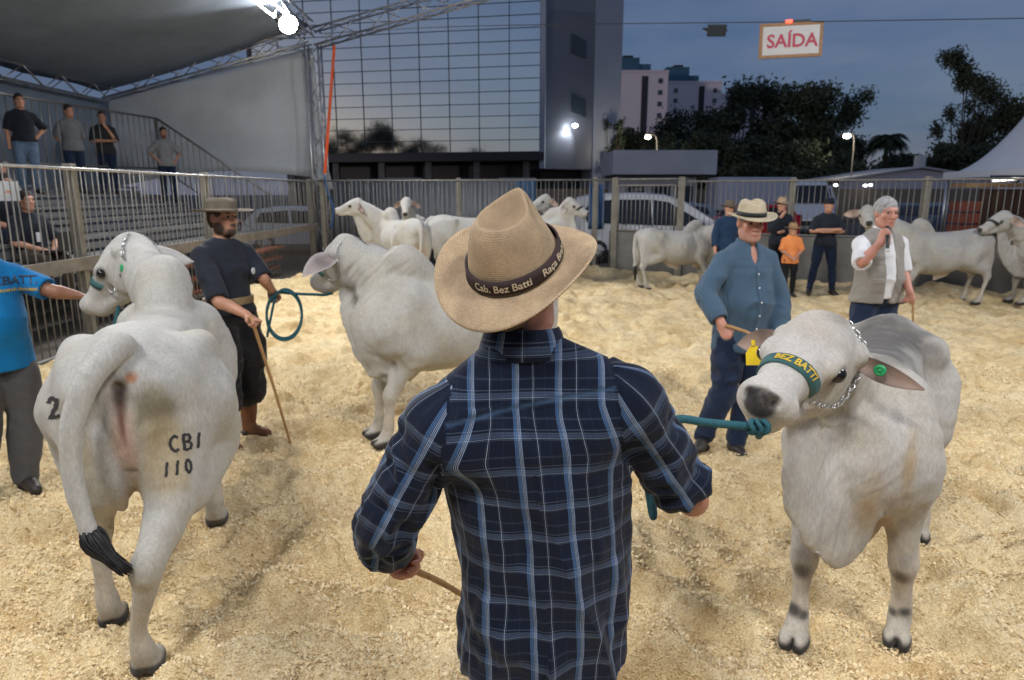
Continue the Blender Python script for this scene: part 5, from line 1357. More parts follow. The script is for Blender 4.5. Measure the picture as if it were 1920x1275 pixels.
def person(label, loc, yaw, h=1.75, P=None, vox=.009, skin=None, shirt=None, trousers=None, hair=None, beard=None, hat=None, shoes=None, belly=0.0,
           head=(0, 0, 0), curl=(.7, .7), palms=(None, None), group=None, sleeve=.95, hem=.86, neckline='crew', vest=None, boots=None, belt=None, cuffz=.06, baggy=0.0, fingers=True, build=1.0, wr=.004, headscale=1.0, tsplit=True, collar=None):
    """local frame: faces +y, its right is +x. P overrides joints: lsh rsh lel rel lwr rwr lhip lkn lan ... in metres for a 1.75 m person"""
    s = h / 1.75
    root = empty('person', loc, yaw); tag(root, label, 'person', group)
    J = dict(pel=(0, 0, .95), wai=(0, .0, 1.10), che=(0, 0, 1.28), upc=(0, -.01, 1.40), nec=(0, -.012, 1.455), hed=(0, .018, 1.632),
             rsh=(.172, -.01, 1.372), lsh=(-.172, -.01, 1.372), rel=(.235, -.03, 1.14), lel=(-.235, -.03, 1.14), rwr=(.25, .06, .90), lwr=(-.25, .06, .90),
             rhip=(.09, 0, .93), lhip=(-.09, 0, .93), rkn=(.105, .02, .50), lkn=(-.105, .02, .50), ran=(.11, -.02, .085), lan=(-.11, -.02, .085),
             rto=(.14, .13, .03), lto=(-.14, .13, .03), rhd=None, lhd=None)
    J.update(P or {})
    j = {k: (Vector(v) * s if v is not None else None) for k, v in J.items()}
    b = build
    X = (1, 0, 0)
    def torso(S, e, k=.03, low=True):
        pts = [j['pel'], j['wai'] + Vector((0, belly * .35, 0)), j['che'], j['upc']]
        S.chain(pts, [s * (r + e) for r in (.115 * b, (.105 + belly * .6) * b, .118 * b, .095 * b)], k=k, fl=[1.40, 1.38, 1.42, 1.30], axis=X)
        for sd_ in 'rl':
            S.chain([j['nec'] + Vector((0, -.005, -.005)) * s, j['nec'].lerp(j[sd_ + 'sh'], .5) + Vector((0, 0, -.012)) * s, j[sd_ + 'sh'] + Vector((0, 0, -.005)) * s], [s * (.045 * b + e), s * (.052 * b + e), s * (.05 * b + e)], k=.05)
        if belly: S.ell(j['wai'] + Vector((0, .05 * s + belly * .6, -.01)), [s * (.14 + belly * .5 + e), s * (.08 + belly + e), s * (.15 + e)], k=.06)
    def arm(S, side, e, upto=2.0, k=.025, flare=0.0):
        a, m, w = j[side + 'sh'], j[side + 'el'], j[side + 'wr']
        pts = [a, a.lerp(m, .5), m, m.lerp(w, .35), w]; rs = [.053 * b + e, .048 * b + e, .041 * b + e, .042 * b + e, .027 * b + e]
        ts = [0, .5, 1.0, 1.35, 2.0]
        if upto < 2:
            P2, r2 = [], []
            for i in range(len(pts)):
                if ts[i] < upto - .02: P2.append(pts[i]); r2.append(rs[i] + flare * ts[i] / upto)
                else:
                    f = (upto - ts[i - 1]) / (ts[i] - ts[i - 1]); P2.append(pts[i - 1].lerp(pts[i], f)); r2.append(rs[i - 1] * (1 - f) + rs[i] * f + flare); break
            pts, rs = P2, r2
        S.chain(pts, [s * r for r in rs], k=k, n=2 if len(pts) > 2 else 1)
        if upto < 2:
            E = pts[-1]; d = (pts[-1] - pts[-2]).normalized(); rr = rs[-1] * s * 1.22
            S.ell(E + d * rr, [rr, rr, rr], k=.004, op='s')
        return pts[-1], rs[-1]
    def leg(S, side, e, k=.03, upto=1.0, bag=0.0):
        a, m, w = j[side + 'hip'], j[side + 'kn'], j[side + 'an']
        pts = [a, a.lerp(m, .5), m, m.lerp(w, .35), w.lerp(m, 1 - upto)]
        S.chain(pts, [s * (r + e) for r in (.092 * b, .079 * b + bag, .054 * b + bag, .054 * b + bag, .037 * b + bag * .8)], k=k, n=2)
    # ---- skin
    S = Sdf(vox); torso(S, -.006)
    S.chain([j['nec'] - Vector((0, 0, .03 * s)), j['hed'] - Vector((0, .02 * s, .05 * s))], [.062 * s, .054 * s], k=.03, n=1)
    Hm = rotm(*head); hs = s * headscale
    for sd in 'rl':
        arm(S, sd, 0.0); leg(S, sd, -.004)
        if not shoes and not boots: S.chain([j[sd + 'an'], j[sd + 'to']], [.035 * s, .025 * s], k=.02)
        w = j[sd + 'wr']; fd = (w - j[sd + 'el']).normalized(); hd = J[sd + 'hd'] or fd
        pn = palms[0 if sd == 'r' else 1] or ((-1, 0, 0) if sd == 'r' else (1, 0, 0))
        if fingers: hand(S, w, hd, pn, curl[0 if sd == 'r' else 1], sd == 'r', s)
        else: S.chain([w, w + Vector(hd).normalized() * .10 * s], [.032 * s, .03 * s], k=.02, n=1)
    T = head_prims(S, j['hed'], Hm, hs)
    if hat: S.plane(T(0, 0, .066), tuple(Hm @ Vector((0, 0, 1))))
    Pv, F = S.mesh(1)
    sk = SKIN if skin is None else np.array(skin)
    C = np.tile(sk, (len(Pv), 1)) * (1 + .1 * fbm(Pv, 14, 2, 3))[:, None]
    blot(Pv, C, T(0, .09, -.066), [.026 * hs, .03, .013 * hs], sk * np.array((.75, .5, .5)), .7, .6)
    for c in (-1, 1):
        blot(Pv, C, T(c * .045, .075, -.02), [.03] * 3, sk * np.array((1.1, .8, .75)), .5, 1)
        blot(Pv, C, T(c * .034, .09, .033), [.025 * hs, .03, .0085 * hs], np.array(hair[0] if hair else (.05, .035, .025)) * .8, .95, .6)
        blot(Pv, C, T(c * .032, .088, .010), [.017 * hs, .02, .010 * hs], sk * .45, .6, .7)
    if beard is not None:
        bc, amt = beard
        for cc, rr in (((0, .06, -.105), (.065, .08, .058)), ((-.058, .01, -.075), (.045, .075, .06)), ((.058, .01, -.075), (.045, .075, .06)), ((0, .10, -.052), (.038, .04, .016))):
            blot(Pv, C, T(*cc), [x * hs for x in rr], bc, amt, .45)
    body = link('body', np_mesh('body', Pv, F, True, np.clip(C, .005, 1)), M_skin, root)
    for c in (-1, 1):
        mb = MB(); mb.lathe([(.0125 * math.sin(math.pi * i / 8) * hs, -.0125 * math.cos(math.pi * i / 8) * hs) for i in range(9)], 10)
        me = mb.mesh('eye'); a = me.attributes.new('col', 'FLOAT_COLOR', 'POINT')
        for i, v in enumerate(me.vertices): a.data[i].color = (.02, .014, .01, 1) if v.co.z > .0085 * hs else (.55, .50, .47, 1)
        e = link('eye', me, M_eyew, root); e.matrix_local = Matrix.Translation(T(c * .032, .0745, .010)) @ (Hm.to_4x4() @ Matrix.Rotation(-math.pi / 2, 4, 'X'))
    # ---- hair
    if hair:
        hcol, style = hair
        S = Sdf(min(vox, .008)); M = np.array([list(r) for r in Hm])
        e = dict(short=.006, full=.009, buzz=.002)[style]
        S.ell(T(0, -.018, .040), [(.078 + e) * hs, (.096 + e) * hs, (.092 + e) * hs], M, k=.01)
        S.ell(T(0, -.06, -.01), [(.066 + e) * hs, (.05 + e) * hs, (.075 + e) * hs], M, k=.02)
        S.ell(T(0, .112, -.03), [.082 * hs, .075 * hs, .10 * hs], M, k=.012, op='s')
        S.ell(T(.09, .03, -.045), [.04 * hs, .06 * hs, .055 * hs], M, k=.012, op='s'); S.ell(T(-.09, .03, -.045), [.04 * hs, .06 * hs, .055 * hs], M, k=.012, op='s')
        S.ell(T(0, -.02, -.12), [.12 * hs, .12 * hs, .055 * hs], M, k=.012, op='s')
        if hat: S.plane(T(0, 0, .042), tuple(Hm @ Vector((0, .1, 1))))
        Ph, Fh = S.mesh(1); Nh = vnormals(Ph, Fh); Ph = Ph + Nh * (fbm(Ph * np.array((1, 1, .6)), 70, 2, 4) * (.0045 if style == 'full' else .0025))[:, None]
        Ch = np.tile(np.array(hcol), (len(Ph), 1)) * (1 + .35 * fbm(Ph, 50, 2, 6))[:, None]
        link('hair', np_mesh('hair', Ph, Fh, True, np.clip(Ch, .005, 1)), M_hair, root)
    # ---- trousers, footwear
    if trousers is not None:
        S = Sdf(vox)
        S.chain([j['pel'] + Vector((0, 0, .09 * s)), j['pel']], [s * (.104 * b), s * (.114 * b + .006)], k=.03, fl=1.40, axis=X)
        for sd in 'rl': leg(S, sd, .012, upto=boots[1] if boots else (1 - cuffz), bag=baggy)
        S.plane(j['pel'] + Vector((0, 0, .12 * s)), (0, 0, 1))
        Pt, Ft = S.mesh(1); Pt = wrinkle(Pt, Ft, wr * 1.3, 8, (1, 1, 1.2), 5)
        link('trousers', np_mesh('trousers', Pt, Ft), trousers, root)
    for sd in 'rl':
        an, to = j[sd + 'an'], j[sd + 'to']; up = j[sd + 'kn'] - an
        if boots:
            S = Sdf(min(vox, .009)); top = an.lerp(j[sd + 'kn'], 1 - boots[1] + .12)
            S.chain([top, an.lerp(top, .5), an + Vector((0, 0, .03)), an], [.062 * s, .06 * s, .052 * s, .047 * s], k=.02)
            S.chain([an - Vector((0, .0, .03)), an.lerp(to, .55) - Vector((0, 0, .02)), to], [.045 * s, .043 * s, .034 * s], k=.025)
            S.plane(an - Vector((0, 0, .085 * s)), (0, 0, -1)); S.plane(top + up.normalized() * .03, tuple(up))
            Pb, Fb = S.mesh(1); Pb = wrinkle(Pb, Fb, .004, 16, (1, 1, 2), 8)
            link('boot', np_mesh('boot', Pb, Fb), boots[0], root)
        elif shoes is not None:
            S = Sdf(min(vox, .009))
            S.chain([an + (an - to).normalized() * .035 * s - Vector((0, 0, .03 * s)), an.lerp(to, .5) - Vector((0, 0, .01 * s)), to], [.045 * s, .045 * s, .034 * s], k=.02)
            S.chain([an + Vector((0, 0, .02 * s)), an], [.043 * s, .045 * s], k=.02)
            S.plane((0, 0, an.z - .085 * s), (0, 0, -1))
            Pb, Fb = S.mesh(1); link('shoe', np_mesh('shoe', Pb, Fb), shoes, root)
        if (boots or shoes is not None) and vox < .012:
            S = Sdf(.007); zb_ = an.z - .082 * s
            S.chain([Vector((an.x, an.y, zb_)) + (an - to).normalized() * .03, an.lerp(to, .5) * 1.0, to], [.048 * s, .050 * s, .040 * s], k=.02)
            S.plane((0, 0, zb_ + .022), (0, 0, 1)); S.plane((0, 0, zb_ - .01), (0, 0, -1))
            Pb, Fb = S.mesh(0); link('sole', np_mesh('sole', Pb, Fb), M_tsole, root)
    if belt:
        S = Sdf(vox); zb = j['pel'] + Vector((0, 0, .105 * s))
        S.chain([zb - Vector((0, 0, .02)), zb + Vector((0, 0, .02))], [s * (.118 * b + .016)] * 2, k=.01, fl=1.40, axis=X)
        S.plane(zb + Vector((0, 0, .028)), (0, 0, 1)); S.plane(zb - Vector((0, 0, .028)), (0, 0, -1))
        Pb, Fb = S.mesh(0); bo = link('belt', np_mesh('belt', Pb, Fb), belt, root)
    # ---- shirt
    def top_garment(nm, m, e, sl, hemz, neck, flare=.012, wseed=1, opening=None, wamp=wr):
        S = Sdf(vox); torso(S, e)
        low = Vector((0, 0, hemz * s))
        S.chain([j['pel'], Vector((j['pel'].x, j['pel'].y, hemz * s - .05))], [s * (.118 * b + e + .012), s * (.12 * b + e + .02)], k=.03, fl=1.40, axis=X)
        S.plane(low, (0, 0, -1))
        for sd in 'rl':
            if sl > 0: arm(S, sd, e + .004, sl, flare=flare)
        nk = j['nec']
        S.ell(nk + Vector((0, .012, .075)) * s, [.075 * s, .078 * s, .075 * s], k=.006, op='s')
        if neck == 'open': S.ell(nk + Vector((0, .11, .01)) * s, [.032 * s, .09 * s, .10 * s], k=.01, op='s')
        if opening: S.ell(j['che'] + Vector((0, .16, -.05)) * s, [.045 * s, .16 * s, .6 * s], k=.01, op='s')
        if sl == 0:
            for sd in 'rl':
                a = j[sd + 'sh']; sg = 1 if a.x > 0 else -1
                S.ell(a + Vector((sg * .075, 0, -.06)) * s, [.075 * s, .12 * s, .16 * s], k=.012, op='s')
        Pt, Ft = S.mesh(1); Pt = wrinkle(Pt, Ft, wamp, 6, (1, 1, .8), wseed)
        return link(nm, np_mesh(nm, Pt, Ft), m, root)
    if shirt is not None: sh = top_garment('shirt', shirt, .012, sleeve, hem, neckline)
    if vest is not None: top_garment('vest', vest, .022, 0, hem - .04, 'crew', opening=True, wseed=4)
    if collar is not None:
        nk = j['nec']; mb = MB(); n = 28
        for i in range(n + 1):
            a = -math.pi * .5 + .32 + (2 * math.pi - .64) * i / n + math.pi
            fr = (math.cos(a - math.pi / 2) * .5 + .5)
            dr = Vector((math.cos(a), math.sin(a), 0)); c0 = nk + Vector((0, .008, .030)) * s
            f_ = max(0, dr.y)
            mb.v += [tuple(c0 + dr * .066 * s + Vector((0, 0, -.005 - .05 * f_)) * s), tuple(c0 + dr * .066 * s + Vector((0, 0, .045 - .035 * f_)) * s), tuple(c0 + dr * .071 * s + Vector((0, 0, .046 - .035 * f_)) * s), tuple(c0 + dr * (.088 + .012 * f_) * s + Vector((0, 0, -.004 - .06 * f_)) * s)]
        mb.f = [(4 * i + q, 4 * i + q + 1, 4 * i + 5 + q, 4 * i + 4 + q) for i in range(n) for q in range(3)]; mb.sm = [True] * len(mb.f)
        mb.build('collar', collar, root)
    if hat:
        ho = hat(hs); Mb_ = ho.matrix_basis.copy(); ho.parent = root
        ho.matrix_basis = Matrix.Translation(T(0, 0, 0)) @ Hm.to_4x4() @ Mb_
    root['_j'] = 0
    del root['_j']
    return root, j, T

def hat_mesh(rx=.082, ry=.100, brim=.075, crown=.11, dent=.03, curl=.025, top=.8, droop=.008, n=72, pinch=.02, thick=.004, peak=.0, style='fedora'):
    """fedora: oval crown with a lengthwise dent and front pinches, brim turned up at the sides"""
    V, UV = [], []
    prof = []                                    # (radial factor, height, brim?)
    for i in range(13): prof.append(('c', i / 12))          # crown top centre -> rim of top
    for i in range(1, 11): prof.append(('w', i / 10))        # wall down
    for i in range(1, 13): prof.append(('b', i / 12))        # brim outwards
    for kind, t in prof:
        for k in range(n):
            a = 2 * math.pi * k / n; ca, sa = math.cos(a), math.sin(a)     # +y = front
            if style == 'tear' and kind != 'b':
                fr = max(0, sa); nar = 1 - .38 * fr ** 2; ln_ = 1 + .10 * fr ** 2
                rim = crown * (.90 + .15 * fr ** 2 - .02 * abs(ca))
                if kind == 'c':
                    q = t ** .8; rr = top * q; x, y = rx * rr * ca * (1 - (1 - nar) * q), ry * rr * sa * (1 + (ln_ - 1) * q)
                    z = rim * q ** 2 + crown * .90 * (1 - q ** 2) - dent * (1 - q ** 2) ** 1.3 - .010 * max(0, (q - .86) / .14) ** 2
                    v = -(1 - q) * .09
                else:
                    rr = top + (1 - top) * (t ** .62); w_ = (1 - t) ** 1.1
                    x, y = rx * rr * ca * (1 - (1 - nar) * w_), ry * rr * sa * (1 + (ln_ - 1) * w_)
                    pn_ = pinch * (math.exp(-((a - math.pi / 2 - .75) / .38) ** 2) + math.exp(-((a - math.pi / 2 + .75) / .38) ** 2)) * (1 - t) ** 1.3
                    sh_ = 1 - pn_ / rx; x, y = x * sh_, y * sh_
                    z = (rim - .010) * (1 - t) ** .9; v = t * .10
            elif kind == 'c':
                q = t ** .75; rr = top * q; x, y = rx * rr * ca, ry * rr * sa
                ridge = math.exp(-((abs(x) - rx * .42) / (rx * .24)) ** 2)
                z = crown * (.94 + .06 * (1 - (y / ry - .0) ** 2 * .3)) - dent * math.exp(-(x / (rx * .36)) ** 2) * (1 - .45 * max(0, -y / ry)) + .006 * ridge
                z -= pinch * max(0, y / ry - .15) * (.35 + .65 * abs(ca)) * .9
                z -= .018 * q ** 4
                z += peak * math.exp(-((x) / (rx * .5)) ** 2 - ((y + ry * .55) / (ry * .4)) ** 2)
                v = -(1 - q) * .09
            elif kind == 'w':
                rr = top + (1 - top) * (t ** .6); x, y = rx * rr * ca, ry * rr * sa
                px = pinch * 1.3 * math.exp(-((a - math.pi / 2 - .55) / .3) ** 2) + pinch * 1.3 * math.exp(-((a - math.pi / 2 + .55) / .3) ** 2)
                sh = 1 - px / rx * (1 - t) ** 1.2
                x, y = x * sh, y * sh
                z0 = crown * .94 - .012 - pinch * max(0, sa - .15) * (.35 + .65 * abs(ca)) * .9
                z = z0 * (1 - t) ** .92
                v = t * .10
            else:
                x, y = (rx + brim * t) * ca, (ry + brim * 1.02 * t) * sa
                z = -droop * t * t * (abs(sa) ** 2) * 3 + curl * t ** 1.8 * (abs(ca) ** 2.5) * 1.0 - .004 * math.sin(t * 3.1)
                v = .10 + t * brim
            V.append((x, y, z)); UV.append((a / (2 * math.pi), v))
    m = len(prof); V = np.array(V); N = m * n
    F = [(i * n + k, (i + 1) * n + k, (i + 1) * n + (k + 1) % n, i * n + (k + 1) % n) for i in range(m - 1) for k in range(n)]
    nr = vnormals(V, np.array(F)); 
    V2 = V - nr * thick
    F2 = [tuple(N + q for q in f[::-1]) for f in F]
    rim = [((m - 1) * n + k, N + (m - 1) * n + k, N + (m - 1) * n + (k + 1) % n, (m - 1) * n + (k + 1) % n) for k in range(n)]
    Fa = np.array(F + F2 + rim)
    UVa = np.array(UV + UV)
    lu = UVa[Fa].copy()
    wrap = (lu[:, :, 0].max(1) - lu[:, :, 0].min(1)) > .5
    lu[wrap, :, 0] = np.where(lu[wrap, :, 0] < .5, lu[wrap, :, 0] + 1, lu[wrap, :, 0])
    return np_mesh('hat', np.concatenate([V, V2]), Fa, True, None, lu.reshape(-1, 2))

def straw_mat(name, col, col2, su=190, sv=420, bump=.6):
    if name in MATS: return MATS[name]
    m = mat(name, col, rough=.7, var=0, spec=.25); N, L = nodes(m); b = N['Principled BSDF']
    uv = N.new('ShaderNodeUVMap'); uv.uv_map = 'uv'
    mp = N.new('ShaderNodeMapping'); mp.inputs['Scale'].default_value = (su, sv, 1); L.new(uv.outputs[0], mp.inputs[0])
    br = N.new('ShaderNodeTexBrick'); br.inputs['Scale'].default_value = 1; br.inputs['Mortar Size'].default_value = .10; br.inputs['Brick Width'].default_value = 1; br.inputs['Row Height'].default_value = 1
    br.inputs['Mortar Smooth'].default_value = 1; br.inputs['Bias'].default_value = -.2
    br.inputs['Color1'].default_value = (*col, 1); br.inputs['Color2'].default_value = (*col2, 1); br.inputs['Mortar'].default_value = (*[c * .45 for c in col2], 1)
    L.new(mp.outputs[0], br.inputs['Vector'])
    nz = N.new('ShaderNodeTexNoise'); nz.inputs['Scale'].default_value = 14; nz.inputs['Detail'].default_value = 5
    tc = N.new('ShaderNodeTexCoord'); L.new(tc.outputs['Object'], nz.inputs['Vector'])
    mr = N.new('ShaderNodeMapRange'); mr.inputs['From Min'].default_value = .3; mr.inputs['From Max'].default_value = .7; mr.inputs['To Min'].default_value = .78; mr.inputs['To Max'].default_value = 1.15
    L.new(nz.outputs['Fac'], mr.inputs['Value'])
    sp = N.new('ShaderNodeTexVoronoi'); sp.inputs['Scale'].default_value = 60; L.new(tc.outputs['Object'], sp.inputs['Vector'])
    gt = N.new('ShaderNodeMapRange'); gt.inputs['From Min'].default_value = .02; gt.inputs['From Max'].default_value = .10; gt.inputs['To Min'].default_value = .6; gt.inputs['To Max'].default_value = 1; L.new(sp.outputs['Distance'], gt.inputs['Value'])
    m1 = N.new('ShaderNodeMix'); m1.data_type = 'RGBA'; m1.blend_type = 'MULTIPLY'; m1.inputs['Factor'].default_value = 1
    L.new(br.outputs['Color'], m1.inputs['A']); L.new(mr.outputs[0], m1.inputs['B'])
    m2 = N.new('ShaderNodeMix'); m2.data_type = 'RGBA'; m2.blend_type = 'MULTIPLY'; m2.inputs['Factor'].default_value = .6
    L.new(m1.outputs['Result'], m2.inputs['A']); L.new(gt.outputs[0], m2.inputs['B'])
    L.new(m2.outputs['Result'], b.inputs['Base Color'])
    bp = N.new('ShaderNodeBump'); bp.inputs['Strength'].default_value = bump; bp.inputs['Distance'].default_value = .0015
    L.new(br.outputs['Fac'], bp.inputs['Height']); bp.invert = True; L.new(bp.outputs[0], b.inputs['Normal'])
    return m

def band_mesh(rx, ry, z0, z1, off=.003, n=72, taper=.0, wave=None):
    V = []
    for z, o in ((z0, .0), (z0, off), (z1, off), (z1, .0)):
        for k in range(n):
            a = 2 * math.pi * k / n; t = taper if z == z1 else 0
            V.append(((rx + o - t) * math.cos(a), (ry + o - t) * math.sin(a), z + (wave(a) if wave else 0)))
    F = [(i * n + k, i * n + (k + 1) % n, (i + 1) * n + (k + 1) % n, (i + 1) * n + k) for i in range(3) for k in range(n)]
    return np_mesh('band', np.array(V), np.array(F), True)

def make_hat(m, bandm, sc=1.0, z=.055, tilt=(0, 0, 0), bz=(.004, .032), **kw):
    def f(hs):
        rx, ry = kw.get('rx', .094), kw.get('ry', .117)
        kk = dict(kw); kk['rx'], kk['ry'] = rx, ry
        o = link('hat', hat_mesh(**kk), m)
        if bandm is not None: link('band', band_mesh(rx * .995, ry * .995, bz[0], bz[1], taper=.004), bandm, o)
        o.matrix_basis = Matrix.Translation((0, -.008, z * hs)) @ Matrix.Rotation(tilt[0], 4, 'X') @ Matrix.Rotation(tilt[1], 4, 'Y') @ Matrix.Scale(hs * sc, 4)
        return o
    return f

# ---------------------------------------------------------------- the man in the plaid shirt, seen from behind
def plaid_mat(name, coord='uv', uw=.100, vw=.080):
    m = mat(name, (.01, .02, .05), rough=.85, var=0, spec=.15, sheen=.1); N, L = nodes(m); b = N['Principled BSDF']
    if coord == 'uv':
        uv = N.new('ShaderNodeUVMap'); uv.uv_map = 'uv'; src = uv.outputs[0]; ai, bi = 'X', 'Y'
    else:
        tc = N.new('ShaderNodeTexCoord'); src = tc.outputs['Object']; ai, bi = 'X', 'Z'
    nz0 = N.new('ShaderNodeTexNoise'); nz0.inputs['Scale'].default_value = 9; L.new(src, nz0.inputs['Vector'])
    wob = N.new('ShaderNodeVectorMath'); wob.operation = 'MULTIPLY_ADD'; wob.inputs[1].default_value = (.007, .007, .007)
    L.new(nz0.outputs['Color'], wob.inputs[0]); L.new(src, wob.inputs[2]); src = wob.outputs[0]
    sx = N.new('ShaderNodeSeparateXYZ'); L.new(src, sx.inputs[0])
    def ramp(out, w, stops):
        d = N.new('ShaderNodeMath'); d.operation = 'DIVIDE'; d.inputs[1].default_value = w; L.new(out, d.inputs[0])
        f = N.new('ShaderNodeMath'); f.operation = 'FRACT'; L.new(d.outputs[0], f.inputs[0])
        r = N.new('ShaderNodeValToRGB'); r.color_ramp.interpolation = 'CONSTANT'; L.new(f.outputs[0], r.inputs[0])
        e = r.color_ramp.elements; e[0].position = 0; e[0].color = (0, 0, 0, 1); e.remove(e[1])
        for p, c in stops:
            q = e.new(p); q.color = (*c, 1)
        return r.outputs[0]
    K = (0, 0, 0); B1 = (.040, .084, .165); B2 = (.017, .036, .076); W = (.34, .38, .44); G = (.045, .058, .082)
    warp = ramp(sx.outputs[ai], uw, [(.06, B2), (.068, B1), (.088, B2), (.10, B1), (.138, K), (.15, W), (.158, B2), (.178, W), (.186, B2), (.206, W), (.214, B1), (.225, K),
                                      (.52, G), (.527, K), (.55, W), (.558, K), (.58, G), (.588, K), (.83, B2), (.835, K)])
    weft = ramp(sx.outputs[bi], vw, [(.06, G), (.075, K), (.10, W), (.108, B2), (.135, G), (.145, B2), (.155, G), (.20, B2), (.225, G), (.265, K),
                                      (.32, G), (.345, K), (.60, G), (.61, K), (.63, G), (.64, K)])
    def mixn(bt, a, b_, f=1):
        x = N.new('ShaderNodeMix'); x.data_type = 'RGBA'; x.blend_type = bt; x.inputs['Factor'].default_value = f
        for nm, v in (('A', a), ('B', b_)):
            if isinstance(v, tuple): x.inputs[nm].default_value = (*v, 1)
            else: L.new(v, x.inputs[nm])
        return x.outputs['Result']
    c = mixn('ADD', warp, weft, .8); c = mixn('ADD', c, (.0055, .0095, .024))
    nz = N.new('ShaderNodeTexNoise'); nz.inputs['Scale'].default_value = 900; nz.inputs['Detail'].default_value = 2
    tc2 = N.new('ShaderNodeTexCoord'); L.new(tc2.outputs['Object'], nz.inputs['Vector'])
    mr = N.new('ShaderNodeMapRange'); mr.inputs['From Min'].default_value = .3; mr.inputs['From Max'].default_value = .7; mr.inputs['To Min'].default_value = .7; mr.inputs['To Max'].default_value = 1.25; L.new(nz.outputs['Fac'], mr.inputs['Value'])
    c = mixn('MULTIPLY', c, mr.outputs[0])
    se = N.new('ShaderNodeAttribute'); se.attribute_name = 'seam'; xs = N.new('ShaderNodeMix'); xs.data_type = 'RGBA'
    sm_ = N.new('ShaderNodeMath'); sm_.operation = 'MULTIPLY'; sm_.inputs[1].default_value = .6; L.new(se.outputs['Fac'], sm_.inputs[0]); L.new(sm_.outputs[0], xs.inputs['Factor'])
    L.new(c, xs.inputs['A']); xs.inputs['B'].default_value = (.06, .12, .22, 1); L.new(xs.outputs['Result'], b.inputs['Base Color'])
    n3 = N.new('ShaderNodeTexNoise'); n3.inputs['Scale'].default_value = 26; n3.inputs['Detail'].default_value = 4; n3.inputs['Distortion'].default_value = .6; L.new(tc2.outputs['Object'], n3.inputs['Vector'])
    bp = N.new('ShaderNodeBump'); bp.inputs['Strength'].default_value = .35; bp.inputs['Distance'].default_value = .012; L.new(n3.outputs['Fac'], bp.inputs['Height'])
    b2 = N.new('ShaderNodeBump'); b2.inputs['Strength'].default_value = .15; b2.inputs['Distance'].default_value = .001; L.new(nz.outputs['Fac'], b2.inputs['Height']); L.new(bp.outputs[0], b2.inputs['Normal'])
    L.new(b2.outputs[0], b.inputs['Normal'])
    return m
M_plaid = plaid_mat('navy_plaid_cotton'); M_plaid_o = plaid_mat('navy_plaid_collar', 'obj')
M_jean = cloth('blue_denim', (.022, .038, .075), var=.35, vscale=9)
M_straw = straw_mat('woven_straw', (.54, .40, .255), (.45, .32, .195), 150, 300, 1.0)
M_hband = mat('dark_brown_hat_ribbon', (.028, .011, .012), rough=.75, var=.2, vscale=60, bump=.3, bscale=500)
M_cream = mat('cream_embroidery', (.62, .52, .36), rough=.8, var=.2, vscale=120, bump=.4, bscale=300)

PM_loc = Vector((.05, 1.52, 0))
pw = lambda px, py, Y: tuple(at(px, py, Y) - PM_loc)
pj = dict(pel=(.035, .0, .86), wai=(.02, .0, 1.06), che=(.0, .0, 1.27), upc=(-.015, -.005, 1.40), nec=pw(980, 645, 1.52), hed=pw(972, 540, 1.53),
          rsh=pw(1172, 752, 1.50), lsh=pw(822, 800, 1.44), rel=pw(1298, 938, 1.60), rwr=pw(1205, 850, 1.83), lel=pw(722, 985, 1.44), lwr=pw(726, 1040, 1.63),
          rhip=(.12, .035, .84), lhip=(-.05, .035, .84), rkn=(.14, .03, .45), lkn=(-.08, .03, .45), ran=(.15, 0, .085), lan=(-.10, 0, .085), rto=(.19, .15, .03), lto=(-.13, .15, .03),
          lhd=(.55, .6, -.45), rhd=(-.5, .6, .2))
manP, jP, TP = person('man in navy plaid shirt and straw hat seen from behind', PM_loc, 0, 1.75, pj, vox=.0058, shirt=None, trousers=M_jean, shoes=M_shoe, hair=((.10, .07, .05), 'short'),
                      head=(R(35), R(-14), R(4)), curl=(1.0, 1.5), palms=((-.2, 0, -1), (.5, -.45, -.6)), skin=(.44, .20, .13), hat=None, build=1.0, cuffz=.05)

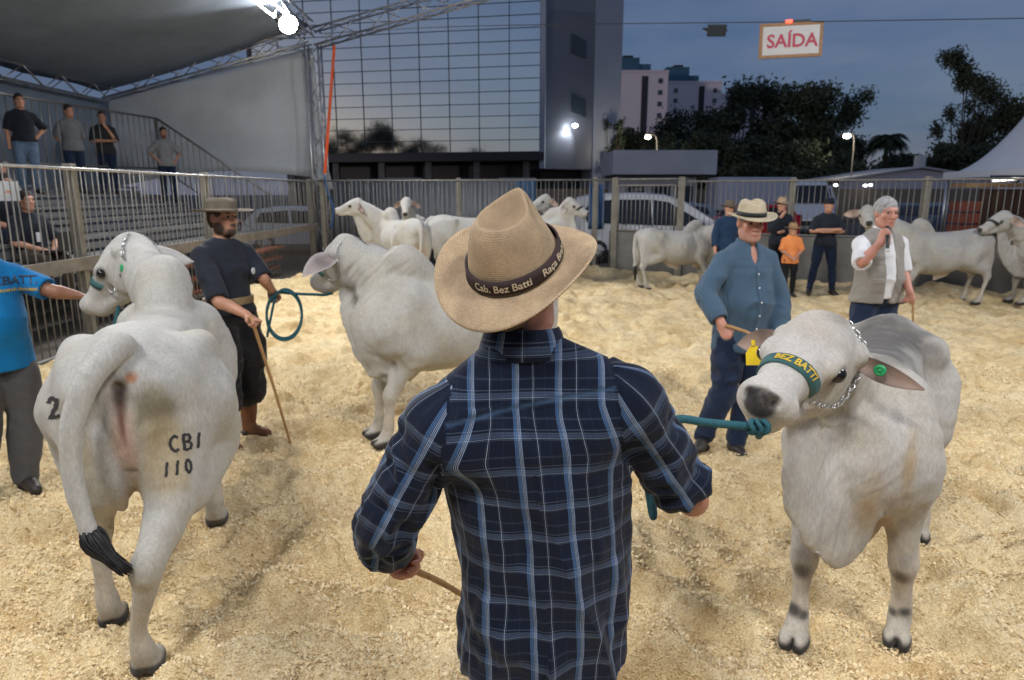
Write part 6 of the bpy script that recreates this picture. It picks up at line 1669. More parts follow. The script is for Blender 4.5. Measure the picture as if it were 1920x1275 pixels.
def plaid_shirt():
    S = Sdf(.0056); j = jP; e = .016; X = (1, 0, 0)
    # the torso hangs from the shoulder blades; slight taper to the waist, tails over the hips
    S.chain([j['pel'] + Vector((0, .01, -.14)), j['pel'], j['wai'], j['che'], j['upc'] + Vector((0, 0, -.03))], [.156, .153, .134, .136, .105], k=.03, fl=[1.38, 1.38, 1.60, 1.56, 1.5], axis=X)
    for sd in 'rl':
        n_, s_ = j['nec'], j[sd + 'sh']
        S.chain([n_ + Vector((0, -.01, -.012)), n_.lerp(s_, .5) + Vector((0, -.005, -.005)), s_ + Vector((0, 0, .0))], [.058, .066, .073], k=.05)
    S.chain([j['lsh'].lerp(j['upc'], .35) + Vector((0, -.03, -.06)), j['upc'] + Vector((0, -.035, -.10)), j['rsh'].lerp(j['upc'], .35) + Vector((0, -.03, -.06))], [.07, .075, .07], k=.06)
    ax = {}
    for sd, up in (('r', .80), ('l', 1.58)):
        a, m, w = j[sd + 'sh'], j[sd + 'el'], j[sd + 'wr']
        if up > 1:
            E = m.lerp(w, up - 1); pts = [a, a.lerp(m, .4), a.lerp(m, .75), m, m.lerp(E, .55), E]
            S.chain(pts, [.076, .072, .070, .067, .064, .060], k=.028, n=2)
        else:
            E = a.lerp(m, up); pts = [a, a.lerp(m, .35), a.lerp(m, .7), E]; S.chain(pts, [.078, .074, .072, .070], k=.028, n=2)
        # rolled cuff
        d = (E - m).normalized() if sd == 'l' else (m - a).normalized(); c0 = m.lerp(E, .45) if sd == 'l' else a.lerp(E, .72)
        S.chain([c0, E], [.068, .066] if sd == 'l' else [.076, .075], k=.006, n=1)
        S.ell(E + d * .080, [.082] * 3, k=.003, op='s')
        ax[sd] = pts
    S.plane((0, 0, .70), (0, 0, -1))
    nk = j['nec']; S.ell(nk + Vector((0, .005, .085)), [.078, .08, .085], k=.006, op='s')
    P, F = S.mesh(1); N = vnormals(P, F)
    # which panel each corner belongs to
    xc = np.interp(P[:, 2], [.8, 1.06, 1.27, 1.40], [jP['pel'].x, jP['wai'].x, jP['che'].x, jP['upc'].x]); yc = 0.0
    a_, b_ = .205, .135
    th = np.linspace(-math.pi, math.pi, 721); ds = np.sqrt((a_ * np.cos(th)) ** 2 + (b_ * np.sin(th)) ** 2); arc = np.cumsum(ds) * (th[1] - th[0]); arc -= arc[360]
    phi = np.arctan2((P[:, 0] - xc) / a_, -(P[:, 1] - yc) / b_)
    ut = np.interp(phi, th, arc); wy = np.clip((P[:, 2] - 1.28) / .12, 0, 1); ut = ut * (1 - wy) + (P[:, 0] - xc) * 1.06 * wy; vt = P[:, 2].copy()
    uvT = np.stack([ut + .041, vt + .03 + .02 * ut], 1)
    def sleeve_uv(pts):
        Q = np.array([tuple(p) for p in pts]); best = np.full(len(P), 9.0); uu = np.zeros(len(P)); v_ = np.zeros(len(P)); acc = 0
        for i in range(len(Q) - 1):
            ab = Q[i + 1] - Q[i]; L = np.linalg.norm(ab); t = np.clip(((P - Q[i]) @ ab) / L ** 2, 0, 1.0 if i < len(Q) - 2 else 1.5)
            d = P - Q[i] - t[:, None] * ab; dist = np.linalg.norm(d, axis=1)
            dr = ab / L; e1 = np.cross(dr, [0, 1, 0]); e1 /= np.linalg.norm(e1); e2 = np.cross(dr, e1)
            an = np.arctan2(d @ e1, d @ e2); w = dist < best
            best[w] = dist[w]; uu[w] = an[w] * .066; v_[w] = acc + t[w] * L; acc += L
        return best, np.stack([uu + .02, v_], 1)
    bl, uvl = sleeve_uv(ax['l']); br_, uvr = sleeve_uv(ax['r'])
    # armhole seam: a tilted plane through each shoulder point
    rs, ls = np.array(tuple(jP['rsh'])), np.array(tuple(jP['lsh']))
    sr = (P - rs) @ np.array((.97, 0, .12)) + .025; sl = (P - ls) @ np.array((-.97, 0, .12)) + .02
    far_r = br_ < .105; far_l = bl < .105
    grp = np.zeros(len(P), int); grp[(sr > 0) & far_r] = 1; grp[(sl > 0) & far_l] = 2
    # folds
    yz = 1.405 + .17 * (P[:, 0] - xc)                  # yoke seam height
    back = np.clip(-N[:, 1] * 2, 0, 1)
    disp = np.zeros(len(P))
    step = 1 / (1 + np.exp(-(P[:, 2] - yz) / .002)); disp += .0035 * step * (grp == 0)
    disp += .0035 * np.exp(-((P[:, 2] - yz - .004) / .004) ** 2) * (grp == 0)
    fade = np.clip((yz - P[:, 2]) / .03, 0, 1) * np.exp(-np.clip(yz - P[:, 2], 0, 9) / .35)
    for c, w, am in ((-.012, .010, .006), (.020, .011, -.004), (.048, .014, .004)): disp += am * np.exp(-((ut - c) / w) ** 2) * fade * (grp == 0)
    # hanging folds on the torso, slanting ones from the armpits, rings on the sleeves
    tor = (grp == 0) & (P[:, 2] < 1.40)
    q = np.stack([ut * 1.0 + .25 * (vt - 1.0) * np.sign(ut), vt * .22, ut * 0], 1)
    disp += np.where(tor, .013 * (1 - 2 * np.abs(fbm(q, 8.5, 3, 3))) * np.clip(1.45 - P[:, 2], .12, .6) / .5, 0)
    q = np.stack([ut * .35 + vt * .6, vt * .9 - np.abs(ut) * .9, ut * 0], 1)
    disp += np.where(tor, .010 * fbm(q, 7, 3, 8), 0)
    for g, uvx in ((1, uvr), (2, uvl)):
        t = uvx[:, 1]; q = np.stack([uvx[:, 0] * .9 + t * .35, t - .5 * uvx[:, 0], uvx[:, 0] * 0], 1)
        disp += np.where(grp == g, .0095 * (1 - 2.2 * np.abs(fbm(q, 15, 2, 12 + g))), 0)
    seam = np.exp(-(sr / .004) ** 2) * far_r + np.exp(-(sl / .004) ** 2) * far_l
    disp -= .004 * seam * (P[:, 2] > .95)
    P = P + N * disp[:, None]
    # corner uvs by the majority panel of the face
    fg = np.median(grp[F], axis=1).astype(int)
    UV = np.where((fg == 0)[:, None, None], uvT[F], np.where((fg == 1)[:, None, None], uvr[F], uvl[F]))
    for f_uv in (UV,):
        w = (f_uv[:, :, 0].max(1) - f_uv[:, :, 0].min(1)) > .15
        f_uv[w, :, 0] = f_uv[w, :, 0][:, :1]
    yk = (fg == 0) & (P[F][:, :, 2].mean(1) > (yz[F].mean(1)))
    me_s = np_mesh('shirt', P, F, True, None, UV.reshape(-1, 2))
    ats = me_s.attributes.new('seam', 'FLOAT', 'POINT'); ats.data.foreach_set('value', (np.exp(-((P[:, 2] - yz + .003) / .0045) ** 2) * (grp == 0) * back).astype(np.float32))
    sh = link('shirt', me_s, M_plaid, manP)
    # collar: a stand and a folded leaf
    V, C4, uvs = [], [], []; n = 48; nk = jP['nec'] + Vector((0, .004, -.012))
    rows = [(.060, .0), (.060, .030), (.061, .050), (.066, .053), (.073, .040), (.082, .012), (.088, -.012), (.084, -.016), (.072, .012)]
    for i in range(n + 1):
        a = math.pi / 2 + .25 + (2 * math.pi - .5) * i / n; f_ = max(0, math.sin(a)); bk = max(0, -math.sin(a))
        for r_, z_ in rows:
            V.append((nk.x + math.cos(a) * (r_ + .016), nk.y + math.sin(a) * (r_ + .012), nk.z + z_ - f_ * .03 + .006 * bk)); uvs.append((a * .075, z_ + r_))
    m_ = len(rows); F2 = np.array([(i * m_ + q, i * m_ + q + 1, (i + 1) * m_ + q + 1, (i + 1) * m_ + q) for i in range(n) for q in range(m_ - 1)])
    link('collar', np_mesh('collar', np.array(V), F2, True, None, np.array(uvs)[F2].reshape(-1, 2)), M_plaid, sh)
    return sh
shirtP = plaid_shirt()

# straw hat, pushed back on the head
rxh, ryh = .101, .114
hatP = link('straw_hat', hat_mesh(rx=rxh, ry=ryh, brim=.076, crown=.150, dent=.034, curl=.030, top=.58, droop=.010, pinch=.040, n=120, style='tear'), M_straw, manP)
hyaw, htilt, hroll = R(40), R(30), R(14)
Mh = Matrix.Translation(Vector(pw(966, 494, 1.50))) @ Matrix.Rotation(-hroll, 4, 'Y') @ Matrix.Rotation(htilt, 4, 'X') @ Matrix.Rotation(-hyaw, 4, 'Z')
hatP.matrix_local = Mh
bw = lambda a: -.006 * math.exp(-((math.degrees(a) % 360 - 300) / 20) ** 2)
hb = link('band', band_mesh(rxh * .998, ryh * .998, .006, .037, off=.0045, n=96, taper=.005), M_hband, hatP)
def band_text(txt, size, a_mid, zc):
    me = text_mesh(txt, size, .0, bold=.0004)
    for v in me.vertices:
        a = a_mid + v.co.x / .108; z = zc + v.co.y; t = (z - .006) / .031 * .005
        v.co = ((rxh + .0052 - t) * math.cos(a), (ryh + .0052 - t) * math.sin(a), z)
    return link('lettering', me, M_cream, hb)
band_text('Cab. Bez Batti', .0235, R(-68), .021)
band_text('Raça Brahman', .0235, R(18), .021)
# stick in his left hand
wl = at(742, 1062, 1.68)
# ---------------------------------------------------------------- the other people
def facing(dx, dy): return math.atan2(-dx, dy)
def jl(loc, yaw, h, **kw):
    f = local_of((loc[0], loc[1], 0), yaw); return {k: tuple(Vector(f(v)) * 1.75 / h) for k, v in kw.items()}
M_navy = cloth('dark_navy_jersey', (.016, .020, .030)); M_blk = cloth('black_gaucho_cotton', (.010, .010, .012)); M_blueT = cloth('bright_blue_jersey', (.004, .16, .40), weave=300)
M_greyt = cloth('grey_trouser_cloth', (.085, .085, .088)); M_whites = cloth('white_shirt_cotton', (.68, .69, .71), var=.06); M_vest = cloth('khaki_grey_vest', (.27, .255, .23)); M_orange = cloth('orange_jersey', (.80, .28, .09), var=.08)
M_denim2 = cloth('dark_denim', (.014, .026, .06), var=.3); M_tshirtg = cloth('grey_jersey', (.16, .17, .18)); M_tshirtl = cloth('light_grey_jersey', (.26, .27, .28)); M_print = cloth('pale_print_cotton', (.34, .34, .32), var=.5, vscale=30)
def gingham():
    m = cloth('blue_gingham', (.045, .135, .25)); N, L = nodes(m); b = N['Principled BSDF']; tc = N.new('ShaderNodeTexCoord'); sx = N.new('ShaderNodeSeparateXYZ'); L.new(tc.outputs['Object'], sx.inputs[0])
    outs = []
    for ax in 'XZ':
        w = N.new('ShaderNodeMath'); w.operation = 'MULTIPLY'; w.inputs[1].default_value = 2 * math.pi / .009; L.new(sx.outputs[ax], w.inputs[0])
        s = N.new('ShaderNodeMath'); s.operation = 'SINE'; L.new(w.outputs[0], s.inputs[0]); outs.append(s.outputs[0])
    a = N.new('ShaderNodeMath'); a.operation = 'ADD'; L.new(outs[0], a.inputs[0]); L.new(outs[1], a.inputs[1])
    r = N.new('ShaderNodeMapRange'); r.inputs['From Min'].default_value = -1.5; r.inputs['From Max'].default_value = 1.5; r.inputs['To Min'].default_value = .75; r.inputs['To Max'].default_value = 1.25; L.new(a.outputs[0], r.inputs['Value'])
    x = N.new('ShaderNodeMix'); x.data_type = 'RGBA'; x.blend_type = 'MULTIPLY'; x.inputs['Factor'].default_value = 1; x.inputs['A'].default_value = (.062, .110, .165, 1); L.new(r.outputs[0], x.inputs['B']); L.new(x.outputs['Result'], b.inputs['Base Color'])
    return m
M_ging = gingham()
M_felt = mat('grey_brown_felt', (.13, .105, .075), rough=.9, var=.25, vscale=18, bump=.2, bscale=120)
M_feltb = mat('felt_hat_cord', (.26, .22, .17), rough=.8, var=.1)
M_panama = straw_mat('cream_panama_straw', (.62, .54, .38), (.56, .47, .32), 220, 480)
M_straw2 = straw_mat('plain_straw', (.42, .28, .14), (.36, .22, .10), 180, 380)
M_blackband = mat('black_hat_ribbon', (.012, .012, .014), rough=.7, var=.1)
M_capm = cloth('navy_cap_cloth', (.012, .014, .022))

# handler in dark clothes and felt hat
A_loc = Vector((*at_z(452, 826)[:2], 0)); A_yaw = facing(.86, -.50)
fA = local_of(A_loc, A_yaw)
manA, jA, TA = person('bearded handler in navy T-shirt, baggy black trousers and wide felt hat', A_loc, A_yaw, 1.80,
    dict(jl(A_loc, A_yaw, 1.80, rel=at(408, 563, 4.62), rwr=at(462, 590, 4.52), lel=at(492, 520, 5.02), lwr=at(510, 545, 5.16)), rkn=(.14, .05, .50), lkn=(-.12, .0, .50), ran=(.16, .07, .085), lan=(-.13, -.06, .085), rto=(.20, .24, .03), lto=(-.15, .10, .03), lhd=None, rhd=None),
    vox=.0075, shirt=M_navy, trousers=M_blk, boots=(M_boot, .40), baggy=.05, belt=mat('tan_rastra_belt', (.24, .17, .09), rough=.6, var=.3, vscale=20), hair=((.06, .035, .02), 'short'), beard=((.035, .02, .013), 1.0),
    hat=make_hat(M_felt, M_feltb, z=.048, bz=(.003, .016), brim=.105, crown=.085, dent=.004, curl=.012, top=.92, droop=.0, pinch=.0), hem=.97, sleeve=.92, curl=(1.15, 1.15), palms=((.3, .3, -1), (.2, .1, -1)), head=(R(-4), R(0), 0), wr=.008)
mb = MB(); mb.box((0, 0, 0), (.07, .05, .11)); o = mb.build('belt_pouch', M_leather, manA, bevel=.018); o.location = (.155, .06, 1.03)
me = text_mesh('✦', .07) if False else None
mb = MB(); mb.lathe([(0, 0), (.02, 0), (.026, .002), (.02, .004), (0, .004)], 12); o = mb.build('chest_emblem', mat('white_print', (.5, .5, .5), var=.2), manA); o.location = (-.085, .186, 1.30); o.rotation_euler = (R(-90), 0, R(18))

# man in bright blue T-shirt at the left edge
B_loc = Vector((-3.20, 4.10, 0)); B_yaw = facing(.80, -.55)
manB, jB, TB = person('man in bright blue T-shirt and grey trousers reaching to the cow, left edge', B_loc, B_yaw, 1.72,
    dict(jl(B_loc, B_yaw, 1.72, lel=at(95, 545, 4.22), lwr=at(142, 553, 4.30), rel=at(-60, 640, 3.9), rwr=at(-50, 740, 3.85), ran=at(-40, 900, 3.95), rto=at(-20, 925, 3.85), lan=at(48, 893, 4.12), lto=at(68, 918, 4.0)), rkn=(.12, .03, .5), lkn=(-.11, .03, .5)),
    vox=.008, shirt=M_blueT, trousers=M_greyt, shoes=M_shoe, baggy=.03, cuffz=.02, hair=((.015, .012, .01), 'short'), beard=((.03, .02, .015), .6), sleeve=.80, hem=.80, curl=(.6, .5), palms=(None, (.2, 0, -1)), skin=(.30, .145, .09), belly=.03, build=1.06)
bvB = None

# elder in blue checked shirt
C_loc = Vector((*at_z(1374, 844)[:2], 0)); C_yaw = facing(.30, -.95)
manC, jC, TC = person('older man in blue checked shirt and cream panama hat holding a stick', C_loc, C_yaw, 1.77,
    dict(jl(C_loc, C_yaw, 1.77, rel=at(1322, 548, 4.60), rwr=at(1352, 606, 4.42), lel=at(1462, 560, 4.75), lwr=at(1462, 640, 4.62), ran=at(1318, 822, 4.75), rto=at(1310, 842, 4.60), lan=at(1378, 832, 4.72), lto=at(1392, 852, 4.58)), rkn=(.12, .02, .5), lkn=(-.10, .03, .5)),
    vox=.0075, shirt=M_ging, trousers=M_denim2, shoes=M_shoe, baggy=.018, belly=.026, sleeve=1.82, hem=.76, neckline='open', collar=M_ging, hair=((.26, .24, .22), 'buzz'), beard=((.30, .25, .22), .25), skin=(.50, .235, .165),
    hat=make_hat(M_panama, M_blackband, z=.050, bz=(.002, .030), brim=.068, crown=.108, dent=.022, curl=.016, top=.80, droop=.004, pinch=.004), curl=(1.15, .5), wr=.008, palms=((-.6, .2, -.6), None), head=(R(14), R(7), 0), build=1.03)
def placket(man, x, z0, z1, m, mbut, n=6, w=.028):
    g = [c for c in man.children if c.name.split('.')[0] == 'shirt'][0]; me0 = g.data
    bvx = BVHTree.FromPolygons([tuple(v.co) for v in me0.vertices], [tuple(p.vertices) for p in me0.polygons]); mb = MB(); vs = []
    hit = lambda xx, zz, o: (lambda r: (r[0] + r[1] * o) if r[0] else Vector((xx, .1, zz)))(bvx.ray_cast(Vector((xx, 1, zz)), Vector((0, -1, 0))))
    for i in range(31):
        z = z0 + (z1 - z0) * i / 30
        vs += [hit(x - w / 2, z, .0), hit(x - w / 2, z, .004), hit(x + w / 2, z, .004), hit(x + w / 2, z, .0)]
    mb.add(vs, [(4 * i + q, 4 * i + q + 1, 4 * i + 5 + q, 4 * i + 4 + q) for i in range(30) for q in range(3)], True); pk = mb.build('placket', m, g)
    for i in range(n):
        z = z0 + (z1 - z0) * (i + .5) / n; b = MB(); b.lathe([(0, .003), (.006, .003), (.007, 0)], 10); o = b.build('button', mbut, pk); o.location = hit(x, z, .005); o.rotation_euler = (R(-90), 0, 0)
placket(manC, 0, .80, 1.36, M_ging, M_whites)
def pocket(man, garment, x0, x1, z0, z1, m, flap=True):
    g = [c for c in man.children if c.name.split('.')[0] == garment][0]; me0 = g.data
    bvx = BVHTree.FromPolygons([tuple(v.co) for v in me0.vertices], [tuple(p.vertices) for p in me0.polygons])
    def panel(a0, a1, b0, b1, o):
        n = 8; vs = []; mb = MB()
        for i in range(n + 1):
            for k_ in range(n + 1):
                ed = 0 if i in (0, n) or k_ in (0, n) else o
                r = bvx.ray_cast(Vector((a0 + (a1 - a0) * i / n, 1, b0 + (b1 - b0) * k_ / n)), Vector((0, -1, 0)))
                vs.append(r[0] + r[1] * (ed - .001 if ed == 0 else ed) if r[0] else Vector((a0, .1, b0)))
        mb.add(vs, [(i * (n + 1) + k_, (i + 1) * (n + 1) + k_, (i + 1) * (n + 1) + k_ + 1, i * (n + 1) + k_ + 1) for i in range(n) for k_ in range(n)], True); return mb
    pk = panel(x0, x1, z0, z1, .006).build('pocket', m, g)
    if flap: panel(x0 - .004, x1 + .004, z1 - .045, z1 + .006, .011).build('pocket_flap', m, pk)
pocket(manC, 'shirt', -.135, -.045, 1.18, 1.30, M_ging, False)

# man with microphone
D_loc = Vector((3.22, 6.0, 0)); D_yaw = facing(.16, -.98)
manD, jD, TD = person('white haired man in grey vest over white shirt speaking into a microphone', D_loc, D_yaw, 1.80,
    dict(jl(D_loc, D_yaw, 1.80, rel=at(1616, 492, 5.72), rwr=at(1650, 456, 5.66), lel=at(1692, 505, 6.0), lwr=at(1705, 545, 5.85)), rhd=(-.25, .15, .9)),
    vox=.0085, shirt=M_whites, vest=M_vest, trousers=M_denim2, shoes=M_shoe, belly=.02, sleeve=.98, hem=.93, neckline='open', collar=M_whites, hair=((.33, .33, .33), 'full'), beard=((.32, .30, .29), .0), skin=(.48, .225, .165), curl=(1.2, 1.1), wr=.007, palms=((-.7, -.6, 0), None), head=(R(6), R(4), 0), build=1.02, baggy=.015)
pocket(manD, 'vest', .06, .17, 1.0, 1.13, M_vest); pocket(manD, 'vest', -.17, -.06, 1.0, 1.13, M_vest); pocket(manD, 'vest', .05, .14, 1.24, 1.33, M_vest)
f = fA
fD = local_of(D_loc, D_yaw)
mic = empty('microphone', at(1664, 452, 5.58)); tag(mic, 'black hand microphone held to the mouth of the white haired man', 'microphone')
d = (at(1664, 421, 5.74) - at(1664, 452, 5.58)).normalized()
mb = MB(); mb.tube([-d * .10, d * .12], [.013, .017], 10); mb.build('handle', M_house, mic)
mb = MB(); mb.tube([d * .12, d * .135, d * .155, d * .175, d * .185], [.018, .025, .027, .02, .008], 12); mb.build('mesh_head', mat('mic_grille', (.05, .05, .055), rough=.4, metal=.7, var=.2, vscale=200), mic)
mb = MB(); mb.tube([-d * .13, -d * .10], [.012, .014], 8); mb.build('antenna_end', M_alu, mic)

# onlookers at the back
far = dict(vox=.013, fingers=False, wr=.006)
E_loc = (*at_z(1476, 556)[:2], 0)
person('child in orange T-shirt and straw hat with clasped hands', E_loc, facing(-.05, -1), 1.30, dict(rel=(.24, .03, 1.14), lel=(-.24, .03, 1.14), rwr=(.06, .20, .98), lwr=(-.06, .20, .98)), shirt=M_orange, trousers=M_blk, shoes=M_shoe, hair=((.03, .02, .015), 'short'), hat=make_hat(M_straw2, None, z=.05, brim=.07, crown=.10, dent=.01, curl=.01, top=.75, pinch=.0), hem=.82, headscale=1.15, **far)
F_loc = (*at_z(1538, 553)[:2], 0)
person('man in navy polo and dark cap standing with folded arms', F_loc, facing(-.12, -1), 1.76, dict(rel=(.27, .04, 1.17), lel=(-.27, .04, 1.17), rwr=(-.07, .21, 1.20), lwr=(.08, .24, 1.17), ran=(.21, .0, .085), lan=(-.19, .02, .085), rto=(.25, .15, .03), lto=(-.23, .16, .03), rkn=(.16, .03, .5), lkn=(-.15, .03, .5)), shirt=M_navy, trousers=M_denim2, shoes=M_shoe, hair=((.02, .015, .012), 'short'), hem=.90, sleeve=.85,
       hat=make_hat(M_capm, None, z=.045, brim=.012, crown=.085, dent=.0, curl=0, top=.72, pinch=0), **far)
G_loc = (at(1466, 380, 13.6).x, 13.6, 0)
person('man in black with straw hat and hand on chin, behind the child', G_loc, facing(.1, -1), 1.74, dict(rel=(.22, .10, 1.16), rwr=(.06, .16, 1.42), lel=(-.24, .05, 1.15), lwr=(.05, .2, 1.12)), shirt=M_navy, trousers=M_blk, shoes=M_shoe, hair=((.02, .015, .012), 'short'), hat=make_hat(M_straw, None, z=.05, brim=.07, crown=.11, dent=.01, curl=.01, top=.8, pinch=.003), sleeve=1.8, **far)
H_loc = (at(1368, 380, 12.6).x, 12.6, 0)
person('man in dark blue with brown hat, mostly hidden behind the panama hat', H_loc, facing(.1, -1), 1.70, dict(), shirt=cloth('dark_blue_cotton', (.015, .04, .09)), trousers=M_blk, shoes=M_shoe, hair=((.02, .015, .012), 'short'), hat=make_hat(M_felt, None, z=.05, brim=.08, crown=.10, dent=.01, curl=.012, top=.8, pinch=.003), sleeve=1.8, **far)
# spectators on the stand: each stands on the row under his feet
def on_row(k, px, dy=-.25):
    x, z = ROWS[k]; x -= .28
    Y = 8.0
    for _ in range(30): Y = Y + (x / ((px - CXP) / FPX) - (Y * math.cos(PITCH) - (z + .9 - CAM_H) * math.sin(PITCH))) * .7
    return (x, Y, z + .002)
stand = dict(vox=.014, fingers=False, wr=.006, group='spectators on the stand')
hips = dict(rel=(.34, -.06, 1.17), lel=(-.34, -.06, 1.17), rwr=(.20, .05, 1.0), lwr=(-.20, .05, 1.0))
person('spectator in navy polo and pale jeans with one hand on hip, top left of stand', on_row(4, 47), facing(.7, -.7), 1.74, dict(lel=(-.34, -.08, 1.18), lwr=(-.19, .03, 1.02)), shirt=M_navy, trousers=cloth('pale_denim', (.13, .20, .30), var=.3), shoes=M_shoe, hair=((.02, .015, .012), 'short'), hem=.93, **stand)
person('spectator in grey T-shirt with hands behind his back, second from left on the stand', on_row(4, 137), facing(.8, -.5), 1.72, dict(rel=(.25, -.10, 1.15), rwr=(.10, -.17, .98), lel=(-.25, -.10, 1.15), lwr=(-.06, -.18, .98)), shirt=M_tshirtg, trousers=M_denim2, shoes=M_shoe, hair=((.02, .015, .012), 'short'), **stand)
person('spectator in black with a hand at his chin, third from left on the stand', on_row(4, 198), facing(.6, -.8), 1.72, dict(lel=(-.20, .12, 1.15), lwr=(-.04, .17, 1.42), rel=(.23, .08, 1.13), rwr=(-.04, .2, 1.13)), shirt=cloth('charcoal_jersey', (.03, .032, .035)), trousers=M_denim2, shoes=M_shoe, hair=((.02, .015, .012), 'short'), **stand)
person('spectator in pale grey T-shirt with hands on hips, right end of the stand', on_row(3, 312), facing(.6, -.8), 1.72, hips, shirt=M_tshirtl, trousers=M_denim2, shoes=M_shoe, hair=((.02, .015, .012), 'short'), beard=((.03, .02, .015), .6), **stand)
sit = dict(pel=(0, 0, .95), rhip=(.10, .02, .93), lhip=(-.10, .02, .93), rkn=(.13, .44, .90), lkn=(-.13, .44, .90), ran=(.13, .46, .48), lan=(-.13, .46, .48), rto=(.15, .60, .43), lto=(-.15, .60, .43), rwr=(.10, .30, 1.03), lwr=(-.10, .30, 1.03), rel=(.27, .08, 1.12), lel=(-.27, .08, 1.12))
def seat(px, k, Y, label, **kw):
    x, z = ROWS[k]; return person(label, (x - .2, Y, z - .82), facing(.95, -.45), 1.74, dict(sit, **kw.pop('P', {})), hem=.88, **dict(stand, **kw))
seat(40, 0, 8.95, 'seated spectator in navy T-shirt with white badge and laptop behind the left fence', shirt=M_navy, trousers=cloth('olive_trouser', (.07, .06, .045)), shoes=M_shoe, hair=((.02, .012, .01), 'short'), vox=.011)
seat(0, 2, 10.2, 'seated spectator in pale printed shirt at the left edge of the stand', shirt=M_print, trousers=M_denim2, shoes=M_shoe, hair=((.02, .012, .01), 'short'))
seat(0, 1, 9.45, 'seated spectator behind the white card at the left edge', shirt=M_navy, trousers=M_denim2, shoes=M_shoe, hair=((.02, .012, .01), 'short'))
# ---------------------------------------------------------------- parked vehicles behind the wall
M_glass = mat('car_glass', (.012, .014, .016), rough=.05, var=0, spec=.8)
M_tyre = mat('tyre_rubber', (.02, .02, .02), rough=.85, var=.1)
M_rim = mat('alloy_rim', (.5, .5, .5), rough=.35, metal=.9, var=.1)
M_hl = mat('headlamp_glass', (.7, .72, .75), rough=.1, var=0, spec=.8)
M_tl = mat('tail_lamp', (.35, .01, .01), rough=.2, var=0)
M_plate = mat('number_plate', (.6, .6, .58), rough=.5, var=.1)
def paint(nm, c): return mat(nm, c, rough=.25, var=.04, vscale=1, spec=.7)
def vehicle(label, loc, yaw, prof, wid, m, wheels, wins, wr=.33, cat='car', name='parked_car', front=None, hl=None, group='vehicles parked behind the ring', mirror=None):
    """prof: side outline (x ahead, z) of the body; wins: side windows as outlines; rounded across its width"""
    root = empty(name, loc, yaw); tag(root, label, cat, group)
    n = len(prof); V = []; F = []
    zmax = max(p[1] for p in prof); lay = [(-1, .90, .0), (-.93, .985, .0), (-.6, 1.0, .012), (0, 1.0, .02), (.6, 1.0, .012), (.93, .985, .0), (1, .90, .0)]
    cx = sum(p[0] for p in prof) / n; cz = .75
    for t, sc, dz in lay:
        for x, z in prof:
            tum = max(0, (z - 1.0)) * .20
            V.append((cx + (x - cx) * (1 - (1 - sc) * .25), t * (wid / 2 - tum), cz + (z - cz) * (1 - (1 - sc) * .35) + (dz if z > 1 else 0)))
    L_ = len(lay)
    for i in range(L_ - 1):
        for k in range(n): F.append((i * n + k, i * n + (k + 1) % n, (i + 1) * n + (k + 1) % n, (i + 1) * n + k))
    mb = MB(); mb.add(V, F, True); mb.f.append(tuple(range(n))[::-1]); mb.f.append(tuple(range((L_ - 1) * n, L_ * n))); mb.sm += [False, False]
    mb.build('body', m, root)
    side = lambda x, z, s, o: (x, s * (wid / 2 - max(0, z - 1.0) * .20 - .004 + o), z)
    for s in (-1, 1):
        for w in wins:
            mb = MB(); mb.add([side(x, z, s, .012) for x, z in w] + [side(x, z, s, -.02) for x, z in w], [tuple(range(len(w))), tuple(range(len(w), 2 * len(w)))[::-1]] + [(i, (i + 1) % len(w), len(w) + (i + 1) % len(w), len(w) + i) for i in range(len(w))])
            mb.build('side_window', M_glass, root)
        for wx in wheels:
            e = empty('wheel', (wx, s * (wid / 2 - .10), wr), 0, root)
            mb = MB(); mb.lathe([(wr * .62, -.10), (wr * .95, -.10), (wr, -.06), (wr, .06), (wr * .95, .10), (wr * .62, .10)], 20); o = mb.build('tyre', M_tyre, e); o.rotation_euler = (R(90), 0, 0)
            mb = MB(); mb.lathe([(0, -.07), (wr * .2, -.09), (wr * .62, -.075), (wr * .64, .075), (0, .05)], 14); o = mb.build('rim', M_rim, e); o.rotation_euler = (R(90 if s < 0 else -90) * -1, 0, 0)
        if mirror:
            mb = MB(); mb.box((mirror[0], s * (wid / 2 + .02), mirror[1]), (.12, .20, .15)); mb.build('mirror', m, root, bevel=.03)
            mb = MB(); mb.box((mirror[0] - 1.1, s * (wid / 2 + .01), .98), (.2, .04, .03)); mb.build('door_handle', M_rim, root, bevel=.008)
        if hl:
            mb = MB(); mb.box((hl[0], s * (wid / 2 - .25), hl[1]), (.08, .32, .16)); mb.build('headlight', M_hl, root, bevel=.02)
            xr = min(p[0] for p in prof); mb = MB(); mb.box((xr + .02, s * (wid / 2 - .16), .95), (.06, .2, .3)); mb.build('tail_light', M_tl, root, bevel=.015)
    if front:
        (x0, z0), (x1, z1) = front; mb = MB(); nx = Vector((z1 - z0, 0, -(x1 - x0))).normalized(); nx = nx if nx.x > 0 else -nx
        mb.add([Vector((x0, -wid * .40, z0)) + nx * .02, Vector((x0, wid * .40, z0)) + nx * .02, Vector((x1, wid * .34, z1)) + nx * .02, Vector((x1, -wid * .34, z1)) + nx * .02], [(0, 1, 2, 3)]); mb.build('windscreen', M_glass, root)
        xf = max(p[0] for p in prof); mb = MB(); mb.box((xf + .01, 0, .62), (.04, wid * .55, .2)); mb.build('grille', M_dark, root); mb = MB(); mb.box((xf + .02, 0, .45), (.04, .45, .12)); mb.build('number_plate', M_plate, root)
    return root
VAN = [(-2.25, .35), (-2.3, .9), (-2.22, 1.5), (-2.05, 1.82), (-1.5, 1.93), (-.4, 1.95), (.4, 1.90), (.95, 1.72), (1.75, 1.22), (2.25, 1.02), (2.42, .75), (2.40, .35)]
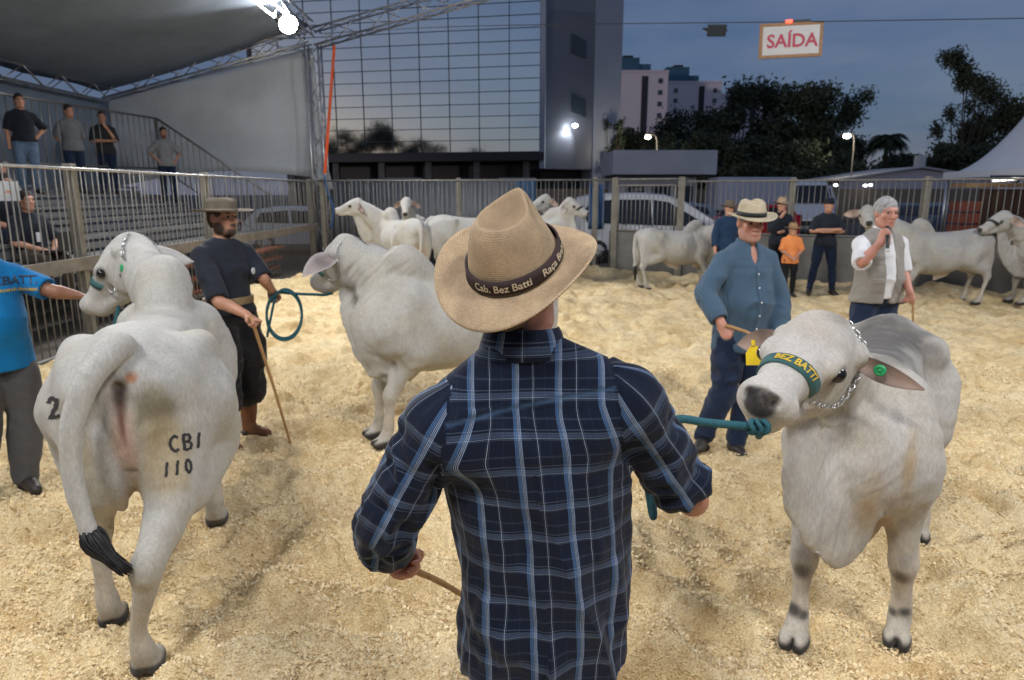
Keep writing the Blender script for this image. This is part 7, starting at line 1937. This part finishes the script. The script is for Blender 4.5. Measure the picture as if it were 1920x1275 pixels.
VANW = [[(-1.75, 1.15), (-1.85, 1.45), (-1.65, 1.72), (-1.05, 1.77), (-1.0, 1.12)], [(-.95, 1.12), (-1.0, 1.77), (.0, 1.77), (.05, 1.08)], [(.1, 1.08), (.05, 1.77), (.5, 1.70), (1.5, 1.12), (1.45, 1.05)]]
HATCH = [(-1.9, .3), (-1.98, .75), (-1.85, 1.05), (-1.45, 1.42), (-.9, 1.5), (0, 1.5), (.45, 1.42), (1.05, 1.02), (1.7, .88), (1.95, .7), (1.95, .3)]
HATW = [[(-1.5, 1.02), (-1.3, 1.32), (-.45, 1.40), (-.42, .98)], [(-.36, .98), (-.38, 1.40), (.3, 1.36), (.85, .98)]]
TRANS = [(-2.7, .35), (-2.75, 1.0), (-2.65, 2.3), (-2.3, 2.5), (.9, 2.5), (1.35, 2.35), (2.0, 1.45), (2.55, 1.15), (2.7, .8), (2.68, .35)]
vehicle('silver minivan with dark windows parked behind the gate', (3.95, 20.2, -.1), R(-6), VAN, 1.85, paint('silver_white_paint', (.46, .48, .51)), (-1.45, 1.5), VANW, front=((1.72, 1.22), (.98, 1.68)), hl=(2.3, .9), mirror=(1.35, 1.15))
vehicle('small red car parked behind the silver minivan', (9.5, 28, -.1), R(-165), HATCH, 1.7, paint('red_paint', (.55, .012, .03)), (-1.25, 1.25), HATW, front=((1.02, 1.05), (.5, 1.38)), hl=(1.85, .78), mirror=(.7, 1.0))
vehicle('pale blue car half hidden between the silver minivan and the red car', (7.4, 32, -.1), R(-175), HATCH, 1.7, paint('pale_blue_paint', (.22, .30, .42)), (-1.25, 1.25), HATW, front=((1.02, 1.05), (.5, 1.38)), hl=(1.85, .78))
vehicle('white delivery van facing the ring behind the man in the straw hat', (14.2, 33.5, -.1), R(-108), TRANS, 1.95, paint('white_paint', (.80, .81, .83)), (-1.7, 1.75), [[(.6, 1.4), (.6, 2.1), (1.2, 2.1), (1.75, 1.4)]], front=((2.02, 1.5), (1.4, 2.28)), hl=(2.55, .95), cat='van', name='delivery_van', mirror=(1.7, 1.5))
vehicle('white car parked behind the left fence by the tent corner', (-7.0, 23.5, -.1), R(10), HATCH, 1.7, paint('white_paint', (.80, .81, .83)), (-1.25, 1.25), HATW, front=((1.02, 1.05), (.5, 1.38)), hl=(1.85, .78))
vehicle('blue grey car parked at the right behind the man with the microphone', (19.0, 31, -.1), R(-150), HATCH, 1.7, paint('blue_grey_paint', (.10, .14, .20)), (-1.25, 1.25), HATW, front=((1.02, 1.05), (.5, 1.38)), hl=(1.85, .78))
vehicle('dark car parked second from the right behind the wall', (16.9, 30, -.1), R(-120), HATCH, 1.7, paint('dark_paint', (.05, .055, .07)), (-1.25, 1.25), HATW, front=((1.02, 1.05), (.5, 1.38)), hl=(1.85, .78))
tr = empty('box_truck', (15.0, 44, -.1), 0); tag(tr, 'long pale box truck parked in front of the trees', 'truck', 'vehicles parked behind the ring')
mb = MB(); mb.box((0, 0, 1.9), (4.8, 2.4, 2.0)); mb.build('cargo_box', paint('lilac_white', (.66, .66, .72)), tr, bevel=.05)
mb = MB(); mb.box((0, 0, .75), (6.6, 2.2, .3)); mb.build('chassis', M_dark, tr)
mb = MB(); mb.prism([(3.2, -1.1, .5), (5.0, -1.1, .5), (5.0, -1.1, 1.5), (4.6, -1.1, 2.4), (3.2, -1.1, 2.5)], (0, 2.2, 0)); mb.build('cab', paint('white_paint', (.80, .81, .83)), tr, bevel=.06)
mb = MB(); mb.prism([(3.5, -1.13, 1.5), (4.75, -1.13, 1.5), (4.5, -1.13, 2.2), (3.5, -1.13, 2.25)], (0, .03, 0)); mb.build('side_window', M_glass, tr)
for x in (-2, -1.1, 4.2):
    for s in (-1, 1): mb = MB(); mb.lathe([(.2, -.12), (.46, -.12), (.48, 0), (.46, .12), (.2, .12), (0, .08)], 18); o = mb.build('wheel', M_tyre, tr); o.location = (x, s * 1.0, .48); o.rotation_euler = (R(90), 0, 0)
# ---------------------------------------------------------------- ropes, sticks and other small things
def rope(label, pts, r=.011, cat='rope', n=6, name='lead_rope', m=None):
    mb = MB(); mb.tube(spline(pts, n), r, 8); return tag(mb.build(name, m or M_teal), label, cat)
def stick(label, a, b, r=.011):
    a, b = Vector(a), Vector(b); s = a.lerp(b, .5) + Vector((0, .008, .012))
    mb = MB(); mb.tube(spline([a, s, b], 5), [r * 1.15, r * 1.12, r * 1.1, r * 1.05, r, r, r * .95, r * .92, r * .9, r * .85, r * .8], 8); return tag(mb.build('walking_stick', M_wood), label, 'stick')
# lead of the right hand cow
chin = cowR.matrix_world @ Vector(HR(.42, -.215, 0)) if False else Matrix.Translation(Vector(RC_loc)) @ Matrix.Rotation(RC_yaw, 4, 'Z') @ Vector(HR(.44, -.215, 0))
hr_ = at(1215, 838, 1.86)
rope('teal lead rope held taut from the man in plaid to the right hand cow', [hr_ + Vector((-.05, 0, -.02)), hr_, at(1262, 788, 1.90), at(1330, 793, 1.93), at(1400, 799, 1.96), at(1425, 800, 1.98), chin + Vector((-.01, 0, .0))], .0125)
mb = MB()
for k, c in enumerate((at(1408, 800, 1.955), at(1420, 800, 1.96), at(1434, 801, 1.965))):
    mb.tube([c + Vector((0, math.cos(a) * .017, math.sin(a) * .019)) + Vector((.006 * math.sin(a * 2 + k), 0, 0)) for a in [q * math.pi / 6 for q in range(13)]], .0085, 6)
tag(mb.build('rope_knot', M_teal), 'teal rope knot tied at the chin of the right hand cow', 'knot')
rope('teal rope end hanging in a loop under the right arm of the man in plaid', [hr_ + Vector((-.03, -.02, -.01)), at(1212, 905, 1.78), at(1222, 962, 1.74), at(1226, 964, 1.73), at(1222, 920, 1.76), at(1214, 880, 1.80), at(1228, 915, 1.79), at(1245, 938, 1.79), at(1262, 932, 1.79), at(1266, 910, 1.81)], .010)
# stick in the left hand of the man in plaid
stick('short brown stick in the left hand of the man in plaid', at(732, 1052, 1.72), at(905, 1142, 2.05), .010)
# dark handler: stick to the ground, lead and coil
hA = A_loc
pm = at(474, 606, 4.47)
stick('long thin cane from the hand of the bearded handler to the sawdust', pm + (pm - at_z(546, 838)).normalized() * .06, at_z(548, 842), .011)
hl_ = at(522, 548, 5.2)
mcN = Matrix.Translation(Vector(MC_loc)) @ Matrix.Rotation(MC_yaw, 4, 'Z') @ Vector(HM(.40, -.21, 0))
rope('teal lead rope from the bearded handler to the cow in profile', [hl_ + Vector((-.06, 0, 0)), hl_, at(560, 551, 5.15), at(590, 552, 5.15), at(606, 553, 5.2), mcN], .011)
cc = [at(533 + 33 * math.cos(a), 592 + 46 * math.sin(a) - (4 if k else 0), 5.14 + .02 * k) for k in range(2) for a in [(-math.pi / 2 + 2 * math.pi * i / 14) for i in range(14)]]
rope('coil of teal rope hanging from the hand of the bearded handler', [hl_] + cc + [at(512, 575, 5.15), at(503, 620, 5.15), at(501, 632, 5.15)], .010, n=3)
# left cow: lead hanging from the halter
lcN = Matrix.Translation(Vector(LC_loc)) @ Matrix.Rotation(LC_yaw, 4, 'Z') @ Vector(HL(.33, -.22, .02))
rope('short teal lead hanging from the halter of the big cow', [lcN, lcN + Vector((-.02, -.02, -.09)), lcN + Vector((-.08, -.03, -.22)), lcN + Vector((-.12, 0, -.34)), lcN + Vector((-.10, .03, -.25)), lcN + Vector((.0, .03, -.12)), lcN + Vector((.03, .02, -.25)), lcN + Vector((.02, .02, -.4))], .011)
# elder's stick, the speaker's stick
pc = at(1384, 620, 4.33)
stick('short pale stick in the right hand of the older man in blue', at(1360, 610, 4.36), at(1448, 646, 4.15), .011)
stick('thin stick hanging from the left hand of the man with the microphone', at(1712, 552, 5.78), at(1713, 690, 5.75), .008)
# lettering on the blue T-shirt: laid on the cloth
def chest_text(man, garment, txt, size, px, py, Y, view_dir, m, name='lettering', sx=1.0):
    g = [c for c in man.children if c.name.split('.')[0] == garment][0]; me0 = g.data
    bvx = BVHTree.FromPolygons([tuple(v.co) for v in me0.vertices], [tuple(p.vertices) for p in me0.polygons])
    f = local_of(man.location, man.rotation_euler.z); o = Vector(f(at(px, py, Y))); out = Vector(ldir(man.rotation_euler.z, view_dir)).normalized()
    up = Vector((0, 0, 1)); right = up.cross(out).normalized(); me = text_mesh(txt, size, 0, bold=size * .02)
    for v in me.vertices:
        p = o + right * v.co.x * sx + up * v.co.y; h, n, _, _ = bvx.ray_cast(p + out * .5, -out); v.co = (h + n * .004) if h else p
    link(name, me, m, g)
chest_text(manB, 'shirt', 'BEZBATTI', .068, 8, 532, 4.0, (.45, -.9, 0), mat('navy_print', (.01, .02, .05), var=.1))
chest_text(manB, 'shirt', 'CABANHA BRAHMAN', .026, 22, 549, 4.0, (.45, -.9, 0), M_gold)
# laptop and badge of the seated spectator, white card behind the fence
lp = empty('laptop', (-5.84, 8.82, 1.13)); tag(lp, 'dark open laptop on the knees of the seated spectator', 'laptop')
mb = MB(); mb.box((0, 0, 0), (.25, .34, .02)); mb.build('base', M_house, lp, bevel=.005)
mb = MB(); mb.box((.13, 0, .12), (.012, .34, .24)); mb.build('lid', M_house, lp, bevel=.004)
mb = MB(); mb.box((-6.04, 8.80, 1.30), (.012, .085, .12)); tag(mb.build('name_badge', mat('white_card', (.62, .64, .66), var=.05)), 'white name badge on the chest of the seated spectator', 'badge')
cd = empty('white_card', at(8, 358, 8.6)); cd.rotation_euler = (0, 0, R(30)); tag(cd, 'white card with small orange mark behind the fence at the left edge', 'card')
mb = MB(); mb.box((0, 0, 0), (.30, .008, .24)); mb.build('sheet', mat('white_card', (.62, .64, .66), var=.05), cd)
mb = MB(); mb.box((.04, -.006, -.01), (.05, .004, .02)); mb.build('orange_mark', M_orange, cd)
